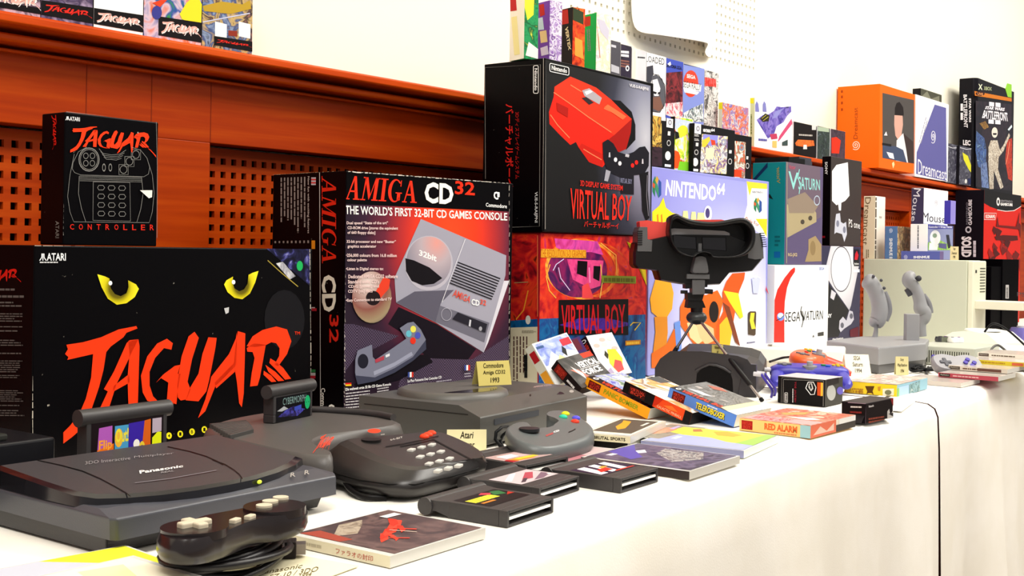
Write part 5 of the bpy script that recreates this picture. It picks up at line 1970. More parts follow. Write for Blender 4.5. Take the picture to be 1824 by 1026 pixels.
mb.build('plug', tp, bevel=0.001)
mb = MB()
mb.box(fr, (-0.006, -0.006, -0.0045), (0.008, 0.006, 0.0045), M('8d8584', 0.3, 0.7))
mb.build('plug_shroud', tp)

# ---- black stand unit at the very left
tb = thing('black_console', G(113, 812, 0.04), 'flat black unit with a ridged edge at the left end, beside the cat-eye carton', 'game console')
ob = [G(0, 738, 0.075), G(113, 757, 0.068), G(112, 772, 0.068), G(0, 783, 0.068)]
fb = yawf(Vector((0.5, 1.135, 0)), 3)
mb = MB()
mb.box(fb, (-0.05, 0, 0.001), (0.165, 0.145, 0.068), M('0e0e13', 0.35, spec=0.4))
mb.build('case', tb, bevel=0.003, seg=3)
mb = MB()
mb.box(fb, (-0.05, 0.014, 0.068), (0.12, 0.14, 0.075), M('2e2e2b', 0.4))
mb.build('lid', tb, bevel=0.002)
mb = MB()
mb.box(fb, (0.12, -0.002, 0.036), (0.163, 0.0005, 0.041), M('b8b4a8', 0.25, 0.6))
mb.build('metal_strip', tb)

# ---- cartridges
CART = plastic('322f30', 0.45)


def cartridge(fr, w_, d_, h_, label, art, name='game_cartridge', group=None, slot=True, contact='f4f2ee', g=1.0):
    t = thing(name, fr.O, label, 'game cartridge', group)
    mb = MB()
    # slab with a hollow front end
    s = 0.010
    out = [(0, 0), (w_, 0), (w_, d_), (0, d_)]
    inn = [(0.005, 0), (w_-0.005, 0)]
    mb.box(fr, (0, s, 0), (w_, d_, h_), CART)
    mb.box(fr, (0, 0, 0), (0.004, s, h_), CART)
    mb.box(fr, (w_-0.004, 0, 0), (w_, s, h_), CART)
    mb.box(fr, (0.004, 0, h_-0.003), (w_-0.004, s, h_), CART)
    mb.box(fr, (0.004, 0, 0), (w_-0.004, s, 0.0025), CART)
    mb.build('shell', t, bevel=0.0008)
    if slot:
        mb = MB()
        mb.box(fr, (0.005, 0.0008, h_*0.42), (w_-0.005, s, h_*0.42+0.0026), M(contact, 0.3))
        mb.build('contact_strip', t)
    mb = MB()
    # flare and rolled grip
    mb.loft([[fr(x, d_-0.001, z) for x, z in ((0, 0.001), (w_, 0.001), (w_, h_), (0, h_))],
             [fr(x, d_+0.012*g, z) for x, z in ((-0.004, h_*0.35), (w_+0.004, h_*0.35), (w_+0.004, h_*1.0), (-0.004, h_*1.0))],
             [fr(x, d_+0.022*g, z) for x, z in ((-0.006, h_*0.4), (w_+0.006, h_*0.4), (w_+0.006, h_*1.05), (-0.006, h_*1.05))]], CART, False)
    rr = h_*0.55
    mb.cyl(fr(-0.007, d_+0.024*g, h_*0.6), fr(w_+0.007, d_+0.024*g, h_*0.6), rr, CART, 20)
    mb.build('grip', t, bevel=0.0006)
    p_ = Print(fr(0, 0, h_), fr.x, fr.y, w_, d_)
    art(p_)
    p_.build('cover_label', t)
    return t


def art1(p_):
    p_.rect(0.08, 0.34, 0.92, 0.97, '141013')
    p_.bars([(0.12, 0.62), (0.62, 0.62), (0.62, 0.86), (0.12, 0.86)], 1, M('d8d23a'), 0.8, 4, 0.0)
    p_.poly([(0.5, 0.9), (0.62, 0.96), (0.7, 0.85), (0.6, 0.78)], 'b83a4a')
    p_.poly([(0.62, 0.72), (0.74, 0.92), (0.88, 0.86), (0.8, 0.66)], '2c6a3a')
    p_.poly([(0.74, 0.60), (0.9, 0.72), (0.9, 0.6)], 'b02a1c')
    p_.rect(0.14, 0.5, 0.4, 0.56, 'c87a2a')


def art2(p_):
    p_.rect(0.05, 0.36, 0.95, 0.98, 'c8b8bc')
    p_.poly([(0.08, 0.7), (0.5, 0.95), (0.62, 0.93), (0.15, 0.62)], 'f2eeee')
    p_.poly([(0.3, 0.55), (0.75, 0.85), (0.85, 0.78), (0.5, 0.5)], 'b04a58')
    p_.poly([(0.4, 0.4), (0.9, 0.66), (0.92, 0.5), (0.6, 0.38)], '7a6070')
    p_.poly([(0.15, 0.45), (0.4, 0.6), (0.45, 0.56), (0.22, 0.42)], '4a3a44')
    p_.rect(0.85, 0.46, 0.9, 0.52, 'f4f4f4')


def art3(p_):
    p_.rect(0.05, 0.36, 0.95, 0.97, '2a1f3a')
    for k, (a, b_) in enumerate(((0.06, 0.24), (0.34, 0.5), (0.6, 0.76))):
        p_.poly([(a-0.0, 0.40), (b_, 0.40), (b_+0.12, 0.95), (a+0.12, 0.95)], 'f2f0f2')
    p_.poly([(0.2, 0.5), (0.5, 0.5), (0.55, 0.68), (0.3, 0.66)], 'c82a1c')
    p_.poly([(0.44, 0.66), (0.64, 0.7), (0.6, 0.78), (0.46, 0.76)], 'd89a3a')
    p_.poly([(0.4, 0.37), (0.9, 0.37), (0.9, 0.42), (0.45, 0.43)], 'b83a2a')


def art4(p_):
    p_.rect(0.05, 0.30, 0.95, 0.97, 'b89a98')
    p_.poly([(0.1, 0.36), (0.62, 0.36), (0.62, 0.5), (0.16, 0.55)], 'e08a2a')
    p_.bars([(0.3, 0.42), (0.75, 0.42), (0.75, 0.58), (0.3, 0.58)], 1, M('f0c83a'), 0.8, 4, 0.0)
    p_.poly([(0.5, 0.6), (0.9, 0.5), (0.92, 0.9), (0.6, 0.92)], 'd8b8b8')
    p_.poly([(0.2, 0.6), (0.5, 0.62), (0.55, 0.85), (0.2, 0.85)], 'f0ece8')
    p_.poly([(0.05, 0.32), (0.2, 0.32), (0.14, 0.55), (0.05, 0.5)], 'a8202a')


CG = 'flat cartridges on the white cloth'
for (O_, x_, dd, art, lab) in (
        (G(903, 941), (0.086, 0.008), 0.072, art1, 'frontmost dark cartridge on the cloth, yellow lettering on its label'),
        (G(960, 897), (0.09, 0.009), 0.07, art2, 'dark cartridge with white and pink label, tucked behind the yellow-lettered one'),
        (G(1105, 879), (0.082, 0.004), 0.072, art3, 'rightmost dark cartridge, white diagonal stripes on its label'),
        (G(935, 854), (0.09, 0.0), 0.07, art4, 'dark cartridge with orange and pink label, right of the black keypad controller')):
    cartridge(Frame(O_, (*x_, 0), (-x_[1], x_[0], 0)), 0.087, dd, 0.0165, lab, art, group=CG)


def art5(p_):
    p_.rect(0.05, 0.02, 0.95, 0.97, '1a1014')
    p_.poly([(0.12, 0.3), (0.3, 0.3), (0.3, 0.88), (0.14, 0.86)], 'b05ab8')
    p_.poly([(0.12, 0.05), (0.32, 0.05), (0.32, 0.5), (0.12, 0.4)], 'e8701a')
    p_.text('Flip', (0.14, 0.34, 0.30, 0.6), 'f8a03a', 0.03)
    p_.poly([(0.33, 0.05), (0.5, 0.05), (0.5, 0.86), (0.33, 0.86)], '4a9ac8')
    p_.ell(0.38, 0.6, 0.05, 0.2, 'f0b83a')
    p_.text('Out!', (0.34, 0.5, 0.5, 0.8), 'f0e03a', 0.03)
    p_.poly([(0.5, 0.05), (0.72, 0.05), (0.72, 0.9), (0.5, 0.88)], '3a24a0')
    p_.poly([(0.66, 0.1), (0.78, 0.1), (0.78, 0.92), (0.7, 0.9)], 'd8601a')
    p_.ell(0.6, 0.42, 0.04, 0.1, 'f4f0e8')
    p_.ell(0.67, 0.3, 0.04, 0.16, 'e8c83a', hole=0.5)
    p_.poly([(0.8, 0.05), (0.92, 0.1), (0.92, 0.6), (0.87, 0.62), (0.8, 0.5)], 'e4ec1c')
    p_.poly([(0.8, 0.6), (0.92, 0.62), (0.92, 0.92), (0.8, 0.92)], 'b8a8b8')


def art6(p_):
    p_.rect(0.06, 0.0, 0.94, 0.92, '08070c')
    p_.poly([(0.1, 0.2), (0.6, 0.1), (0.8, 0.3), (0.5, 0.5), (0.3, 0.4)], busy(['100c28', '2a2060', '4a4ab8', '120e20'], 90, 3))
    p_.poly([(0.52, 0.32), (0.7, 0.32), (0.7, 0.5), (0.52, 0.46)], '3a4ab0')
    p_.poly([(0.08, 0.42), (0.25, 0.56), (0.36, 0.44), (0.2, 0.38)], 'a8acb0')
    p_.text('CYBERMORPH', (0.22, 0.6, 0.82, 0.86), '7d9a98', 0.0)
    p_.ell(0.86, 0.55, 0.07, 0.26, '1aa868')
    p_.ell(0.83, 0.55, 0.012, 0.02, '0a5a38')
    p_.ell(0.89, 0.55, 0.012, 0.02, '0a5a38')


a_ = R(4.5)
O_ = Vector((0.690, 1.145, 0.03))
cartridge(Frame(O_, (math.cos(a_), math.sin(a_), 0), (0, 0, 1)), 0.105, 0.051, 0.017, 'upright grey cartridge with purple, orange and yellow label, behind the broad disc console', art5, slot=False, g=0.2)
a_ = R(15)
pc = Vector((0.975, 1.187, 0.046))
tcy = cartridge(Frame(pc, (math.cos(a_), math.sin(a_), 0), (0, 0, 1)), 0.088, 0.035, 0.016, 'upright cartridge with a green oval face label, plugged into the curved grey console', art6, slot=False, g=0.2)

# ---- curved grey console with red lettering
tj = thing('cartridge_console', Vector((0.97, 1.06, 0)), 'curved grey console with red lettering and two red spots, a cartridge plugged into it', 'game console')
oj = [(0.853, 1.0), (0.856, 0.965), (0.868, 0.946), (0.884, 0.958), (0.9, 1.0), (0.925, 1.035), (0.97, 1.052), (1.03, 1.052), (1.09, 1.055), (1.122, 1.09), (1.128, 1.15), (1.105, 1.22),
      (1.06, 1.265), (0.99, 1.26), (0.93, 1.235), (0.885, 1.19), (0.864, 1.12), (0.855, 1.05)]
GREY = plastic('4f4b49', 0.45)
oj = smooth_closed([(*p_, 0) for p_ in oj], 3)
mb = MB()
mb.loft([lay_z(offset2(oj, -0.012), 0.002), lay_z(offset2(oj, -0.002), 0.016), lay_z(oj, 0.032), lay_z(offset2(oj, -0.004), 0.042), lay_z(offset2(oj, -0.012), 0.0455)], GREY, True)
mb.build('shell', tj)
mb = MB()
for k in range(9):
    f_ = yawf(Vector((0.868+0.0045*k, 1.115+0.0105*k, 0.0445)), 20-3*k)
    mb.box(f_, (0.0, 0, 0), (0.052, 0.0045, 0.006), plastic('3a3735', 0.5))
mb.build('vent_ribs', tj, bevel=0.0008)
mb = MB()
rim = [Vector((x, y, 0.0485)) for x, y in ((1.112, 1.09), (1.118, 1.12), (1.116, 1.155), (1.097, 1.21), (1.058, 1.253))]
mb.tube(rim, 0.005, plastic('353132', 0.5), 8)
mb.build('rear_rim', tj)
pr = Print(Vector((0.9, 1.0, 0.0459)), (1, 0, 0), (0, 1, 0), px=True)
pr.shape(BRUSHN, z7((755, 720), (860, 715), (945, 570), (835, 560)), M('e0442c'))
pr.ell(*z7((1225, 547))[0], 12, 4, 'ee4426')
pr.text('64-BIT', z7((1350, 622), (1445, 600), (1440, 588), (1345, 610)), 'c8c0b8', 0.0)
pr.text('POWER', z7((1275, 582), (1305, 578), (1305, 568), (1275, 572)), 'c8c0b8', 0.0)
pr.build('top_lettering', tj)

# ---- black keypad controller
tk = thing('keypad_controller', Vector((0.95, 0.87, 0)), 'chunky black controller with a twelve-key pad, in the middle of the front row', 'game controller')
zk = Z(600, 660, 4.273)
kt = [(.965, 1.018), (1.0, 1.012), (1.05, 1.003), (1.088, .994), (1.088, .965), (1.07, .92), (1.04, .876), (1.01, .874), (.97, .877), (.940, .881), (.93, .90), (.935, .935), (.945, .97), (.955, 1.0)]
km = [(.93, 1.028), (1.0, 1.026), (1.06, 1.018), (1.104, 1.006), (1.108, .97), (1.095, .925), (1.07, .893), (1.03, .875), (.97, .865), (.916, .864), (.898, .885), (.893, .925), (.9, .965), (.91, 1.0)]
kb = [(.937, 1.018), (1.0, 1.015), (1.05, 1.008), (1.092, .998), (1.096, .968), (1.085, .928), (1.062, .900), (1.025, .883), (.97, .873), (.924, .872), (.908, .89), (.904, .925), (.910, .962), (.918, .995)]
BK = plastic('232020', 0.36, 0.15)
mb = MB()
sc = lambda o_, z, k=0: smooth_closed([(*p_, z+k*(0.033+0.085*(p_[1]-0.875)-0.044)) for p_ in o_], 3)
ave = lambda a, b_, t: [(p_[0]*(1-t)+q_[0]*t, p_[1]*(1-t)+q_[1]*t) for p_, q_ in zip(a, b_)]
mb.loft([sc(kb, 0.004), sc(ave(kb, km, 0.8), 0.010), sc(km, 0.018), sc(ave(km, kt, 0.25), 0.031, 0.6), sc(ave(km, kt, 0.7), 0.041, 0.9)], BK, True)
mb.loft([sc(ave(km, kt, 0.7), 0.041, 0.9), sc(kt, 0.044, 1)], BK, False)
mb.build('shell', tk)
mb = MB()
kr = ave(km, kt, 0.0)
mb.tube([Vector((x, y, 0.0195)) for x, y in kr], 0.0009, M('0c0b0b', 0.5), 5, True)
mb.build('seam', tk)
ktz = lambda y: 0.033+0.085*(y-0.875)
pr = Print(Vector((0.95, 0.875, 0.0335)), (1, 0, 0), (0, 1, 0.085), px=True)
pr.line(zk((370, 580), (480, 562), (640, 530), (775, 498)), 1.4, '0a0909')
pr.line(zk((480, 578), (600, 556), (735, 525), (1020, 675)), 1.8, '0a0909')
pr.build('panel_lines', tk)
for r_ in range(4):
    for c_ in range(3):
        x = 567+c_*78+r_*68
        y = 598-c_*18+r_*36
        c0 = G(*zk((x, y))[0], 0.04)
        c0.z = ktz(c0.y)+0.0008
        f_ = yawf(c0, 24)
        mb = MB()
        mb.box(f_, (-0.0065, -0.0035, -0.002), (0.0065, 0.0035, 0.0012), M('c9c5bf', 0.5))
        mb.build('key', tk, bevel=0.0008)
mb = MB()
cp = [G(622, 815, 0.03), G(613, 835, 0.022), G(617, 862, 0.010), G(636, 880, 0.005), G(662, 886, 0.004), G(700, 880, 0.004)]
mb.tube(smooth_closed(cp, 4)[:-5], 0.0034, M('141213', 0.4), 8)
mb.build('cable', tk)
mb = MB()
for ang in range(0, 8):
    pass
cD = Vector((0.982, 0.998, 0.0425))
mb.cyl(cD, cD+Vector((0, 0, 0.003)), 0.012, M('1d1b1b', 0.35), 20)
mb.build('direction_pad', tk, bevel=0.001)
for k in range(3):
    mb = MB()
    c_ = Vector((1.052+0.013*k, 0.978+0.006*k, 0.0425))
    mb.ball(c_, 0.006, 0.006, 0.004, M('ee4426', 0.35), n=14)
    mb.build('fire_button', tk)['label'] = 'red fire button'

# ---- grey box console with round lid
fc = yawf(Vector((1.217, 1.029, 0)), 7)
tc3 = thing('disc_console', fc.O, 'grey box-shaped disc console with a round lid, in front of the black and red carton', 'game console')
CG_ = plastic('494845', 0.42)
wc, dc = 0.305, 0.21
mb = MB()
prof = [(0.0, 0.004), (0.0, 0.044), (0.036, 0.058), (dc, 0.058), (dc, 0.004)]
mb.loft([[fc(0, y, z) for y, z in prof], [fc(wc, y, z) for y, z in prof]], CG_, False)
mb.build('case', tc3, bevel=0.0022, seg=3)
mb = MB()
mb.box(fc, (0.01, 0.012, 0.0), (wc-0.01, dc-0.01, 0.0045), M('141312', 0.6))
mb.build('feet', tc3)
mb = MB()
mb.box(fc, (-0.0006, 0.02, 0.046), (0.0, dc-0.01, 0.0468), M('1c1b1a', 0.6))
mb.build('side_seam', tc3)
cl = fc(0.105, 0.118, 0.058)
mb = MB()
ring_ = lambda r, z: [cl+Vector((r*math.cos(k*math.pi/24), r*math.sin(k*math.pi/24), z)) for k in range(48)]
mb.loft([ring_(0.083, -0.001), ring_(0.081, 0.006), ring_(0.074, 0.0085)], plastic('56534f', 0.42), True)
mb.build('round_lid', tc3)
mb = MB()
c_, s_ = math.cos, math.sin
lens = [cl+Vector((0.066*c_(a), 0.066*s_(a), 0.0088)) for a in [R(-150+k*6) for k in range(20)]]
arc = [cl+Vector((-0.02+0.075*c_(a)*0.9, -0.085+0.06*s_(a), 0.0088)) for a in [R(30+k*8) for k in range(15)]]
fan(mb, lens, M('1f1a22', 0.12, spec=0.6))
mb.build('lid_window', tc3)
pr = Print(fc(0, 0, 0.0583), fc.x, fc.y, px=True)
y8 = Z(640, 640, 4.145)
pr.text('AMIGA', y8((575, 210), (650, 200), (665, 190), (590, 198)), 'c8c4c0', 0.0)
pr.text('AMIGA CD32', y8((1285, 212), (1420, 195), (1415, 183), (1290, 200)), 'd0a8a4', 0.0)
pr.poly(y8((1455, 262), (1480, 240), (1500, 245), (1515, 258), (1490, 262)), '0e0d0e')
pr.ell(*y8((1567, 238))[0], 4, 2.4, 'a8a49e')
pr.ell(*y8((1262, 268))[0], 1.6, 2.2, '1a1a1a')
pr.build('top_marks', tc3)
mb = MB()
mb.box(fc, (0.035, -0.001, 0.030), (0.155, 0.002, 0.038), M('3d4046', 0.4))
mb.build('front_slot', tc3)
# tent card on the lid
def tent_card(fr, w_, h_, lean, lines, label, name='label_card', col='cdbd6e', size=0.6, group='printed name cards'):
    """small folded card standing on its foot"""
    t = thing(name, fr.O, label, 'card', group)
    mb = MB()
    up = fr.z*math.cos(lean)+fr.y*math.sin(lean)
    top = [fr(0, 0, 0), fr(w_, 0, 0), fr(w_, 0, 0)+up*h_, fr(0, 0, 0)+up*h_]
    th = fr.y*0.0007
    mb.loft([top, [p_+th for p_ in top]], M(col, 0.7), False)
    back = [top[3]+th, top[2]+th, fr(w_, 2*h_*math.sin(lean)+0.004, 0), fr(0, 2*h_*math.sin(lean)+0.004, 0)]
    mb.loft([back, [p_+th for p_ in back]], M(col, 0.7), False)
    mb.build('card', t)
    p_ = Print(top[0], fr.x, up, w_, h_, step=0.0002)
    n = len(lines)
    for i, s in enumerate(lines):
        y1 = 0.92-i*0.9/n
        k = min(0.86, 0.095*len(s)*size*1.2)
        p_.text(s, (0.5-k/2, y1-0.62/n, 0.5+k/2, y1), '1c1408', 0.015, 0.15)
    p_.build('lettering', t)
    return t


a_ = fc(0.140, 0.095, 0.0672)
tent_card(yawf(a_, -22), 0.056, 0.037, 0.25, ['Commodore', 'Amiga CD32', '1993'], 'tan card with three printed lines standing on the round lid of the grey console')
tent_card(yawf(G(796, 806, 0.0), -44), 0.053, 0.030, 0.12, ['Atari', 'Jaguar'], 'cream card behind the keypad controller, against the grey box console', col='e6dcae')

# ---- crescent pad with coloured buttons
tq = thing('game_pad', G(975, 785, 0.01), 'grey crescent-shaped pad with red, blue, green and yellow buttons', 'game controller')
po = y8((1085, 520), (1110, 485), (1160, 462), (1215, 462), (1245, 490), (1270, 512), (1330, 508), (1400, 492), (1455, 470), (1480, 448), (1440, 425), (1385, 405), (1400, 380), (1480, 372), (1560, 390), (1640, 430),
        (1705, 480), (1725, 520), (1700, 565), (1620, 600), (1500, 635), (1390, 650), (1270, 635), (1160, 590))
PADG = plastic('5a5f60', 0.4)
zp = 0.030
PO_, PN_ = Vector((1.2, 0.88, 0.024)), Vector((0, -0.2, 1)).normalized()
pad_z = lambda y: 0.024+0.2*(y-0.88)
rt = [PL(*q_, PO_, PN_) for q_ in po]
mb = MB()
c0 = sum(rt, Vector())/len(rt)
prg = lambda k, dz: [Vector((p_.x, p_.y, max(0.002, pad_z(p_.y)+dz))) for p_ in smooth_closed(offset2(rt, k), 2)]
mb.loft([prg(-0.004, -0.024), prg(0.002, -0.018), prg(0.0025, -0.008), prg(0, -0.0015), prg(-0.004, 0)], PADG, True)
mb.build('shell', tq)
mb = MB()
c_ = PL(*y8((1255, 530))[0], PO_, PN_)
mb.cyl(c_, c_+Vector((0, 0, 0.004)), 0.0135, M('2b2c2e', 0.35), 22)
mb.build('direction_pad', tq, bevel=0.0015, seg=3)
for x, y, cc in ((1522, 404, 'dede2a'), (1505, 428, '35c3a0'), (1600, 436, '5a55d8'), (1592, 462, 'e0402c')):
    mb = MB()
    c_ = PL(*y8((x, y))[0], PO_, PN_)
    mb.ball(c_, 0.0062, 0.0062, 0.004, M(cc, 0.3), n=16)
    o = mb.build('button', tq)
    o['label'] = {'dede2a': 'yellow button', '35c3a0': 'green button', '5a55d8': 'blue button', 'e0402c': 'red button'}[cc]
pr = Print(Vector((c0.x, c0.y, pad_z(c0.y)+0.0001)), (1, 0, 0), (0, 1, 0.2), px=True)
pr.poly(y8((1375, 560), (1430, 540), (1432, 552), (1380, 572)), 'a04a48')
pr.text('CD', y8((1435, 545), (1478, 532), (1475, 520), (1432, 533)), 'f0ecec', 0.04)
pr.line(y8((1545, 540), (1575, 528), (1595, 515)), 1.6, '1a1a1a')
pr.build('marks', tq)
mb = MB()
cb = [G(*q_, z) for q_, z in zip(y8((1100, 500), (1050, 505), (1010, 540), (1005, 590), (1040, 640), (1110, 680), (1170, 688)), (0.026, 0.028, 0.024, 0.014, 0.007, 0.004, 0.004))]
mb.tube(cb, 0.0026, M('17181a', 0.4), 8)
mb.build('cable', tq)
mb = MB()
cb = [G(*q_, z) for q_, z in zip(y8((1110, 520), (1060, 560), (1040, 600), (1060, 650), (1140, 680)), (0.022, 0.014, 0.006, 0.004, 0.004))]
mb.tube(cb, 0.0022, M('17181a', 0.4), 8)
mb.build('cable', tq)

# ---- disc cases on the cloth
def fit(p0, p1, p2):
    x = (p1-p0)
    y = (p2-p0)
    return p0, x.length, y.length


def disc_case(pp0, pp1, pp2, label, base, art, z=0.0105, th=0.0095, spine='d8d2c0', group=None, spine_art=None, tray=None):
    """jewel case from three photographed corners of its top: near, left, right"""
    p0, p1, p2 = G(*pp0, z), G(*pp1, z), G(*pp2, z)
    x = (p2-p0)
    fr = Frame(p0, x, (p1-p0))
    w_, d_ = x.length, (p1-p0).dot(fr.y)
    fr.O = p0-Vector((0, 0, z if z < 0.012 else th+0.0002))
    if z >= 0.012:
        fr.O = p0-Vector((0, 0, th))
    t = thing('disc_case', fr.O, label, 'disc case', group)
    mb = MB()
    H = p0.z-fr.O.z
    box6(mb, Frame(fr(0, 0, 0.0005), fr.x, fr.y), w_, d_, H-0.0005, tray or M('cfccc4', 0.15, spec=0.5), M(spine, 0.3), M('d8d6d0', 0.12, spec=0.5))
    mb.build('case', t, bevel=0.0006)
    p_ = Print(fr(0, 0, H), fr.x, fr.y, w_, d_)
    art(p_)
    p_.build('cover_print', t)
    if spine_art:
        p_ = Print(fr(0, d_, 0), -fr.y, fr.z, d_, H)
        spine_art(p_)
        p_.build('spine_print', t)
    return t


def cov(m, x0=0.03, y0=0.02, x1=0.97, y1=0.98):
    def f(p_):
        p_.rect(x0, y0, x1, y1, m)
    return f


def artA(p_):
    p_.rect(0.06, 0.02, 0.98, 0.98, busy(['3a3236', '4a3a3c', '6a5452', '2e282c'], 22, 3))
    p_.poly([(0.14, 0.70), (0.4, 0.92), (0.62, 0.9), (0.5, 0.78), (0.3, 0.62)], busy(['8a7a68', 'b0a290', '6a5a4e'], 60, 2))
    p_.poly([(0.06, 0.55), (0.16, 0.52), (0.2, 0.9), (0.06, 0.96)], '9a4436')
    for k, (x, y, l_, w_) in enumerate(((0.22, 0.30, 0.2, 0.05), (0.28, 0.36, 0.26, 0.06), (0.36, 0.40, 0.28, 0.07), (0.45, 0.46, 0.26, 0.07), (0.52, 0.50, 0.26, 0.08), (0.60, 0.56, 0.18, 0.07),
                                        (0.3, 0.24, 0.12, 0.04), (0.5, 0.38, 0.16, 0.04))):
        p_.poly([(x, y), (x+l_*0.5, y+0.03), (x+l_, y+0.14), (x+l_-0.02, y+0.14+w_), (x+l_*0.4, y+0.04+w_), (x+0.03, y+w_*0.8)], ('e8402c', 'c8301f')[k % 2])
    p_.line([(0.34, 0.34), (0.42, 0.22)], 0.02, 'd03828')
    p_.line([(0.56, 0.52), (0.64, 0.36)], 0.025, 'e8402c')
    p_.poly([(0.76, 0.78), (0.92, 0.78), (0.92, 0.86), (0.76, 0.86)], 'e4dedc')
    p_.line([(0.5, 0.5), (0.58, 0.3)], 0.012, 'c8b8a8')


def spA(p_):
    p_.text('ファラオの封印', (0.48, 0.25, 0.84, 0.72), 'b84a3a', 0.0)
    p_.bars([(0.12, 0.3), (0.44, 0.3), (0.44, 0.7), (0.12, 0.7)], 1, M('b8ae94'), 0.6, 2)


disc_case((695, 991), (522, 950), (865, 940), 'disc case with a dark red-splashed cover lying in front of the cartridges', None, artA, spine='e0d8bc', spine_art=spA)


def artB(p_):
    p_.rect(0.05, 0.02, 0.98, 0.98, busy(['3a3250', '4e4660', '6a5f78', '2a2438'], 24, 4))
    p_.poly([(0.18, 0.62), (0.4, 0.96), (0.9, 0.97), (0.6, 0.8), (0.35, 0.6)], '5c50a8')
    p_.poly([(0.3, 0.3), (0.6, 0.6), (0.9, 0.66), (0.92, 0.3), (0.6, 0.16)], busy(['8a8a8e', '4a4450', 'b8b4b0', '6a5a60', '3a3a44'], 70, 3))
    p_.poly([(0.5, 0.72), (0.6, 0.8), (0.7, 0.76), (0.58, 0.68)], 'e8e4f0')
    p_.bars([(0.22, 0.83), (0.34, 0.83), (0.34, 0.9), (0.22, 0.9)], 1, M('d8d4e0'), 0.8, 4, 0.0)


disc_case((1228, 840), (1087, 801), (1318, 812), 'disc case with a dark violet cover, right of the striped cartridge', None, artB, spine='3a3230')


def artC(p_):
    p_.rect(0.02, 0.02, 0.98, 0.98, 'aab0dc')
    p_.poly([(0.98, 0.98), (0.62, 0.98), (0.52, 0.8), (0.5, 0.5), (0.36, 0.3), (0.3, 0.02), (0.98, 0.02)], 'd8dc50')
    p_.poly([(0.3, 0.02), (0.34, 0.2), (0.98, 0.12), (0.98, 0.02)], '9cc458')
    p_.poly([(0.66, 0.5), (0.86, 0.62), (0.94, 0.5), (0.8, 0.3), (0.66, 0.34)], 'c8a83a')
    p_.poly([(0.74, 0.78), (0.88, 0.84), (0.94, 0.78), (0.8, 0.7)], 'b87a4a')
    p_.bars([(0.24, 0.74), (0.40, 0.74), (0.40, 0.82), (0.24, 0.82)], 1, M('e8ecf4'), 0.7, 4, 0.0)


disc_case((1325, 803), (1179, 772), (1388, 776), 'disc case with a pale lilac and yellow-green cover lying before the orange-spined box', None, artC, spine='8a8cae', tray=M('dfe8d8', 0.15, spec=0.5))


def artE(p_):
    p_.rect(0.04, 0.04, 0.96, 0.96, 'f0ead4')
    p_.rect(0.14, 0.10, 0.92, 0.9, '5c5448')
    p_.poly([(0.3, 0.5), (0.45, 0.66), (0.7, 0.72), (0.84, 0.8), (0.8, 0.6), (0.6, 0.5), (0.4, 0.42)], 'e8a02c')
    p_.bars([(0.6, 0.2), (0.8, 0.2), (0.8, 0.28), (0.6, 0.28)], 1, M('e8e4d4'), 0.8, 4, 0.0)


def spE(p_):
    p_.text('BRUTAL SPORTS', (0.26, 0.3, 0.9, 0.75), '3a3424', 0.03)


ST = 'small disc cases stacked by the crescent pad'
disc_case((1118, 790), (1054, 774), (1180, 762), 'dark-spined disc case under the cream-edged one by the crescent pad', None, cov('4a423c'), z=0.0098, spine='1c1816')
disc_case((1123, 778), (1058, 762), (1186, 750), 'cream-edged disc case with an orange emblem, on top of a dark-spined one', None, artE, z=0.0205, th=0.0098, spine='f0e6c0', spine_art=spE)


def artF(p_):
    p_.rect(0.04, 0.04, 0.96, 0.96, busy(['8a8478', 'a09888', '6a6458'], 30, 3))
    p_.ell(0.5, 0.62, 0.26, 0.26, busy(['c87a5a', 'd8a080', 'b86a5a'], 60, 4))
    p_.poly([(0.66, 0.5), (0.9, 0.6), (0.9, 0.7), (0.66, 0.62)], 'b8a8d0')


disc_case((1172, 783), (1126, 770), (1262, 762), 'grey disc case with a round orange picture, left of the lilac and yellow-green one', None, artF, spine='3a362e')
disc_case((1066, 835), (988, 813), (1150, 805), 'clear disc case with a faded pink cover, half under the dark violet case', None, lambda p_: (p_.rect(0.03, 0.03, 0.97, 0.97, 'cfb4b4'), p_.poly([(0.1, 0.3), (0.5, 0.5), (0.55, 0.95), (0.1, 0.95)], 'b87880')), z=0.0062, spine='a08888')


def artI2(p_):
    p_.rect(0.02, 0.02, 0.98, 0.98, 'c4c6d4')
    p_.poly([(0.45, 0.98), (0.98, 0.98), (0.98, 0.3)], 'e2e43a')


def artI1(p_):
    p_.rect(0.04, 0.03, 0.96, 0.97, 'f2ecd4')
    p_.poly([(0.5, 0.4), (0.75, 0.5), (0.85, 0.85), (0.6, 0.9)], 'ece2b0')


I2 = [(0.45, 0.80), (0.572, 0.918)]


def flat_case(O_, yaw, w_, d_, z, label, art, th=0.0095, spine='c8c4b4'):
    fr = yawf(Vector((O_[0], O_[1], z)), yaw)
    t = thing('disc_case', fr.O, label, 'disc case')
    mb = MB()
    box6(mb, fr, w_, d_, th, M('dcdad2', 0.15, spec=0.5), M(spine, 0.3), M('e0deda', 0.12, spec=0.5))
    mb.build('case', t, bevel=0.0006)
    p_ = Print(fr(0, 0, th), fr.x, fr.y, w_, d_)
    art(p_)
    p_.build('cover_print', t)


pA, pB = G(189, 971, 0.0105), G(212, 990, 0.0105)
flat_case((pA.x-0.142+0.004, pA.y-0.124), -4, 0.142, 0.124, 0.0006, 'lower of two pale disc cases at the bottom left corner, with a yellow corner', artI2)
pA = G(235, 986, 0.021)
flat_case((pA.x-0.142, pA.y-0.126), 0, 0.142, 0.124, 0.0104, 'cream disc case lying topmost at the bottom left corner', artI1)
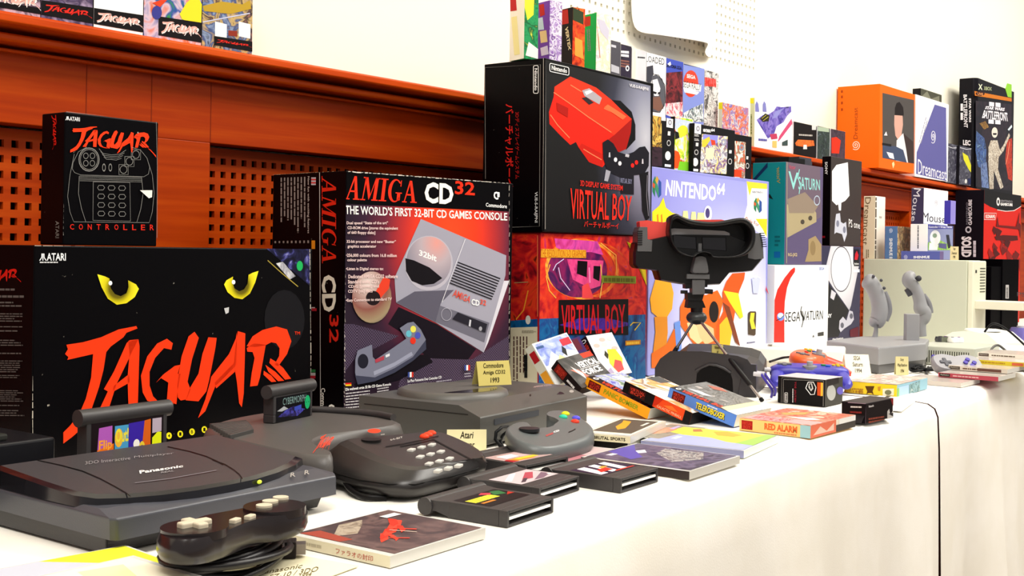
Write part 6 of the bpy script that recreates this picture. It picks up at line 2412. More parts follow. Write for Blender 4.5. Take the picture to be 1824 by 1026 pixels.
# printed sheet under the pad's cable
fr = yawf(Vector((0.583, 0.705, 0.0008)), 9)
t = thing('name_sheet', fr.O, 'cream sheet with printed lines lying flat under the black pad', 'card', 'printed name cards')
mb = MB()
mb.box(fr, (0, 0, 0), (0.118, 0.115, 0.0006), M('eee6c4', 0.7))
mb.build('sheet', t)
pr = Print(fr(0, 0, 0.0006), fr.x, fr.y, px=True)
pr.text('Panasonic', [(462, 1024), (538, 1012), (540, 1004), (462, 1017)], '6a5a34', 0.0, 0.2)
pr.text('FZ-10 / 3DO', [(478, 1033), (566, 1018), (568, 1009), (480, 1025)], '6a5a34', 0.0, 0.2)
pr.text('1994', [(532, 1030), (554, 1027), (556, 1019), (534, 1023)], '6a5a34', 0.0, 0.2)
pr.build('lettering', t)
# ================================================================== middle of the table
def atXp(px, py, X):
    d = ray(px, py)
    return EYE+d*((X-EYE.x)/d.x)


# ---- game boxes leaning over each other: long spine faces the camera (-x), depth runs along +x
def leaning_box(near, far, th, depth, label, mats, arts, group='game boxes fanned out before the goggles carton', name='game_carton'):
    """near/far: lower spine corners towards the room and towards the wall"""
    y = (near-far)                      # along the spine, wall -> room
    L_ = y.length
    fr = Frame(far, y, Vector((1, 0, 0)))     # x along spine, y depth, z up
    t = thing(name, far, label, 'game box', group)
    mb = MB()
    box6(mb, fr, L_, depth, th, *mats)
    o = mb.build('carton', t, bevel=0.0007)
    p_ = Print(fr(0, 0, 0), fr.x, fr.z, L_, th)
    arts[0](p_)
    p_.build('spine_print', t)
    p_ = Print(fr(0, 0, th), fr.x, fr.y, L_, depth)
    arts[1](p_)
    p_.build('cover_print', t)
    if len(arts) > 2:
        p_ = Print(fr(L_, 0, 0), fr.y, fr.z, depth, th)
        arts[2](p_)
        p_.build('end_print', t)
    return fr


def vbtag(p_, x0, x1, col='a01c14'):
    p_.rect(x0, 0.14, x1, 0.86, col)
    p_.text('VIRTUAL', (x0+0.01, 0.5, x1-0.01, 0.76), 'd8402c', 0.0)
    p_.text('BOY', (x0+0.03, 0.22, x1-0.03, 0.46), 'd8402c', 0.0)


def sp_orange(p_):
    p_.rect(0, 0, 1, 1, 'f6a01c')
    vbtag(p_, 0.05, 0.24, '5a1008')
    p_.text('PANIC BOMBER', (0.3, 0.28, 0.84, 0.74), '8a9a1c', 0.03)


def tp_orange(p_):
    p_.rect(0, 0, 1, 1, busy(['6a6ac0', 'b8c0d8', '8a90c8', 'd8dcc8', '5a7a4a', '9a9ad0'], 30, 3))
    p_.rect(0, 0.0, 1, 0.2, '1a1418')
    p_.text('VIRTUAL BOY', (0.18, 0.03, 0.96, 0.17), 'e04020', 0.03)
    p_.text('O', (0.05, 0.04, 0.12, 0.17), 'f4f0f0', 0.05)
    p_.poly([(0.1, 0.8), (0.3, 0.9), (0.2, 0.6), (0.08, 0.55)], 'e8ecf4')


def sp_black(p_):
    p_.rect(0, 0, 0.46, 1, '0f0a0a')
    p_.rect(0.46, 0, 1, 1, 'e2481a')
    vbtag(p_, 0.09, 0.33, '3a0e0a')
    p_.poly([(0.46, 0.0), (0.46, 1.0), (0.58, 1.0), (0.52, 0.3)], 'c02a10')
    p_.rect(0.9, 0, 1, 1, '0f0a0a')
    p_.text('GALACTIC PINBALL', (0.52, 0.12, 0.88, 0.34), 'f4c8a0', 0.0)
    p_.poly([(0.6, 0.5), (0.72, 0.8), (0.82, 0.5), (0.7, 0.4)], 'f0702a')


def tp_black(p_):
    p_.rect(0, 0, 1, 1, busy(['f4ecd8', 'e8b878', 'd8935a', 'f8f4ec', '8a6a50', 'f0d8b0'], 16, 6))
    p_.poly([(0.25, 0.0), (0.6, 0.0), (0.7, 0.3), (0.5, 0.5), (0.3, 0.35)], 'fbf4e0')
    p_.poly([(0.2, 0.5), (0.6, 0.6), (0.66, 0.74), (0.3, 0.7)], 'f6efe4')
    p_.poly([(0.3, 0.76), (0.55, 0.82), (0.5, 0.98), (0.3, 0.95)], 'e8a860')
    p_.poly([(0.0, 0.6), (0.18, 0.7), (0.2, 0.98), (0.0, 0.98)], '5a5a58')


def sp_blue(p_):
    p_.rect(0, 0, 1, 1, '5a85d8')
    vbtag(p_, 0.06, 0.25, '5a1410')
    p_.text('TELEROBOXER', (0.43, 0.18, 0.86, 0.70), '2a2a1a', 0.05)
    p_.text('TELEROBOXER', (0.42, 0.22, 0.85, 0.74), 'f0d838', 0.03)
    p_.bars([(0.58, 0.8), (0.8, 0.8), (0.8, 0.92), (0.58, 0.92)], 1, M('e0e8f4'), 0.8, 2)


def tp_blue(p_):
    p_.rect(0, 0, 1, 1, busy(['4a4846', '6a6866', '8a8a88', '5a5854', '9a9894', 'c0b8b4'], 34, 5))
    p_.rect(0.0, 0.0, 0.86, 0.16, '3a3636')
    p_.text('VIRTUAL BOY', (0.14, 0.02, 0.82, 0.15), 'e04028', 0.03)
    p_.text('O', (0.05, 0.03, 0.11, 0.15), 'f4f0f0', 0.05)
    p_.poly([(0.86, 0.0), (1, 0.0), (1, 1), (0.86, 1)], 'f6f6f4')
    p_.poly([(0.74, 0.05), (0.86, 0.0), (0.86, 1.0), (0.76, 0.98)], 'efe6a8')
    p_.poly([(0.1, 0.84), (0.24, 0.98), (0.4, 0.9), (0.24, 0.76)], 'b06a5a')
    p_.poly([(0.1, 0.28), (0.22, 0.4), (0.44, 0.38), (0.36, 0.26)], 'd0d0d8')


def sp_red(p_):
    p_.rect(0, 0, 1, 1, 'f2c87a')
    p_.rect(0.86, 0, 1, 1, '9cc4cc')
    vbtag(p_, 0.03, 0.19, 'a01c14')
    p_.text('RED ALARM', (0.36, 0.3, 0.82, 0.84), 'e06a34', 0.05)
    p_.bars([(0.5, 0.08), (0.84, 0.08), (0.84, 0.24), (0.5, 0.24)], 1, M('d88a5a'), 0.8, 4)


def tp_red(p_):
    p_.rect(0, 0, 1, 1, busy(['d8543a', 'e8987a', 'c03a24', 'f0c8b0', '9a4a3a'], 26, 2))
    p_.rect(0.02, 0.05, 0.98, 0.3, 'e8a0a0')
    p_.text('VIRTUAL BOY', (0.08, 0.08, 0.6, 0.26), 'c83a3a', 0.02)
    p_.poly([(0.4, 0.4), (0.7, 0.5), (0.86, 0.42), (0.74, 0.32)], 'f4ece4')
    p_.poly([(0.16, 0.6), (0.44, 0.86), (0.5, 0.64), (0.3, 0.5)], 'b89a58')


def en_red(p_):
    p_.rect(0.0, 0.0, 0.55, 1, 'e8785a')
    p_.rect(0.55, 0.0, 1, 0.56, '4a4440')
    p_.rect(0.62, 0.56, 1, 1, 'f2f0ec')
    p_.poly([(0.05, 0.2), (0.2, 0.8), (0.34, 0.3), (0.5, 0.8), (0.5, 0.2)], 'f0c8b4')


zb = lambda px_, py_, X: atXp(px_, py_, X)
XS = 1.626
leaning_box(Vector((XS, 1.021, 0.0015)), Vector((XS, 1.147, 0.043)), 0.0185, 0.105, 'orange-spined game box, leftmost of the fanned row, its far end propped up',
            (M('f6a01c'), M('f6a01c'), M('8a90c8'), M('e8e4d8')), (sp_orange, tp_orange))
leaning_box(Vector((XS+0.001, 0.944, 0.0015)), Vector((XS+0.001, 1.071, 0.0415)), 0.0185, 0.105, 'black and red-orange spined game box between the orange and the blue one',
            (M('0f0a0a'), M('0f0a0a'), M('e8d8b8'), M('0f0a0a')), (sp_black, tp_black))
leaning_box(Vector((XS+0.022, 0.877, 0.0015)), Vector((XS+0.022, 0.998, 0.0345)), 0.0195, 0.118, 'blue-spined game box with yellow lettering in the fanned row',
            (M('5a85d8'), M('5a85d8'), M('6a6866'), M('f0f0ec')), (sp_blue, tp_blue))
leaning_box(Vector((1.631, 0.742, 0.0005)), Vector((1.631, 0.858, 0.0005)), 0.0186, 0.165, 'pale orange-spined game box lying flat at the table edge, right of the blue one',
            (M('f2c87a'), M('f2c87a'), M('d8543a'), M('f0e4d0')), (sp_red, tp_red, en_red))

# three more boxes propped up behind them
vb5 = Z(940, 570, 6.838)


def propped(pp, Xs, zs, th, label, front_m, side_m, art, name='game_carton'):
    """box leaning back: pp = pixels of the picture's lower left, lower right, upper left; Xs their y planes"""
    P0, P1, P2 = [PL(q_[0], q_[1], Vector((0, Y_, 0)), Vector((0, 1, 0))) for q_, Y_ in zip(pp, Xs)]
    fr = Frame(P0, P1-P0, P2-P0)         # x right, y up the picture, z towards the viewer
    w_, h_ = (P1-P0).length, (P2-P0).dot(fr.y)
    t = thing(name, P0, label, 'game box', 'game boxes fanned out before the goggles carton')
    mb = MB()
    f2 = Frame(fr(0, 0, -th), fr.x, fr.y)
    p = [f2(x, y, z) for z in (0, th) for y in (0, h_) for x in (0, w_)]
    mb.add(p, [(4, 5, 7, 6)], front_m)
    mb.add(p, [(0, 4, 6, 2), (2, 6, 7, 3), (0, 1, 5, 4), (1, 3, 7, 5), (0, 2, 3, 1)], side_m)
    o = mb.build('carton', t, bevel=0.0007)
    p_ = Print(fr(0, 0, 0), fr.x, fr.y, w_, h_)
    art(p_)
    p_.build('cover_print', t)
    sp = Print(fr(0, h_, -th), -fr.y, fr.z, h_, th)
    return t, sp


def tp_white(p_):
    p_.rect(0.03, 0.45, 0.97, 0.97, busy(['6a7ac8', '8a9ad8', 'b8c4e8', 'f0f2f8'], 40, 3))
    p_.poly([(0.1, 0.45), (0.35, 0.72), (0.5, 0.5), (0.75, 0.66), (0.97, 0.55), (0.97, 0.2), (0.1, 0.2)], 'f2f2f2')
    p_.poly([(0.6, 0.62), (0.68, 0.76), (0.74, 0.66), (0.68, 0.5)], '1a1a1c')
    p_.poly([(0.38, 0.46), (0.5, 0.6), (0.6, 0.5), (0.5, 0.4)], 'd8d89a')
    p_.rect(0.7, 0.74, 0.98, 0.9, 'c02838')
    p_.bars([(0.04, 0.84), (0.24, 0.84), (0.24, 0.92), (0.04, 0.92)], 1, M('3a5a8a'), 0.7, 2, 0.0)


t, sp = propped([vb5((345, 800))[0], vb5((760, 640))[0], vb5((112, 272))[0]], (1.19, 1.19, 1.235), None, 0.02,
                'white game box with a snowy blue picture, propped against the goggles carton', M('f6f6f6'), M('d8d8c8'), tp_white)
sp.rect(0.14, 0.15, 0.38, 0.85, 'b01c24')
sp.rect(0.62, 0.1, 0.98, 0.9, 'e8a02c')
sp.build('spine_print', t)


def tp_wario(p_):
    p_.rect(0.02, 0.02, 0.98, 0.98, 'f0ecec')
    for i in range(3):
        for j in range(3):
            p_.ell(0.2+i*0.3, 0.86-j*0.12, 0.12, 0.05, ('e0dcd8', 'c8b8b0', 'e8e0d0')[(i+j) % 3])
    p_.poly([(0.35, 0.3), (0.5, 0.62), (0.8, 0.6), (0.9, 0.36), (0.7, 0.1), (0.45, 0.12)], 'd8c83a')
    p_.poly([(0.42, 0.2), (0.6, 0.36), (0.8, 0.3), (0.76, 0.1), (0.5, 0.06)], 'c84a4a')
    p_.poly([(0.3, 0.5), (0.4, 0.6), (0.46, 0.5), (0.36, 0.4)], '3a3a2a')
    p_.poly([(0.04, 0.1), (0.3, 0.2), (0.36, 0.02), (0.06, 0.02)], 'a89ab8')
    p_.poly([(0.82, 0.04), (0.96, 0.04), (0.96, 0.3), (0.84, 0.28)], 'f4f4f4')


t, sp = propped([vb5((960, 700))[0], vb5((1270, 640))[0], vb5((815, 180))[0]], (1.20, 1.20, 1.245), None, 0.02,
                'white game box with a yellow and red shape, propped against the goggles carton', M('f4f2f2'), M('2a1a2a'), tp_wario)
sp.rect(0.02, 0.05, 0.98, 0.95, '1c0f16')
sp.text('VIRTUAL BOY', (0.14, 0.25, 0.75, 0.75), 'd83a28', 0.03)
sp.ell(0.08, 0.5, 0.04, 0.3, 'f0f0f0', hole=0.6)
sp.build('spine_print', t)


def tp_purple(p_):
    p_.rect(0.02, 0.02, 0.98, 0.98, '3a1a5a')
    p_.rect(0.1, 0.55, 0.7, 0.95, '5a1428')


t, sp = propped([vb5((690, 560))[0], vb5((800, 520))[0], vb5((605, 205))[0]], (1.222, 1.222, 1.25), None, 0.02,
                'violet game box edge showing between the two white propped boxes', M('3a1f5e'), M('4a2a6e'), tp_purple)


def tp_vertical(p_):
    p_.rect(0.0, 0.0, 1, 1, busy(['2a2828', '3a3836', '5a5654', '1c1a1a'], 26, 3))
    p_.text('VERTICAL', (0.36, 0.56, 0.98, 0.76), 'f0ecec', 0.04)
    p_.text('FORCE', (0.36, 0.30, 0.9, 0.50), 'f0ecec', 0.04)
    p_.line([(0.36, 0.53), (0.98, 0.53)], 0.02, 'd8d4d4')
    p_.rect(0.68, 0.82, 1.0, 0.98, 'd8381c')
    p_.poly([(0.1, 0.6), (0.3, 0.55), (0.5, 0.1), (0.3, 0.3)], 'c87a6a')
    p_.poly([(0.18, 0.7), (0.34, 0.4), (0.3, 0.2), (0.2, 0.5)], 'e0d8d4')


t, sp = propped([vb5((660, 830))[0], vb5((1050, 700))[0], vb5((345, 490))[0]], (1.14, 1.14, 1.19), None, 0.02,
                'dark game box with white capitals, propped in front of the snowy-picture box', M('2a2828'), M('15090a'), tp_vertical)
sp.rect(0.1, 0.1, 0.46, 0.9, '7a1a10')
sp.text('VIRTUAL', (0.14, 0.5, 0.42, 0.78), 'd8402c', 0.0)
sp.text('BOY', (0.18, 0.2, 0.38, 0.45), 'd8402c', 0.0)
sp.bars([(0.55, 0.3), (0.98, 0.3), (0.98, 0.6), (0.55, 0.6)], 1, M('d8d4d4'), 0.7, 2)
sp.build('spine_print', t)

# ---- black carton and small open carton near the table edge
kx = Z(1360, 600, 8.55)
fr = yawf(Vector((1.988, 0.878, 0.0005)), 0)
t = carton_box('accessory_carton', fr, 0.078, 0.092, 0.049, 'black upright carton with a white hexagon emblem, behind the pale orange-spined box', 'box', M('3c3a36'), M('0d0a0b'), M('c8bcc0'))
p = side(fr, 0.092)
p.line(kx((300, 1000), (305, 650), (915, 670), (910, 1060)), 0.6, 'a8a4a0')
p.line(kx((270, 1050), (280, 620), (950, 640)), 0.8, '7a7672')
p.line(kx((680, 690), (760, 690), (800, 770), (775, 875), (720, 880), (645, 780), (680, 690)), 1.4, 'f0eeee')
p.poly(kx((690, 715), (740, 705), (760, 790), (725, 830), (685, 770)), 'c8c6c4')
p.poly(kx((700, 725), (725, 718), (740, 780), (720, 800)), '1a1618')
p.poly(kx((820, 690), (880, 695), (875, 900), (820, 890)), 'c84a1c')
p.poly(kx((875, 695), (910, 700), (905, 900), (872, 900)), 'f0b43a')
pill(p, kx((325, 1000), (325, 850), (368, 850), (368, 1000)), 'Nintendo', 'e8e4e4', 0.7)
p.text('VIRTUAL BOY', kx((470, 1000), (475, 680), (505, 680), (500, 1000)), '8a1a2a', 0.02)
p.bars(kx((440, 1000), (442, 790), (460, 790), (458, 1000)), 1, M('d8d4d4'), 0.7, 2, 0.0)
p.build('side_print', t)
p = front(fr)
p.ell(*kx((1030, 850))[0], 8, 14, 'a8a8a4')
p.ell(*kx((1165, 820))[0], 6, 7, '5a50b0')
p.poly(kx((965, 640), (1145, 615), (1145, 700), (965, 760)), '1a1214')
p.build('front_print', t)

k1 = Z(1300, 560, 4.461)
fr = yawf(Vector((1.838, 0.742, 0.0005)), -2)
t = carton_box('accessory_carton', fr, 0.108, 0.042, 0.033, 'small black open-ended carton at the very edge of the table', 'box', M('14090c'), M('120a10'), M('3a3434'))
p = front(fr)
p.poly(k1((1275, 670), (1338, 655), (1338, 720), (1290, 715)), '8a2024')
p.poly(k1((1250, 770), (1265, 750), (1275, 800), (1290, 770), (1305, 760), (1318, 780), (1335, 745), (1332, 815), (1250, 830)), 'c8c4c0')
p.poly(k1((1258, 790), (1300, 780), (1325, 790), (1300, 810)), '2a2426')
p.text('Nintendo', k1((1102, 742), (1142, 732), (1142, 715), (1102, 724)), 'e8e0e0', 0.02)
p.bars(k1((1100, 870), (1235, 845), (1235, 800), (1100, 820)), 2, M('8a4030'), 0.6, 3)
p.build('front_print', t)
p = side(fr, 0.042)
p.line(k1((938, 700), (1085, 710), (1080, 870)), 0.8, 'c8a8c0')
p.bars(k1((960, 742), (1055, 745), (1055, 728), (960, 725)), 1, M('e0d8d8'), 0.7, 3)
p.bars(k1((955, 785), (1055, 790), (1055, 770), (955, 765)), 1, M('8a2a2a'), 0.7, 4)
p.build('end_print', t)
mb = MB()
e0, e1 = fr(-0.0002, 0.002, 0.0125), fr(-0.0002, 0.040, 0.0125)
dn = Vector((-0.016, -0.001, -0.0105))
mb.loft([[e0, e1, e1+dn, e0+dn], [q_+Vector((0.0004, 0, 0.0008)) for q_ in (e0, e1, e1+dn, e0+dn)]], M('1e1a1e', 0.4), False)
mb.build('open_flap', t)

# ---- yellow-spined game box
fr = yawf(Vector((2.233, 0.84, 0.0005)), 2)
wY = 0.185
t = carton_box('game_carton', fr, wY, 0.105, 0.0235, 'yellow-spined game box with a pale blue end, behind the small black open carton', 'game box', M('8fb8c8'), M('f0cc2c'), M('b8b0a4'))
p = side(fr, 0.105)
p.text("SHADOWS OF THE EMPIRE", k1((900, 640), (1060, 645), (1060, 590), (900, 580)), 'a86a2a', 0.03)
p.poly(k1((1075, 570), (1150, 570), (1135, 610), (1145, 650), (1125, 625), (1100, 625), (1085, 655), (1092, 610)), '5a3a14')
p.poly(k1((1175, 575), (1200, 572), (1195, 610), (1178, 608)), 'c88a2a')
p.poly(k1((1215, 590), (1305, 590), (1303, 645), (1215, 645)), 'ece4c8')
p.ell(*k1((1258, 620))[0], 6, 4.5, '7a7a5a')
p.poly(k1((885, 650), (1215, 655), (1215, 668), (885, 662)), 'f4ecc0')
p.build('spine_print', t)
p = front(fr)
p.poly(k1((1340, 580), (1420, 560), (1420, 640), (1340, 660)), 'a8c4e8')
p.poly(k1((1425, 560), (1510, 525), (1510, 620), (1425, 640)), busy(['2a4a5a', '8ab0b8', '3a6a6a', 'c8d8d8'], 60, 3))
p.poly(k1((1330, 590), (1345, 585), (1345, 660), (1330, 662)), '8ac060')
p.build('end_print', t)
p = topp(fr, 0.0235)
p.poly([q_ for q_ in k1((880, 540), (1340, 565), (1540, 515), (1200, 480), (930, 470))], busy(['c8c0b4', 'e4dcd0', '9a9288', 'e0b0a8', 'b8b0a8'], 30, 4))
p.build('cover_print', t)
# ================================================================== stereo headset on its tripod
e6 = Z(1120, 370, 5.4)
HB = Vector((2.063, 1.184, 0))
HX = Vector((math.cos(R(-48)), math.sin(R(-48)), 0))
HN = Vector((0, 0, 1)).cross(HX)       # away from the viewer
ZC = (HB-EYE).dot(FWD)
KX = ZC/F_PX


def H(x, y, dep=0.0):
    """headset point: position read off the front view, dep metres towards the viewer"""
    px, py = e6((x, y))[0]
    return HB+HX*((px-1243)*KX)+Vector((0, 0, 0.27-(py-452.3)*KX))-HN*dep


def HL(pts, dep, k=1.0, c=(690, 380)):
    return [H(c[0]+(x-c[0])*k, c[1]+(y-c[1])*k, dep) for x, y in pts]


th_ = thing('stereo_headset', HB+Vector((0, 0, 0.1)), 'black and red stereo viewing headset mounted on a small tripod', 'headset')
HBK = plastic('0a090b', 0.4, 0.12, 0.35)
HGR = plastic('5a5a5c', 0.4, 0.12)
HRD = plastic('e84a42', 0.4, 0.08)
mb = MB()
redo = [(88, 140), (160, 132), (330, 150), (420, 120), (640, 118), (880, 112), (1040, 150), (1160, 205), (1200, 240), (1195, 350), (1150, 520), (960, 600), (420, 600), (240, 520), (150, 300), (95, 200)]
mb.loft([HL(redo, 0.01), HL(redo, -0.03), HL(redo, -0.075, 0.9)], HRD, False)
mb.build('red_shell', th_, bevel=0.003, seg=3)
mb = MB()
blk = [(30, 440), (50, 345), (160, 320), (250, 300), (420, 260), (960, 260), (1120, 320), (1270, 390), (1285, 480), (1185, 600), (1100, 612), (962, 622), (870, 735), (760, 742), (490, 738), (285, 702),
       (255, 612), (62, 592), (32, 560)]
mb.loft([HL(blk, 0.02, 0.97), HL(blk, 0.012), HL(blk, -0.04), HL(blk, -0.055, 0.95)], HBK, False)
mb.build('lower_shell', th_, bevel=0.002)
# eye hood: a deep rim with a cut for the nose
hood = [(345, 150), (352, 100), (400, 70), (450, 92), (530, 120), (640, 137), (760, 140), (870, 126), (960, 106), (1040, 99), (1100, 125), (1148, 190), (1160, 270), (1150, 345), (1120, 405), (1060, 452),
        (960, 474), (850, 480), (760, 478), (738, 448), (700, 432), (650, 430), (606, 448), (582, 474), (520, 470), (440, 440), (390, 390), (352, 320), (336, 235)]
inner = [(358, 205), (372, 150), (410, 120), (455, 140), (530, 172), (640, 190), (760, 192), (870, 178), (960, 158), (1035, 152), (1080, 175), (1110, 220), (1115, 275), (1105, 335), (1075, 385), (1030, 425),
         (950, 455), (850, 463), (765, 462), (742, 440), (702, 424), (650, 422), (604, 440), (575, 462), (520, 455), (452, 425), (408, 380), (372, 312), (358, 240)]
mb = MB()
n_ = 2
ho = lambda dep, k=1.0: smooth_closed(HL(hood, dep, k), n_)
hi_ = lambda dep, k=1.0: smooth_closed(HL(inner, dep, k), n_)
mb.loft([ho(0.0, 0.98), ho(0.03), ho(0.052), smooth_closed([a.lerp(b_, 0.4) for a, b_ in zip(HL(hood, 0.056), HL(inner, 0.056))], n_), hi_(0.050), hi_(0.011, 0.97)], HBK, True, True, True)
mb.build('eye_hood', th_)
mb = MB()
panel = [(345, 215), (420, 205), (640, 212), (900, 222), (950, 240), (965, 330), (960, 440), (880, 470), (760, 468), (580, 462), (500, 452), (420, 410), (370, 330), (345, 260)]
mb.loft([HL(panel, 0.012), HL(panel, 0.018)], plastic('a09ea2', 0.45, 0.1), False)
mb.build('lens_panel', th_, bevel=0.0006)
LENS = M('0a060e', 0.06, spec=0.7)
for q_ in ([(405, 268), (625, 285), (632, 402), (412, 388)], [(682, 285), (912, 285), (920, 412), (690, 398)]):
    mb = MB()
    c_ = (sum(a for a, b_ in q_)/4, sum(b_ for a, b_ in q_)/4)
    mb.loft([HL(q_, 0.0165, 1.03, c_), HL(q_, 0.020, 1.03, c_)], M('111013', 0.35), False)
    mb.build('lens_frame', th_, bevel=0.0005)
    mb = MB()
    mb.loft([HL(q_, 0.0185, 0.96, c_), HL(q_, 0.0206, 0.96, c_)], LENS, False)
    mb.build('lens', th_)
mb = MB()
mb.loft([HL([(640, 345), (680, 345), (680, 430), (640, 430)], 0.016), HL([(644, 345), (676, 345), (676, 430), (644, 430)], 0.026)], HGR, False)
mb.build('nose_bridge', th_, bevel=0.0008)
mb = MB()
nose = [(605, 470), (640, 458), (680, 458), (712, 470), (735, 560), (742, 615), (730, 630), (590, 630), (575, 615), (585, 560)]
mb.loft([HL(nose, 0.0, 1.1, (658, 560)), HL(nose, 0.03, 1.02, (658, 560)), HL(nose, 0.036, 0.9, (658, 560))], HGR, False)
mb.build('nose_piece', th_, bevel=0.0015, seg=3)
for out, x0, x1, sgn in (([(82, 195), (156, 195), (160, 312), (207, 322), (202, 432), (62, 432), (64, 240)], 66, 118, 1),
                         ([(1186, 235), (1250, 238), (1272, 330), (1282, 482), (1200, 494), (1126, 480), (1128, 352), (1182, 345)], 1240, 1276, -1)):
    mb = MB()
    mb.loft([HL(out, -0.04), HL(out, 0.018), HL(out, 0.022, 0.97, (out[0][0]+40, 330))], HGR, False)
    blkk = mb.build('side_block', th_, bevel=0.0012)
    for k in range(7):
        mb = MB()
        y = 235+k*21
        xa = x0+k*(0 if sgn > 0 else 4)
        mb.loft([HL([(xa-4, y), (xa+42, y-2), (xa+42, y+6), (xa-4, y+8)], 0.019), HL([(xa-4, y), (xa+42, y-2), (xa+42, y+6), (xa-4, y+8)], 0.024)], M('232226', 0.5), False)
        mb.build('grip_rib', th_)
mb = MB()
for out, dep in (([(535, 638), (752, 638), (752, 682), (535, 682)], 0.03), ([(530, 700), (750, 690), (745, 760), (535, 780)], 0.018), ([(590, 690), (712, 690), (712, 828), (595, 832)], 0.026),
                 ([(555, 820), (720, 815), (700, 890), (560, 890)], 0.016), ([(570, 890), (710, 890), (740, 960), (560, 965)], 0.012)):
    mb.loft([HL(out, dep-0.03), HL(out, dep)], HGR if dep in (0.03, 0.026) else HBK, False)
mb.build('stand_clamp', th_, bevel=0.001)
for a_, b_, r_ in ((H(500, 812, 0.006), H(565, 812, 0.006), 0.0035), (H(700, 800, 0.006), H(808, 806, 0.006), 0.0048)):
    mb = MB()
    mb.cyl(a_, b_, r_, HBK, 14)
    mb.build('clamp_knob', th_, bevel=0.0006)
mb = MB()
hubc = HB+Vector((0, 0, 0.27-(566-452.3)*KX))
mb.ball(hubc, 0.021, 0.021, 0.014, plastic('2e3032', 0.35, 0.1), n=22, k=8)
mb.cyl(hubc+Vector((0, 0, 0.008)), hubc+Vector((0, 0, 0.022)), 0.012, HBK, 18)
mb.build('tripod_hub', th_)
METAL = M('b8b0ac', 0.25, 0.9)
for foot in (G(1358, 714, 0.002), Vector((2.165, 1.335, 0.002)), G(1330, 678, 0.002)):
    top_ = hubc+(foot-hubc)*0.06
    top_.z = hubc.z-0.006
    leg = MB()
    mid = top_+(foot-top_)*0.55
    low = top_+(foot-top_)*0.82
    leg.tube([top_, mid], 0.0028, METAL, 10)
    leg.tube([mid+(top_-mid)*0.18, low], 0.0048, HBK, 10)
    leg.tube([low, foot+(low-foot)*0.06], 0.0026, METAL, 8)
    lo = leg.build('tripod_leg', th_)
    ft = MB()
    ft.tube([foot+(low-foot)*0.14, foot+(low-foot)*0.01], 0.0040, M('151416', 0.6), 10)
    f_o = ft.build('rubber_foot', lo, base=HB+Vector((0, 0, 0.1)))
# ================================================================== further consoles and pads
def cable(pts, r, m, name, parent, z=None):
    mb = MB()
    P_ = [Vector(p_) for p_ in pts]
    out = []
    for i in range(len(P_)-1):
        a, b_, c, d = P_[max(0, i-1)], P_[i], P_[i+1], P_[min(len(P_)-1, i+2)]
        for k in range(5):
            t = k/5
            out.append(0.5*((2*b_)+(c-a)*t+(2*a-5*b_+4*c-d)*t*t+(3*b_-a-3*c+d)*t**3))
    out.append(P_[-1])
    mb.tube(out, r, m, 7)
    return mb.build(name, parent)


# ---- dark charcoal console under the tripod
t6 = thing('cartridge_console', Vector((2.03, 1.04, 0)), 'charcoal console with arched sides under the tripod headset, pads plugged in at its front', 'game console')
fn = yawf(Vector((2.03, 1.04, 0)), 20)
N6 = plastic('2c292c', 0.4, 0.15)
wn, dn_ = 0.205, 0.19
mb = MB()
rings = []
for i in range(13):
    x = wn*i/12
    u = (i-6)/6
    zt = 0.056+0.020*(abs(u)**2.0 if i in (0, 1, 11, 12) else abs(u)*0.55)
    pts = [(0.0, 0.0), (-0.002, 0.012), (0.0, zt-0.022), (0.012, zt-0.006), (0.03, zt), (0.1, zt+0.006), (0.16, zt+0.004), (dn_-0.01, zt-0.012), (dn_, zt-0.03), (dn_, 0.0)]
    yo = 0.022*(1-u*u) if False else 0
    rings.append([fn(x, y+yo, z+0.001) for y, z in pts])
mb.loft(rings, N6, False)
mb.build('shell', t6, bevel=0.002, seg=2)
# arch facing the camera: its shade painted as a flat dark patch, raised lip
h1 = Z(1230, 610, 7.89)
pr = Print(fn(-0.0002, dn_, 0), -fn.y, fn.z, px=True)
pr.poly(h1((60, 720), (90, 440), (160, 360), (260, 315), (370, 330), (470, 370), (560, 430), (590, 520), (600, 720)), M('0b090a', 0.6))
pr.build('side_shade', t6)
mb = MB()
lip = [PL(*q_, fn(-0.0015, 0, 0), fn.x) for q_ in h1((70, 400), (160, 350), (260, 308), (370, 322), (470, 362), (565, 425))]
mb.tube(lip, 0.0028, N6, 8)
mb.build('side_lip', t6)
mb = MB()
mb.loft([[fn(x, y, 0.0) for x, y in ((-0.004, -0.006), (0.02, -0.006), (0.02, 0.03), (-0.004, 0.03))], [fn(x, y, 0.062) for x, y in ((0.0, -0.004), (0.016, -0.004), (0.016, 0.02), (0.0, 0.02))]], N6, False)
mb.build('front_foot', t6, bevel=0.002)
mb = MB()
c_ = G(*h1((0, 0))[0], 0.0)
c_ = fn(0.03, 0.155, 0.066)
mb.box(yawf(c_, 20), (-0.012, -0.006, 0), (0.012, 0.006, 0.007), M('b8302c', 0.35))
mb.build('switch', t6, bevel=0.0012)['label'] = 'red switch'
mb = MB()
mb.box(yawf(fn(0.09, 0.11, 0.064), 20), (-0.05, -0.012, 0), (0.05, 0.012, 0.005), M('29272a', 0.4))
mb.build('cartridge_flap', t6, bevel=0.001)
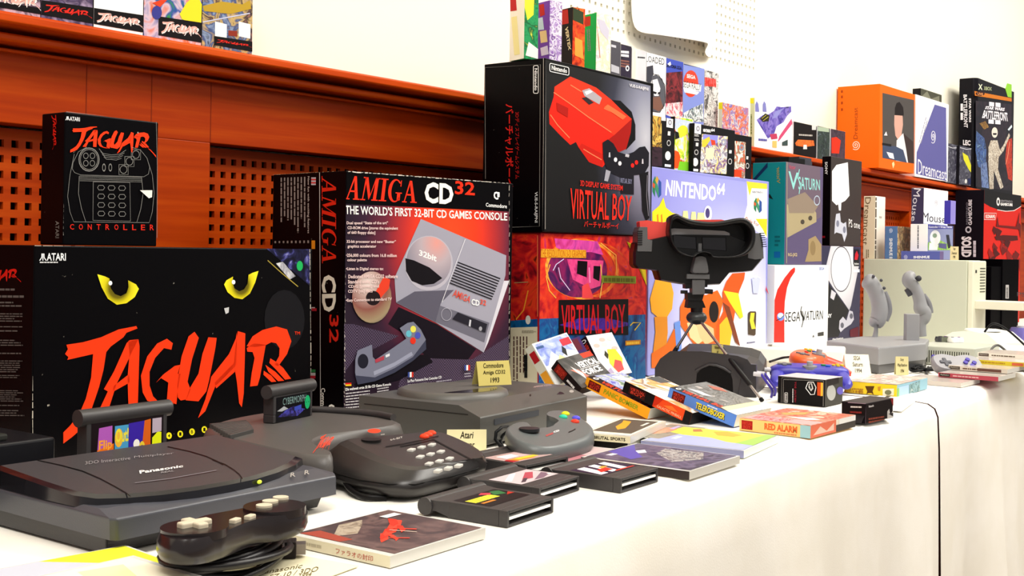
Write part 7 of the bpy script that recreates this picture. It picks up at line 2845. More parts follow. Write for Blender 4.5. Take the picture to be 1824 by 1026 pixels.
for i, (x, y) in enumerate(((885, 440), (935, 430), (1042, 380), (1070, 372))):
    p0 = PL(*h1((x, y))[0], fn(0, -0.004, 0), fn.y)
    mb = MB()
    mb.cyl(p0, p0-fn.y*0.014-Vector((0, 0, 0.001)), 0.0042, M('c8c6cc', 0.3), 14)
    mb.build('plug', t6, bevel=0.0006)
    cable([p0-fn.y*0.014, p0-fn.y*0.024+Vector((0, 0, -0.014)), p0-fn.y*0.03+Vector((0.01, 0, -0.03)), p0-fn.y*0.02+Vector((0.03, 0, -0.045))], 0.0026, M(('4a3fa0', '4a3fa0', '2a2a30', '2a2a30')[i], 0.4), 'cable', t6)
tent_card(yawf(fn(0.035, 0.085, 0.0655), -52), 0.022, 0.028, 0.12, ['Nintendo', '64', '1996'], 'tiny cream card standing on the charcoal console under the tripod')


# ---- three-handled pads
def handled_pad(O_, yaw, tilt, mcol, label, mprong=None):
    t = thing('game_pad', O_, label, 'game controller', 'three-handled pads')
    a = R(yaw)
    fr = Frame(O_, (math.cos(a), math.sin(a), 0), (-math.sin(a)*math.cos(R(tilt)), math.cos(a)*math.cos(R(tilt)), math.sin(R(tilt))))
    mat_ = plastic(mcol, 0.35, 0.15)
    body = [(-0.078, 0.01), (-0.07, 0.035), (-0.04, 0.048), (0, 0.05), (0.04, 0.048), (0.07, 0.035), (0.078, 0.01), (0.066, -0.012), (0.03, -0.016), (0, -0.02), (-0.03, -0.016), (-0.066, -0.012)]
    so = lambda k, z: [fr(x*k, 0.015+(y-0.015)*k, z) for x, y in [(p_.x, p_.y) for p_ in smooth_closed([(*q_, 0) for q_ in body], 3)]]
    mb = MB()
    mb.loft([so(0.86, 0.010), so(0.98, 0.017), so(1.0, 0.024), so(0.97, 0.032), so(0.84, 0.037)], mat_, True)
    mb.build('shell', t)
    for x0, x1, L_ in ((-0.058, -0.068, 0.075), (0.0, 0.0, 0.088), (0.058, 0.068, 0.075)):
        mb = MB()
        rg = []
        for k in range(7):
            s_ = k/6
            x = x0+(x1-x0)*s_
            y = 0.012-L_*s_
            rr = 0.0165-0.005*s_-(0.006 if k == 6 else 0)
            zc_ = 0.022-0.010*s_
            rg.append([fr(x+rr*math.cos(q_*math.pi/7), y, zc_+rr*0.85*math.sin(q_*math.pi/7)) for q_ in range(14)])
        mb.loft(rg, plastic(mprong or mcol, 0.35, 0.15), True)
        mb.build('handle', t)
    mb = MB()
    mb.cyl(fr(0, -0.004, 0.034), fr(0, -0.004, 0.040), 0.014, M('8a8a8c', 0.4), 18)
    mb.cyl(fr(0, -0.004, 0.040), fr(0, -0.004, 0.049), 0.006, M('a8a8aa', 0.4), 14)
    mb.build('thumb_stick', t, bevel=0.0006)
    mb = MB()
    mb.box(fr, (-0.062, 0.016, 0.034), (-0.034, 0.024, 0.040), M('6c6c70', 0.4))
    mb.box(fr, (-0.052, 0.006, 0.034), (-0.044, 0.034, 0.0398), M('6c6c70', 0.4))
    mb.build('direction_pad', t, bevel=0.0008)
    for x, y, cc, r_ in ((0.036, 0.012, '2a5ab8', 0.005), (0.028, 0.022, '2a8a4a', 0.005), (0.056, 0.034, 'e8c82a', 0.0035), (0.064, 0.026, 'e8c82a', 0.0035), (0.048, 0.026, 'e8c82a', 0.0035),
                         (0.056, 0.018, 'e8c82a', 0.0035), (0, 0.022, 'c82828', 0.004)):
        mb = MB()
        mb.cyl(fr(x, y, 0.033), fr(x, y, 0.0395), r_, M(cc, 0.35), 14)
        mb.build('button', t, bevel=0.0006)
    return t, fr


GB = G(1410, 672, 0.02)
t, fr = handled_pad(Vector((2.20, 1.005, 0.012)), -62, 4, '3a35a8', 'deep blue three-handled pad behind the black hexagon carton')
cable([fr(0, 0.055, 0.02), fr(0.01, 0.075, 0.012), fr(-0.03, 0.085, 0.004), fr(-0.06, 0.06, 0.004)], 0.0026, M('151518', 0.4), 'cable', t)
t, fr = handled_pad(Vector((2.33, 1.055, 0.026)), 14, 9, 'f0622a', 'orange-red three-handled pad behind the deep blue one', 'ee3216')
cable([fr(0, 0.055, 0.02), fr(0.02, 0.075, 0.012), fr(-0.02, 0.09, 0.004)], 0.0026, M('151518', 0.4), 'cable', t)

# ---- white disc console
fw = yawf(Vector((2.56, 1.085, 0)), 22)
t7 = thing('disc_console', fw.O, 'white disc console with rounded edges, between the charcoal and the grey twin-stick unit', 'game console')
WHP = plastic('f0efe6', 0.35, 0.1)
mb = MB()
mb.box(fw, (0.006, 0.010, 0.001), (0.125, 0.205, 0.026), plastic('d4d3c2', 0.4, 0.1))
mb.build('base', t7, bevel=0.003)
mb = MB()
mb.box(fw, (0, 0, 0.024), (0.132, 0.215, 0.056), WHP)
mb.build('top_shell', t7, bevel=0.006, seg=4)
mb = MB()
c_ = fw(0.07, 0.12, 0.056)
mb.cyl(c_, c_+Vector((0, 0, 0.003)), 0.055, WHP, 32, 0.053)
mb.build('lid', t7, bevel=0.001)
mb = MB()
mb.box(yawf(fw(0.05, 0.17, 0.0585), 22), (-0.012, -0.005, 0), (0.012, 0.005, 0.0012), M('8a8a80', 0.4))
mb.build('badge', t7)
# ---- cream card and loose sheets before it
t = tent_card(yawf(G(1508, 668, 0.024), -58), 0.05, 0.055, 0.75, ['SEGA', 'Saturn', '1994'], 'cream card with three printed lines leaning by the white console', col='efe8cf')

# ---- grey twin-stick unit
t8 = thing('twin_stick', Vector((2.75, 1.09, 0)), 'grey arcade unit with two upright flight sticks', 'game controller')
GS = plastic('8f8f92', 0.42, 0.15)
GS2 = plastic('77777c', 0.42, 0.15)
q1 = Z(1500, 450, 4.105)
zt = 0.062
topo = [G(*q_, zt) for q_ in ((1565, 619), (1649, 611), (1655, 604), (1610, 598), (1535, 599), (1472, 606.5))]
mb = MB()
mb.loft([lay_z(offset2(topo, -0.008), 0.001), lay_z(offset2(topo, -0.003), 0.024)], plastic('58585a', 0.45, 0.15), False)
mb.build('base', t8, bevel=0.002)
mb = MB()
mb.loft([lay_z(topo, 0.022), lay_z(topo, zt-0.002), lay_z(offset2(topo, -0.004), zt)], GS, False)
mb.build('top_shell', t8, bevel=0.003, seg=3)


def cr1(v, n=4):
    """smooth a list of numbers or points"""
    o_ = []
    for i in range(len(v)-1):
        a, b_, c, d = v[max(0, i-1)], v[i], v[i+1], v[min(len(v)-1, i+2)]
        for k in range(n):
            t = k/n
            o_.append(0.5*((2*b_)+(c-a)*t+(2*a-5*b_+4*c-d)*t*t+(3*b_-a-3*c+d)*t**3))
    return o_+[v[-1]]


def stick(base_px, pts, radii):
    """flight stick: centres (pixels, bottom to top) and radii (pixels) of its rounded sections"""
    b0 = G(*base_px, zt)
    k = (b0-EYE).dot(FWD)/F_PX
    P3 = [b0+R0*((x-base_px[0])*k)+Vector((0, 0, (base_px[1]-y)*k)) for x, y in pts]
    mb = MB()
    mb.tube(cr1(P3), [max(1.5, r_)*k for r_ in cr1(radii)], GS, 16)
    return P3, k, mb


P3, k, mb = stick((1559, 600), q1((240, 618), (246, 575), (246, 545), (236, 522), (240, 512), (258, 495), (272, 430), (264, 360), (240, 290), (212, 240), (188, 212), (168, 196), (158, 190)),
                  [5, 4, 4, 9, 12.5, 14, 14.5, 14, 14, 14.5, 15, 12, 5])
mb.build('flight_stick', t8)
for dx, dz in ((0.006, 0.014), (0.026, 0.004), (0.034, -0.016)):
    mb = MB()
    c_ = P3[10]+R0*dx+Vector((0, 0, dz))-FWD*0.020
    mb.ball(c_, 0.0042, 0.0042, 0.0042, M('4a4a50', 0.4), n=10, k=6)
    mb.build('stick_button', t8)
mb = MB()
mb.tube(cr1([P3[5]+R0*0.020, P3[6]+R0*0.024, P3[7]+R0*0.024, P3[8]+R0*0.022]), 0.008, GS2, 10)
mb.build('finger_grip', t8)
P3, k, mb = stick((1641, 598), q1((585, 612), (580, 570), (580, 520), (596, 480), (600, 440), (575, 410), (565, 360), (550, 310), (528, 265), (505, 235), (490, 205), (500, 180), (525, 178)),
                  [8, 8, 8.5, 11, 12, 13, 11, 10.5, 10.5, 12, 14, 13, 6])
mb.build('flight_stick', t8)
mb = MB()
c_ = P3[10]+R0*0.018+Vector((0, 0, 0.006))-FWD*0.014
mb.ball(c_, 0.008, 0.008, 0.008, M('3c3c42', 0.4), n=12, k=6)
mb.build('stick_button', t8)
mb = MB()
mb.tube([P3[9]-R0*0.014+Vector((0, 0, -0.012)), P3[8]-R0*0.012+Vector((0, 0, -0.018))], 0.007, M('4a4a50', 0.4), 10)
mb.build('trigger', t8)
mb = MB()
mb.tube(cr1([P3[4]+R0*0.016, P3[5]+R0*0.024, P3[6]+R0*0.022, P3[7]+R0*0.014]), 0.007, GS2, 10)
mb.build('finger_grip', t8)
mb = MB()
pb_ = G(1624, 606, zt)
f_ = yawf(pb_, -50)
mb.box(f_, (-0.0165, -0.008, -0.001), (0.0165, 0.014, 0.066), GS)
mb.build('throttle_block', t8, bevel=0.0015)
tent_card(yawf(G(1596, 668, 0.001), -46), 0.030, 0.042, 0.08, ['Sony', 'PlayStation', '1994'], 'tan card standing before the grey twin-stick unit', col='cfc592')

# ---- grey vented console
f9 = yawf(Vector((2.97, 0.925, 0.001)), 0)
t9 = thing('cartridge_console', f9.O, 'light grey console with a long row of upright vents, right of the twin-stick unit', 'game console')
GV = plastic('b9bbae', 0.42, 0.1)
mb = MB()
mb.box(f9, (0, 0, 0), (0.2, 0.16, 0.047), GV)
mb.build('case', t9, bevel=0.003, seg=3)
mb = MB()
mb.box(f9, (-0.0006, 0.014, 0.006), (0.0, 0.150, 0.036), M('3f4038', 0.6))
mb.build('vent_recess', t9)
mb = MB()
for k in range(24):
    y = 0.016+k*0.0057
    mb.box(f9, (-0.0022, y, 0.006), (0.0, y+0.0026, 0.036), GV)
mb.build('vent_ribs', t9)
# small things on top of it
for i, (px_, py_, L_, cc, lab) in enumerate(((1676, 606, 0.032, '6f7262', 'olive grey adapter lying left on the vented console'), (1703, 603, 0.04, '3c3c40', 'dark small pad lying on the vented console'),
                                             (1722, 607, 0.042, 'f2f0ea', 'white small pad lying at the right on the vented console'))):
    o_ = G(px_, py_, 0.0485)
    o_ = Vector((min(max(o_.x, 2.99), 3.14), min(max(o_.y, 0.94), 1.06), 0.0485))
    f_ = yawf(o_, -40)
    mb = MB()
    oo = [(-L_/2, 0), (-L_*0.4, 0.014), (0, 0.011), (L_*0.4, 0.014), (L_/2, 0), (L_*0.36, -0.012), (0, -0.008), (-L_*0.36, -0.012)]
    sm = [(p_.x, p_.y) for p_ in smooth_closed([(*q_, 0) for q_ in oo], 3)]
    mb.loft([[f_(x*0.94, y*0.94, 0) for x, y in sm], [f_(x, y, 0.006) for x, y in sm], [f_(x*0.9, y*0.9, 0.013) for x, y in sm]], plastic(cc, 0.4, 0.1), True)
    t = thing('small_pad', o_, lab, 'game controller')
    mb.build('shell', t)
    mb = MB()
    mb.cyl(f_(-L_*0.22, 0.001, 0.012), f_(-L_*0.22, 0.001, 0.0145), 0.004, M('5c5c62', 0.4), 12)
    mb.build('direction_pad', t)
    mb = MB()
    mb.cyl(f_(L_*0.22, 0.001, 0.012), f_(L_*0.22, 0.001, 0.0145), 0.0035, M('7a4a8a' if i != 1 else '8a8a90', 0.4), 12)
    mb.build('button', t)

# ---- dog-bone pad with violet ends leaning on the vented console
z7r = Z(1660, 560, 7.33)
tg = thing('game_pad', G(1700, 662, 0.0), 'grey dog-bone pad with violet buttons leaning before the vented console', 'game controller')
a0, a1_ = G(1678, 651, 0.028), G(1731, 653, 0.026)
fx_ = Frame(a0, a1_-a0, Vector((0.6, 0.5, 0.55)))
Lp = (a1_-a0).length
mb = MB()
oo = [(-0.022, 0.0), (-0.018, 0.022), (0.004, 0.032), (0.03, 0.026), (Lp*0.5, 0.024), (Lp-0.03, 0.026), (Lp-0.004, 0.032), (Lp+0.018, 0.022), (Lp+0.022, 0.0), (Lp+0.016, -0.018), (Lp-0.006, -0.026),
      (Lp-0.03, -0.018), (Lp*0.5, -0.012), (0.03, -0.018), (0.006, -0.026), (-0.016, -0.018)]
sm = [(p_.x, p_.y) for p_ in smooth_closed([(*q_, 0) for q_ in oo], 2)]
cx_ = Lp/2
mb.loft([[fx_(cx_+(x-cx_)*0.95, y*0.92, -0.010) for x, y in sm], [fx_(x, y, -0.002) for x, y in sm], [fx_(x, y, 0.006) for x, y in sm], [fx_(cx_+(x-cx_)*0.95, y*0.9, 0.010) for x, y in sm]],
        plastic('87858a', 0.38, 0.1), True)
mb.build('shell', tg)
for x, y in ((Lp-0.010, 0.010), (Lp+0.002, 0.0), (Lp-0.018, 0.0), (Lp-0.006, -0.010)):
    mb = MB()
    mb.cyl(fx_(x, y, 0.009), fx_(x, y, 0.0135), 0.0052, M('4b3f9a', 0.35), 14)
    mb.build('button', tg, bevel=0.0006)
mb = MB()
mb.box(fx_, (-0.008, -0.004, 0.008), (0.018, 0.004, 0.0125), M('55555c', 0.4))
mb.box(fx_, (0.001, -0.013, 0.008), (0.009, 0.013, 0.0124), M('55555c', 0.4))
mb.build('direction_pad', tg, bevel=0.0008)
for sx in (-0.014, Lp+0.002):
    mb = MB()
    mb.box(fx_, (sx, 0.024, -0.006), (sx+0.012, 0.033, 0.004), M('4b3f9a', 0.35))
    mb.build('shoulder_button', tg, bevel=0.0012)
cable([G(1676, 652, 0.02), G(1664, 655, 0.006), G(1650, 662, 0.004), G(1656, 670, 0.004), G(1684, 672, 0.004)], 0.0024, M('2a2a2c', 0.4), 'cable', tg)
# black cables in a heap behind the card
tcab = thing('cable_heap', G(1640, 652, 0.0), 'tangle of black cables on the cloth between the twin-stick unit and the dog-bone pad', 'cable')
for k in range(5):
    rnd = random.Random(k+3)
    pts = [G(1622+rnd.random()*46, 652+rnd.random()*9, 0.004+0.006*rnd.random()) for _ in range(6)]
    cable(pts, 0.0028, M('151517', 0.4), 'cable', tcab)

# ---- stacked disc cases at the right
STK = 'stacked disc cases before the dog-bone pad'
for i, (px0, py0, px1, py1, h_, cspine, tagc, lab, txtc) in enumerate((
        (1605, 700, 1750, 693, 0.010, 'c9c0b8', None, 'clear flat disc case at the bottom of the stack near the table edge', '8a6a6a'),
        (1671, 689, 1771, 682, 0.0205, 'b84a58', '3a362e', 'red-spined disc case in the stack near the table edge', 'e8b8b8'),
        (1689, 678, 1786, 671, 0.0310, 'd8cfc0', '4a4038', 'white and brown spined disc case, third in the stack near the table edge', '6a4a3a'),
        (1722, 672, 1816, 665, 0.0405, 'dcc83a', '3a362c', 'yellow-spined disc case in the stack near the table edge', 'b88a2a'),
        (1741, 666, 1836, 659, 0.0500, 'ece6d8', '5a4a44', 'white-spined disc case at the top of the stack near the table edge', '6a5a4a'))):
    p0 = G(px0, py0, h_-0.0098)
    p1 = G(px1, py1, h_-0.0098)
    X_ = (2.50, 2.585, 2.66, 2.75, 2.84)[i]
    # spine runs along -y facing the camera
    A_ = atXp(px0, py0, X_)
    y0 = atXp(px0, (py0+py1)/2, X_).y
    y1 = atXp(px1, (py0+py1)/2, X_).y
    L_ = 0.126
    fr = Frame(Vector((X_, y0, h_-0.0098)), (0, -1, 0), (1, 0, 0))
    t = thing('disc_case', fr.O, lab, 'disc case', STK)
    mb = MB()
    box6(mb, fr, L_, 0.124, 0.0094, M(cspine, 0.3), M('d8d4cc', 0.15, spec=0.5), M('c4bab2', 0.15, spec=0.5), M('e0dcd2', 0.15, spec=0.5))
    mb.build('case', t, bevel=0.0006)
    p_ = Print(fr(0, 0, 0), fr.x, fr.z, L_, 0.0094)
    if tagc:
        p_.rect(0.02, 0.15, 0.2, 0.85, tagc)
        p_.text('PlayStation', (0.04, 0.35, 0.18, 0.7), 'd8d4c8', 0.0)
        if i == 2:
            p_.rect(0.5, 0.15, 0.9, 0.8, '6a4a40')
        if i == 3:
            p_.rect(0.78, 0.15, 0.97, 0.8, 'd86a4a')
        p_.bars([(0.25, 0.3), (0.7, 0.3), (0.7, 0.7), (0.25, 0.7)], 1, M(txtc), 0.7, i)
    p_.build('spine_print', t)

# ---- pale tower console with its disc tray out
ft = Frame(Vector((3.68, 1.17, 0.001)), (0, 1, 0), (1, 0, 0), (0, 0, 1))     # x along the side away, y across
t10 = thing('tower_console', ft.O, 'pale tall tower console with side vents and a tray pushed out at its front', 'game console')
PCM = plastic('c4c8b4', 0.5, 0.1)
yA, yB = atXp(1722, 540, 3.68).y, atXp(1537, 540, 3.68).y
mb = MB()
mb.box(W0, (3.68, yA, 0.001), (3.81, yB, 0.263), PCM)
mb.build('case', t10, bevel=0.003, seg=3)
mb = MB()
mb.box(W0, (3.682, yA-0.018, 0.001), (3.808, yA, 0.262), plastic('dcdcc6', 0.5, 0.1))
mb.build('front_panel', t10, bevel=0.004, seg=3)
mb = MB()
for k in range(9):
    mb.box(W0, (3.745, yA-0.0188, 0.165+k*0.009), (3.795, yA-0.0178, 0.168+k*0.009), M('4a4a40', 0.6))
mb.build('vent_slots', t10)
mb = MB()
mb.box(W0, (3.70, yA-0.0190, 0.225), (3.712, yA-0.0178, 0.234), M('3a3a34', 0.6))
mb.build('eject_button', t10)
mb = MB()
mb.box(W0, (3.70, yA-0.16, 0.115), (3.80, yA-0.016, 0.140), plastic('dddac6', 0.5, 0.1))
mb.build('disc_tray', t10, bevel=0.002)
mb = MB()
for k in range(5):
    mb.box(W0, (3.70+k*0.018, yA-0.0188, 0.02), (3.708+k*0.018, yA-0.0178, 0.05), M('4a4438', 0.6))
mb.build('port_slots', t10)

# ---- cartons standing on the tower console
TZ = 0.2635
p1_ = Z(1520, 320, 5.70)


def onT(px, X):
    return atX(px, X, TZ)


fr, t, w_, h, d = stand('console_carton', 'cream carton with tall dark lettering down its spine, left end of the tower console top', 'box', onT(1557.7, 3.71), 0, M('f6f2ea'), 'e4d8bc', right=1575.5, top=349, left=1537)
p = side(fr, d)
p.text('Dreamcast', p1_((120, 180), (92, 660), (148, 670), (178, 178)), '6a5230', 0.0)
p.bars(p1_((125, 710), (125, 830), (160, 830), (160, 710)), 2, M('7a6a48'), 0.5, 2)
p.build('side_print', t)
p = front(fr)
p.bars(p1_((218, 830), (226, 180), (240, 180), (232, 830)), 1, M('5a5348'), 0.9, 2, 0.0)
p.poly(p1_((262, 370), (290, 375), (285, 395), (262, 390)), 'b8b4b0')
p.build('front_print', t)
fr, t, w_, h, d = stand('game_carton', 'slate-blue spined game carton standing on the tower console', 'game box', onT(1598, 3.705), 0, busy(['c8a070', 'e8c890', '7a6a5a', 'b8885a', 'e0d8c8'], 30, 4), '5878a8', right=1622, top=403, left=1575.5)
p = side(fr, d)
p.text('SHENMUE II', p1_((365, 595), (365, 800), (398, 800), (398, 595)), 'e8ecf4', 0.03)
spiral(p, *p1_((380, 515))[0], 3.6, 4.2, 'c8d4ec', 0.8)
p.build('spine_print', t)
frw, t, w_, hw_, d = stand('console_carton', 'white carton with a pale robot-like figure on green, standing on the tower console', 'box', onT(1652, 3.72), 0, M('8a90b8'), 'faf8f6', right=1697, top=399, left=1621)
p = side(frw, d)
p.bars(p1_((650, 700), (652, 465), (668, 465), (666, 700)), 1, M('6a6a70'), 0.8, 2, 0.0)
p.build('side_print', t)
p = front(frw)
p.poly(p1_((757, 455), (1010, 455), (1010, 500), (757, 500)), '4a4a9c')
p.text("Controller + Virtua Tennis", p1_((765, 490), (1000, 492), (1000, 468), (765, 470)), 'e8e8f0', 0.02)
p.poly(p1_((757, 640), (850, 600), (1010, 680), (1010, 715), (757, 715)), busy(['a8d060', '7ab040', 'd0e890'], 60, 2))
p.ell(*p1_((830, 590))[0], 9.5, 13.5, 'f2f2f4')
p.ell(*p1_((825, 568))[0], 4, 4, '8aa08a')
p.poly(p1_((865, 645), (945, 650), (945, 705), (865, 690)), '5a5a88')
p.poly(p1_((940, 560), (970, 560), (990, 690), (960, 700)), '2a2a34')
p.poly(p1_((770, 640), (860, 660), (850, 715), (765, 715)), 'eef0f0')
p.build('front_print', t)
fm = yawf(Vector((frw.O.x, frw.O.y+0.004, frw.O.z+hw_+0.0008)), 0)
wm, hm = span(fm, 1688), rise(fm, 334)
dm = spand(fm, 1622)
fm = yawf(atX(1645, 3.722, frw.O.z+hw_+0.0008), 0)
wm, hm, dm = span(fm, 1688), rise(fm, 334.5), min(spand(fm, 1622.5), 0.06)
t = carton_box('accessory_carton', fm, wm, dm, hm, 'white carton with dark lettered spine stacked on the white and green one', 'box', M('fbfbfc'), M('3c3450'), M('f0f0f0'))
p = front(fm)
p.text('Mouse', p1_((700, 420), (935, 445), (935, 368), (708, 330)), '2c2838', 0.0)
spiral(p, *p1_((838, 235))[0], 3.4, 5.6, 'c0bcc8', 0.8)
p.build('front_print', t)
p = side(fm, dm)
p.text('Mouse', p1_((615, 85), (585, 420), (632, 425), (688, 92)), 'd8d4dc', 0.0)
p.build('spine_print', t)
mb = MB()
o_ = onT(1688, 3.76)
fr, t, w_, h, d = stand('accessory_carton', 'narrow violet carton standing on the white and green one, behind the white lettered carton', 'box', atX(1693, 3.745, frw.O.z+hw_+0.0008), 0, '8d84d0', '4038a0', right=1702, top=357, d=0.02)
# lying box in front of them: long spine faces the camera
yl, yr = atXp(1605, 459, 3.6845).y, atXp(1674, 459, 3.6845).y
fr = Frame(Vector((3.6845, yl, TZ)), (0, -1, 0), (1, 0, 0))
hs = rise(fr, 447)
t = thing('game_carton', fr.O, 'violet-blue game box lying on its side at the front of the tower console top', 'game box')
mb = MB()
box6(mb, fr, yl-yr, 0.034, hs, M('5a62a8', 0.4), M('5a62a8'), M('7a80b8'), M('6a5a88'))
mb.build('carton', t, bevel=0.0008)
p = Print(fr(0, 0, 0), fr.x, fr.z, px=True)
p.text('SHENMUE', p1_((610, 800), (775, 800), (775, 772), (610, 775)), 'eef0f8', 0.04)
spiral(p, *p1_((530, 785))[0], 3.8, 4.2, 'c8ccf0', 0.8)
p.build('spine_print', t)
tent_card(yawf(Vector((3.692, atXp(1692, 468, 3.692).y, TZ)), -80), 0.024, 0.042, 0.1, ['Sega', 'Dreamcast', '1998'], 'tan card standing at the right end of the tower console top', col='d8c89a')

# ---- tall black console at the right edge
fk = yawf(atY(1766, 1.27, 0.001), 0)
t11 = thing('tower_console', fk.O, 'tall black stepped console standing on end at the right edge', 'game console')
KB = M('030204', 0.6, spec=0.02)
h1_, h2_ = rise(fk, 475), rise(fk, 461.5)
s1_ = span(fk, 1784)
mb = MB()
mb.box(fk, (0, 0.004, 0), (s1_, 0.16, h1_), KB)
mb.build('side_slab', t11, bevel=0.002)
mb = MB()
mb.box(fk, (s1_, 0, 0), (s1_+0.2, 0.165, h2_), KB)
mb.build('main_block', t11, bevel=0.002)
p = front(fk)
p.poly(gq((400, 740), (422, 740), (422, 836), (398, 836)), 'b8b4b4')
p.bars(gq((403, 830), (403, 750), (419, 750), (419, 830)), 1, M('5a5a5a'), 0.7, 3)
p.text('PS', gq((480, 820), (540, 825), (540, 795), (480, 790)), '3a383e', 0.0)
p.build('front_print', t11)

# ---- white rounded console and pads beyond, at the right edge
fz = yawf(Vector((3.42, 1.0, 0.001)), -6)
t12 = thing('disc_console', fz.O, 'white rounded console under the tower console tray, at the right edge', 'game console')
mb = MB()
prof = [(0, 0), (0, 0.042), (0.03, 0.056), (0.09, 0.062), (0.15, 0.056), (0.19, 0.03), (0.19, 0)]
mb.loft([[fz(0, 0.16-y*0.84, z) for y, z in prof], [fz(0.18, 0.16-y*0.84, z) for y, z in prof]], plastic('e2e0d6', 0.35, 0.1), False)
mb.build('shell', t12, bevel=0.004, seg=3)
mb = MB()
c_ = fz(0.09, 0.085, 0.060)
mb.cyl(c_, c_+Vector((0, 0, 0.004)), 0.05, plastic('f2f1ea', 0.35, 0.1), 30, 0.047)
mb.build('lid', t12)
cable([fz(0.02, 0.05, 0.06), fz(0.03, 0.03, 0.085), fz(0.05, 0.0, 0.07), fz(0.07, -0.04, 0.03), fz(0.06, -0.07, 0.004)], 0.003, M('141416', 0.4), 'cable', t12)
f13 = yawf(Vector((3.16, 0.82, 0.001)), -4)
t13 = thing('disc_console', f13.O, 'low flat white console in front of the rounded one, at the right edge', 'game console')
mb = MB()
mb.box(f13, (0, 0, 0), (0.2, 0.165, 0.034), plastic('f4f3ea', 0.35, 0.1))
mb.build('shell', t13, bevel=0.006, seg=4)
mb = MB()
mb.box(f13, (-0.0008, 0.02, 0.012), (0.0, 0.14, 0.015), M('7a9a84', 0.5))
mb.build('seam', t13)
for i, (x, y, z, cc, lab, yw) in enumerate(((3.66, 0.90, 0.034, 'e8603a', 'orange pad lying at the right edge behind the low white console', -40), (3.80, 1.02, 0.06, '6a62b0', 'violet pad at the right edge beneath the black stepped console', -30),
                                           )):
    f_ = yawf(Vector((x, y, 0.001)), yw)
    t = thing('small_pad', f_.O, lab, 'game controller')
    mb = MB()
    oo = [(-0.07, 0), (-0.06, 0.03), (-0.02, 0.036), (0.02, 0.036), (0.06, 0.03), (0.07, 0), (0.06, -0.04), (0.036, -0.03), (0, -0.016), (-0.036, -0.03), (-0.06, -0.04)]
    sm = [(p_.x, p_.y) for p_ in smooth_closed([(*q_, 0) for q_ in oo], 3)]
    mb.loft([[f_(x_*0.9, y_*0.9, 0) for x_, y_ in sm], [f_(x_, y_, z*0.6) for x_, y_ in sm], [f_(x_*0.85, y_*0.85, z) for x_, y_ in sm]], plastic(cc, 0.35, 0.1), True)
    mb.build('shell', t)
    mb = MB()
    mb.cyl(f_(-0.03, 0.008, z-0.001), f_(-0.03, 0.008, z+0.005), 0.011, M('c8c8cc', 0.4), 16)
    mb.build('direction_pad', t)
    for q_ in range(4):
        mb = MB()
        c_ = f_(0.03+0.011*math.cos(q_*math.pi/2), 0.008+0.011*math.sin(q_*math.pi/2), z-0.001)
        mb.cyl(c_, c_+Vector((0, 0, 0.005)), 0.0045, M(('d83a2a', '3a5ad8', 'e8d83a', '3aa85a')[q_], 0.35), 12)
        mb.build('button', t)
# grey mouse and a grey pad with bundled cord on the cloth
tmo = thing('computer_mouse', G(1776, 652, 0.0), 'grey rounded mouse with its cord, before the low white console', 'mouse')
f_ = yawf(G(1782, 660, 0.001), 10)
mb = MB()
mb.ball(f_(0, 0.012, 0.0), 0.028, 0.036, 0.034, plastic('96938c', 0.42, 0.1), f_ if False else yawf((0, 0, 0), 10), n=20, k=8, z0=0.0)
mb.build('shell', tmo)
mb = MB()
mb.box(f_, (-0.018, -0.012, 0.014), (-0.001, 0.016, 0.030), plastic('8a8780', 0.42, 0.1))
mb.box(f_, (0.001, -0.012, 0.014), (0.018, 0.016, 0.030), plastic('8a8780', 0.42, 0.1))
mb.build('buttons', tmo, bevel=0.003)
cable([f_(0, -0.018, 0.008), f_(0.03, -0.03, 0.02), f_(0.07, 0.0, 0.03), f_(0.05, 0.04, 0.02), f_(0.03, 0.01, 0.01), f_(0.08, -0.02, 0.006)], 0.0032, M('6a6866', 0.4), 'cord', tmo)
tpd = thing('game_pad', G(1815, 655, 0.0), 'grey pad with a bundled cord at the right edge, beside the rounded mouse', 'game controller')
f_ = yawf(G(1816, 657, 0.002), -30)
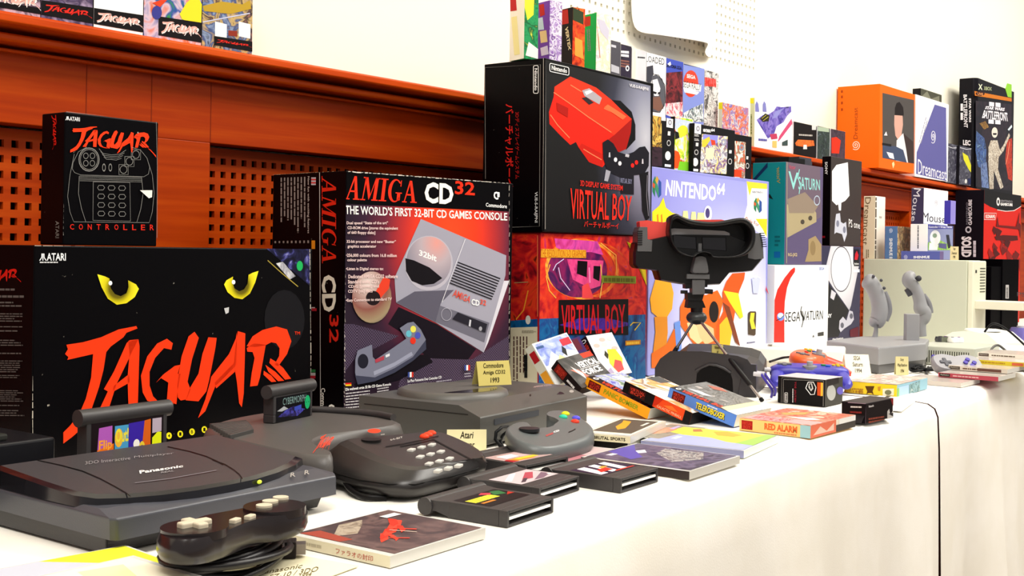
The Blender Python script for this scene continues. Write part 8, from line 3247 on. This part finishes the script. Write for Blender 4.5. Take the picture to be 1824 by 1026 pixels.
mb = MB()
oo = [(-0.06, 0), (-0.05, 0.03), (0, 0.034), (0.05, 0.03), (0.06, 0), (0.05, -0.03), (0, -0.03), (-0.05, -0.03)]
sm = [(p_.x, p_.y) for p_ in smooth_closed([(*q_, 0) for q_ in oo], 3)]
mb.loft([[f_(x_*0.9, y_*0.9, 0) for x_, y_ in sm], [f_(x_, y_, 0.02) for x_, y_ in sm], [f_(x_*0.85, y_*0.85, 0.036) for x_, y_ in sm]], plastic('a5a29e', 0.42, 0.1), True)
mb.build('shell', tpd)
cable([f_(0.0, 0.03, 0.03), f_(-0.03, 0.04, 0.055), f_(-0.07, 0.02, 0.04), f_(-0.06, -0.02, 0.02), f_(-0.09, 0.01, 0.008)], 0.003, M('5a5856', 0.4), 'cord', tpd)
tgr = thing('memory_card', G(1755, 636, 0.0), 'small green card case before the low white console', 'memory card')
f_ = yawf(Vector((3.05, 0.895, 0.036)), -60)
f_ = yawf(G(1757, 640, 0.0), -50)
mb = MB()
mb.box(f_, (-0.03, 0, 0.0005), (0.03, 0.03, 0.014), M('b8c4bc', 0.3))
mb.build('case', tgr, bevel=0.001)
mb = MB()
mb.box(f_, (-0.026, 0.002, 0.014), (0.026, 0.028, 0.021), M('2c7a58', 0.35))
mb.build('lid', tgr, bevel=0.001)
# printed list lying at the table edge
fr = yawf(G(1606, 733, 0.0006), 12)
t = thing('printed_sheet', fr.O, 'white sheet with dark printed marks lying flat behind the small black open carton', 'paper')
mb = MB()
mb.box(fr, (0, 0, 0), (0.3, 0.075, 0.0005), M('fbfaf4', 0.7))
mb.build('sheet', t)
p = Print(fr(0, 0, 0.0005), fr.x, fr.y, 0.3, 0.075)
for x, y, l_ in ((0.08, 0.3, 0.1), (0.2, 0.45, 0.05), (0.3, 0.5, 0.07), (0.42, 0.62, 0.12), (0.62, 0.7, 0.16)):
    p.rect(x, y, x+l_, y+0.10, '5a564c')
p.build('print_marks', t)

for o in list(bpy.data.objects):
    if '_b' in o:
        del o['_b']
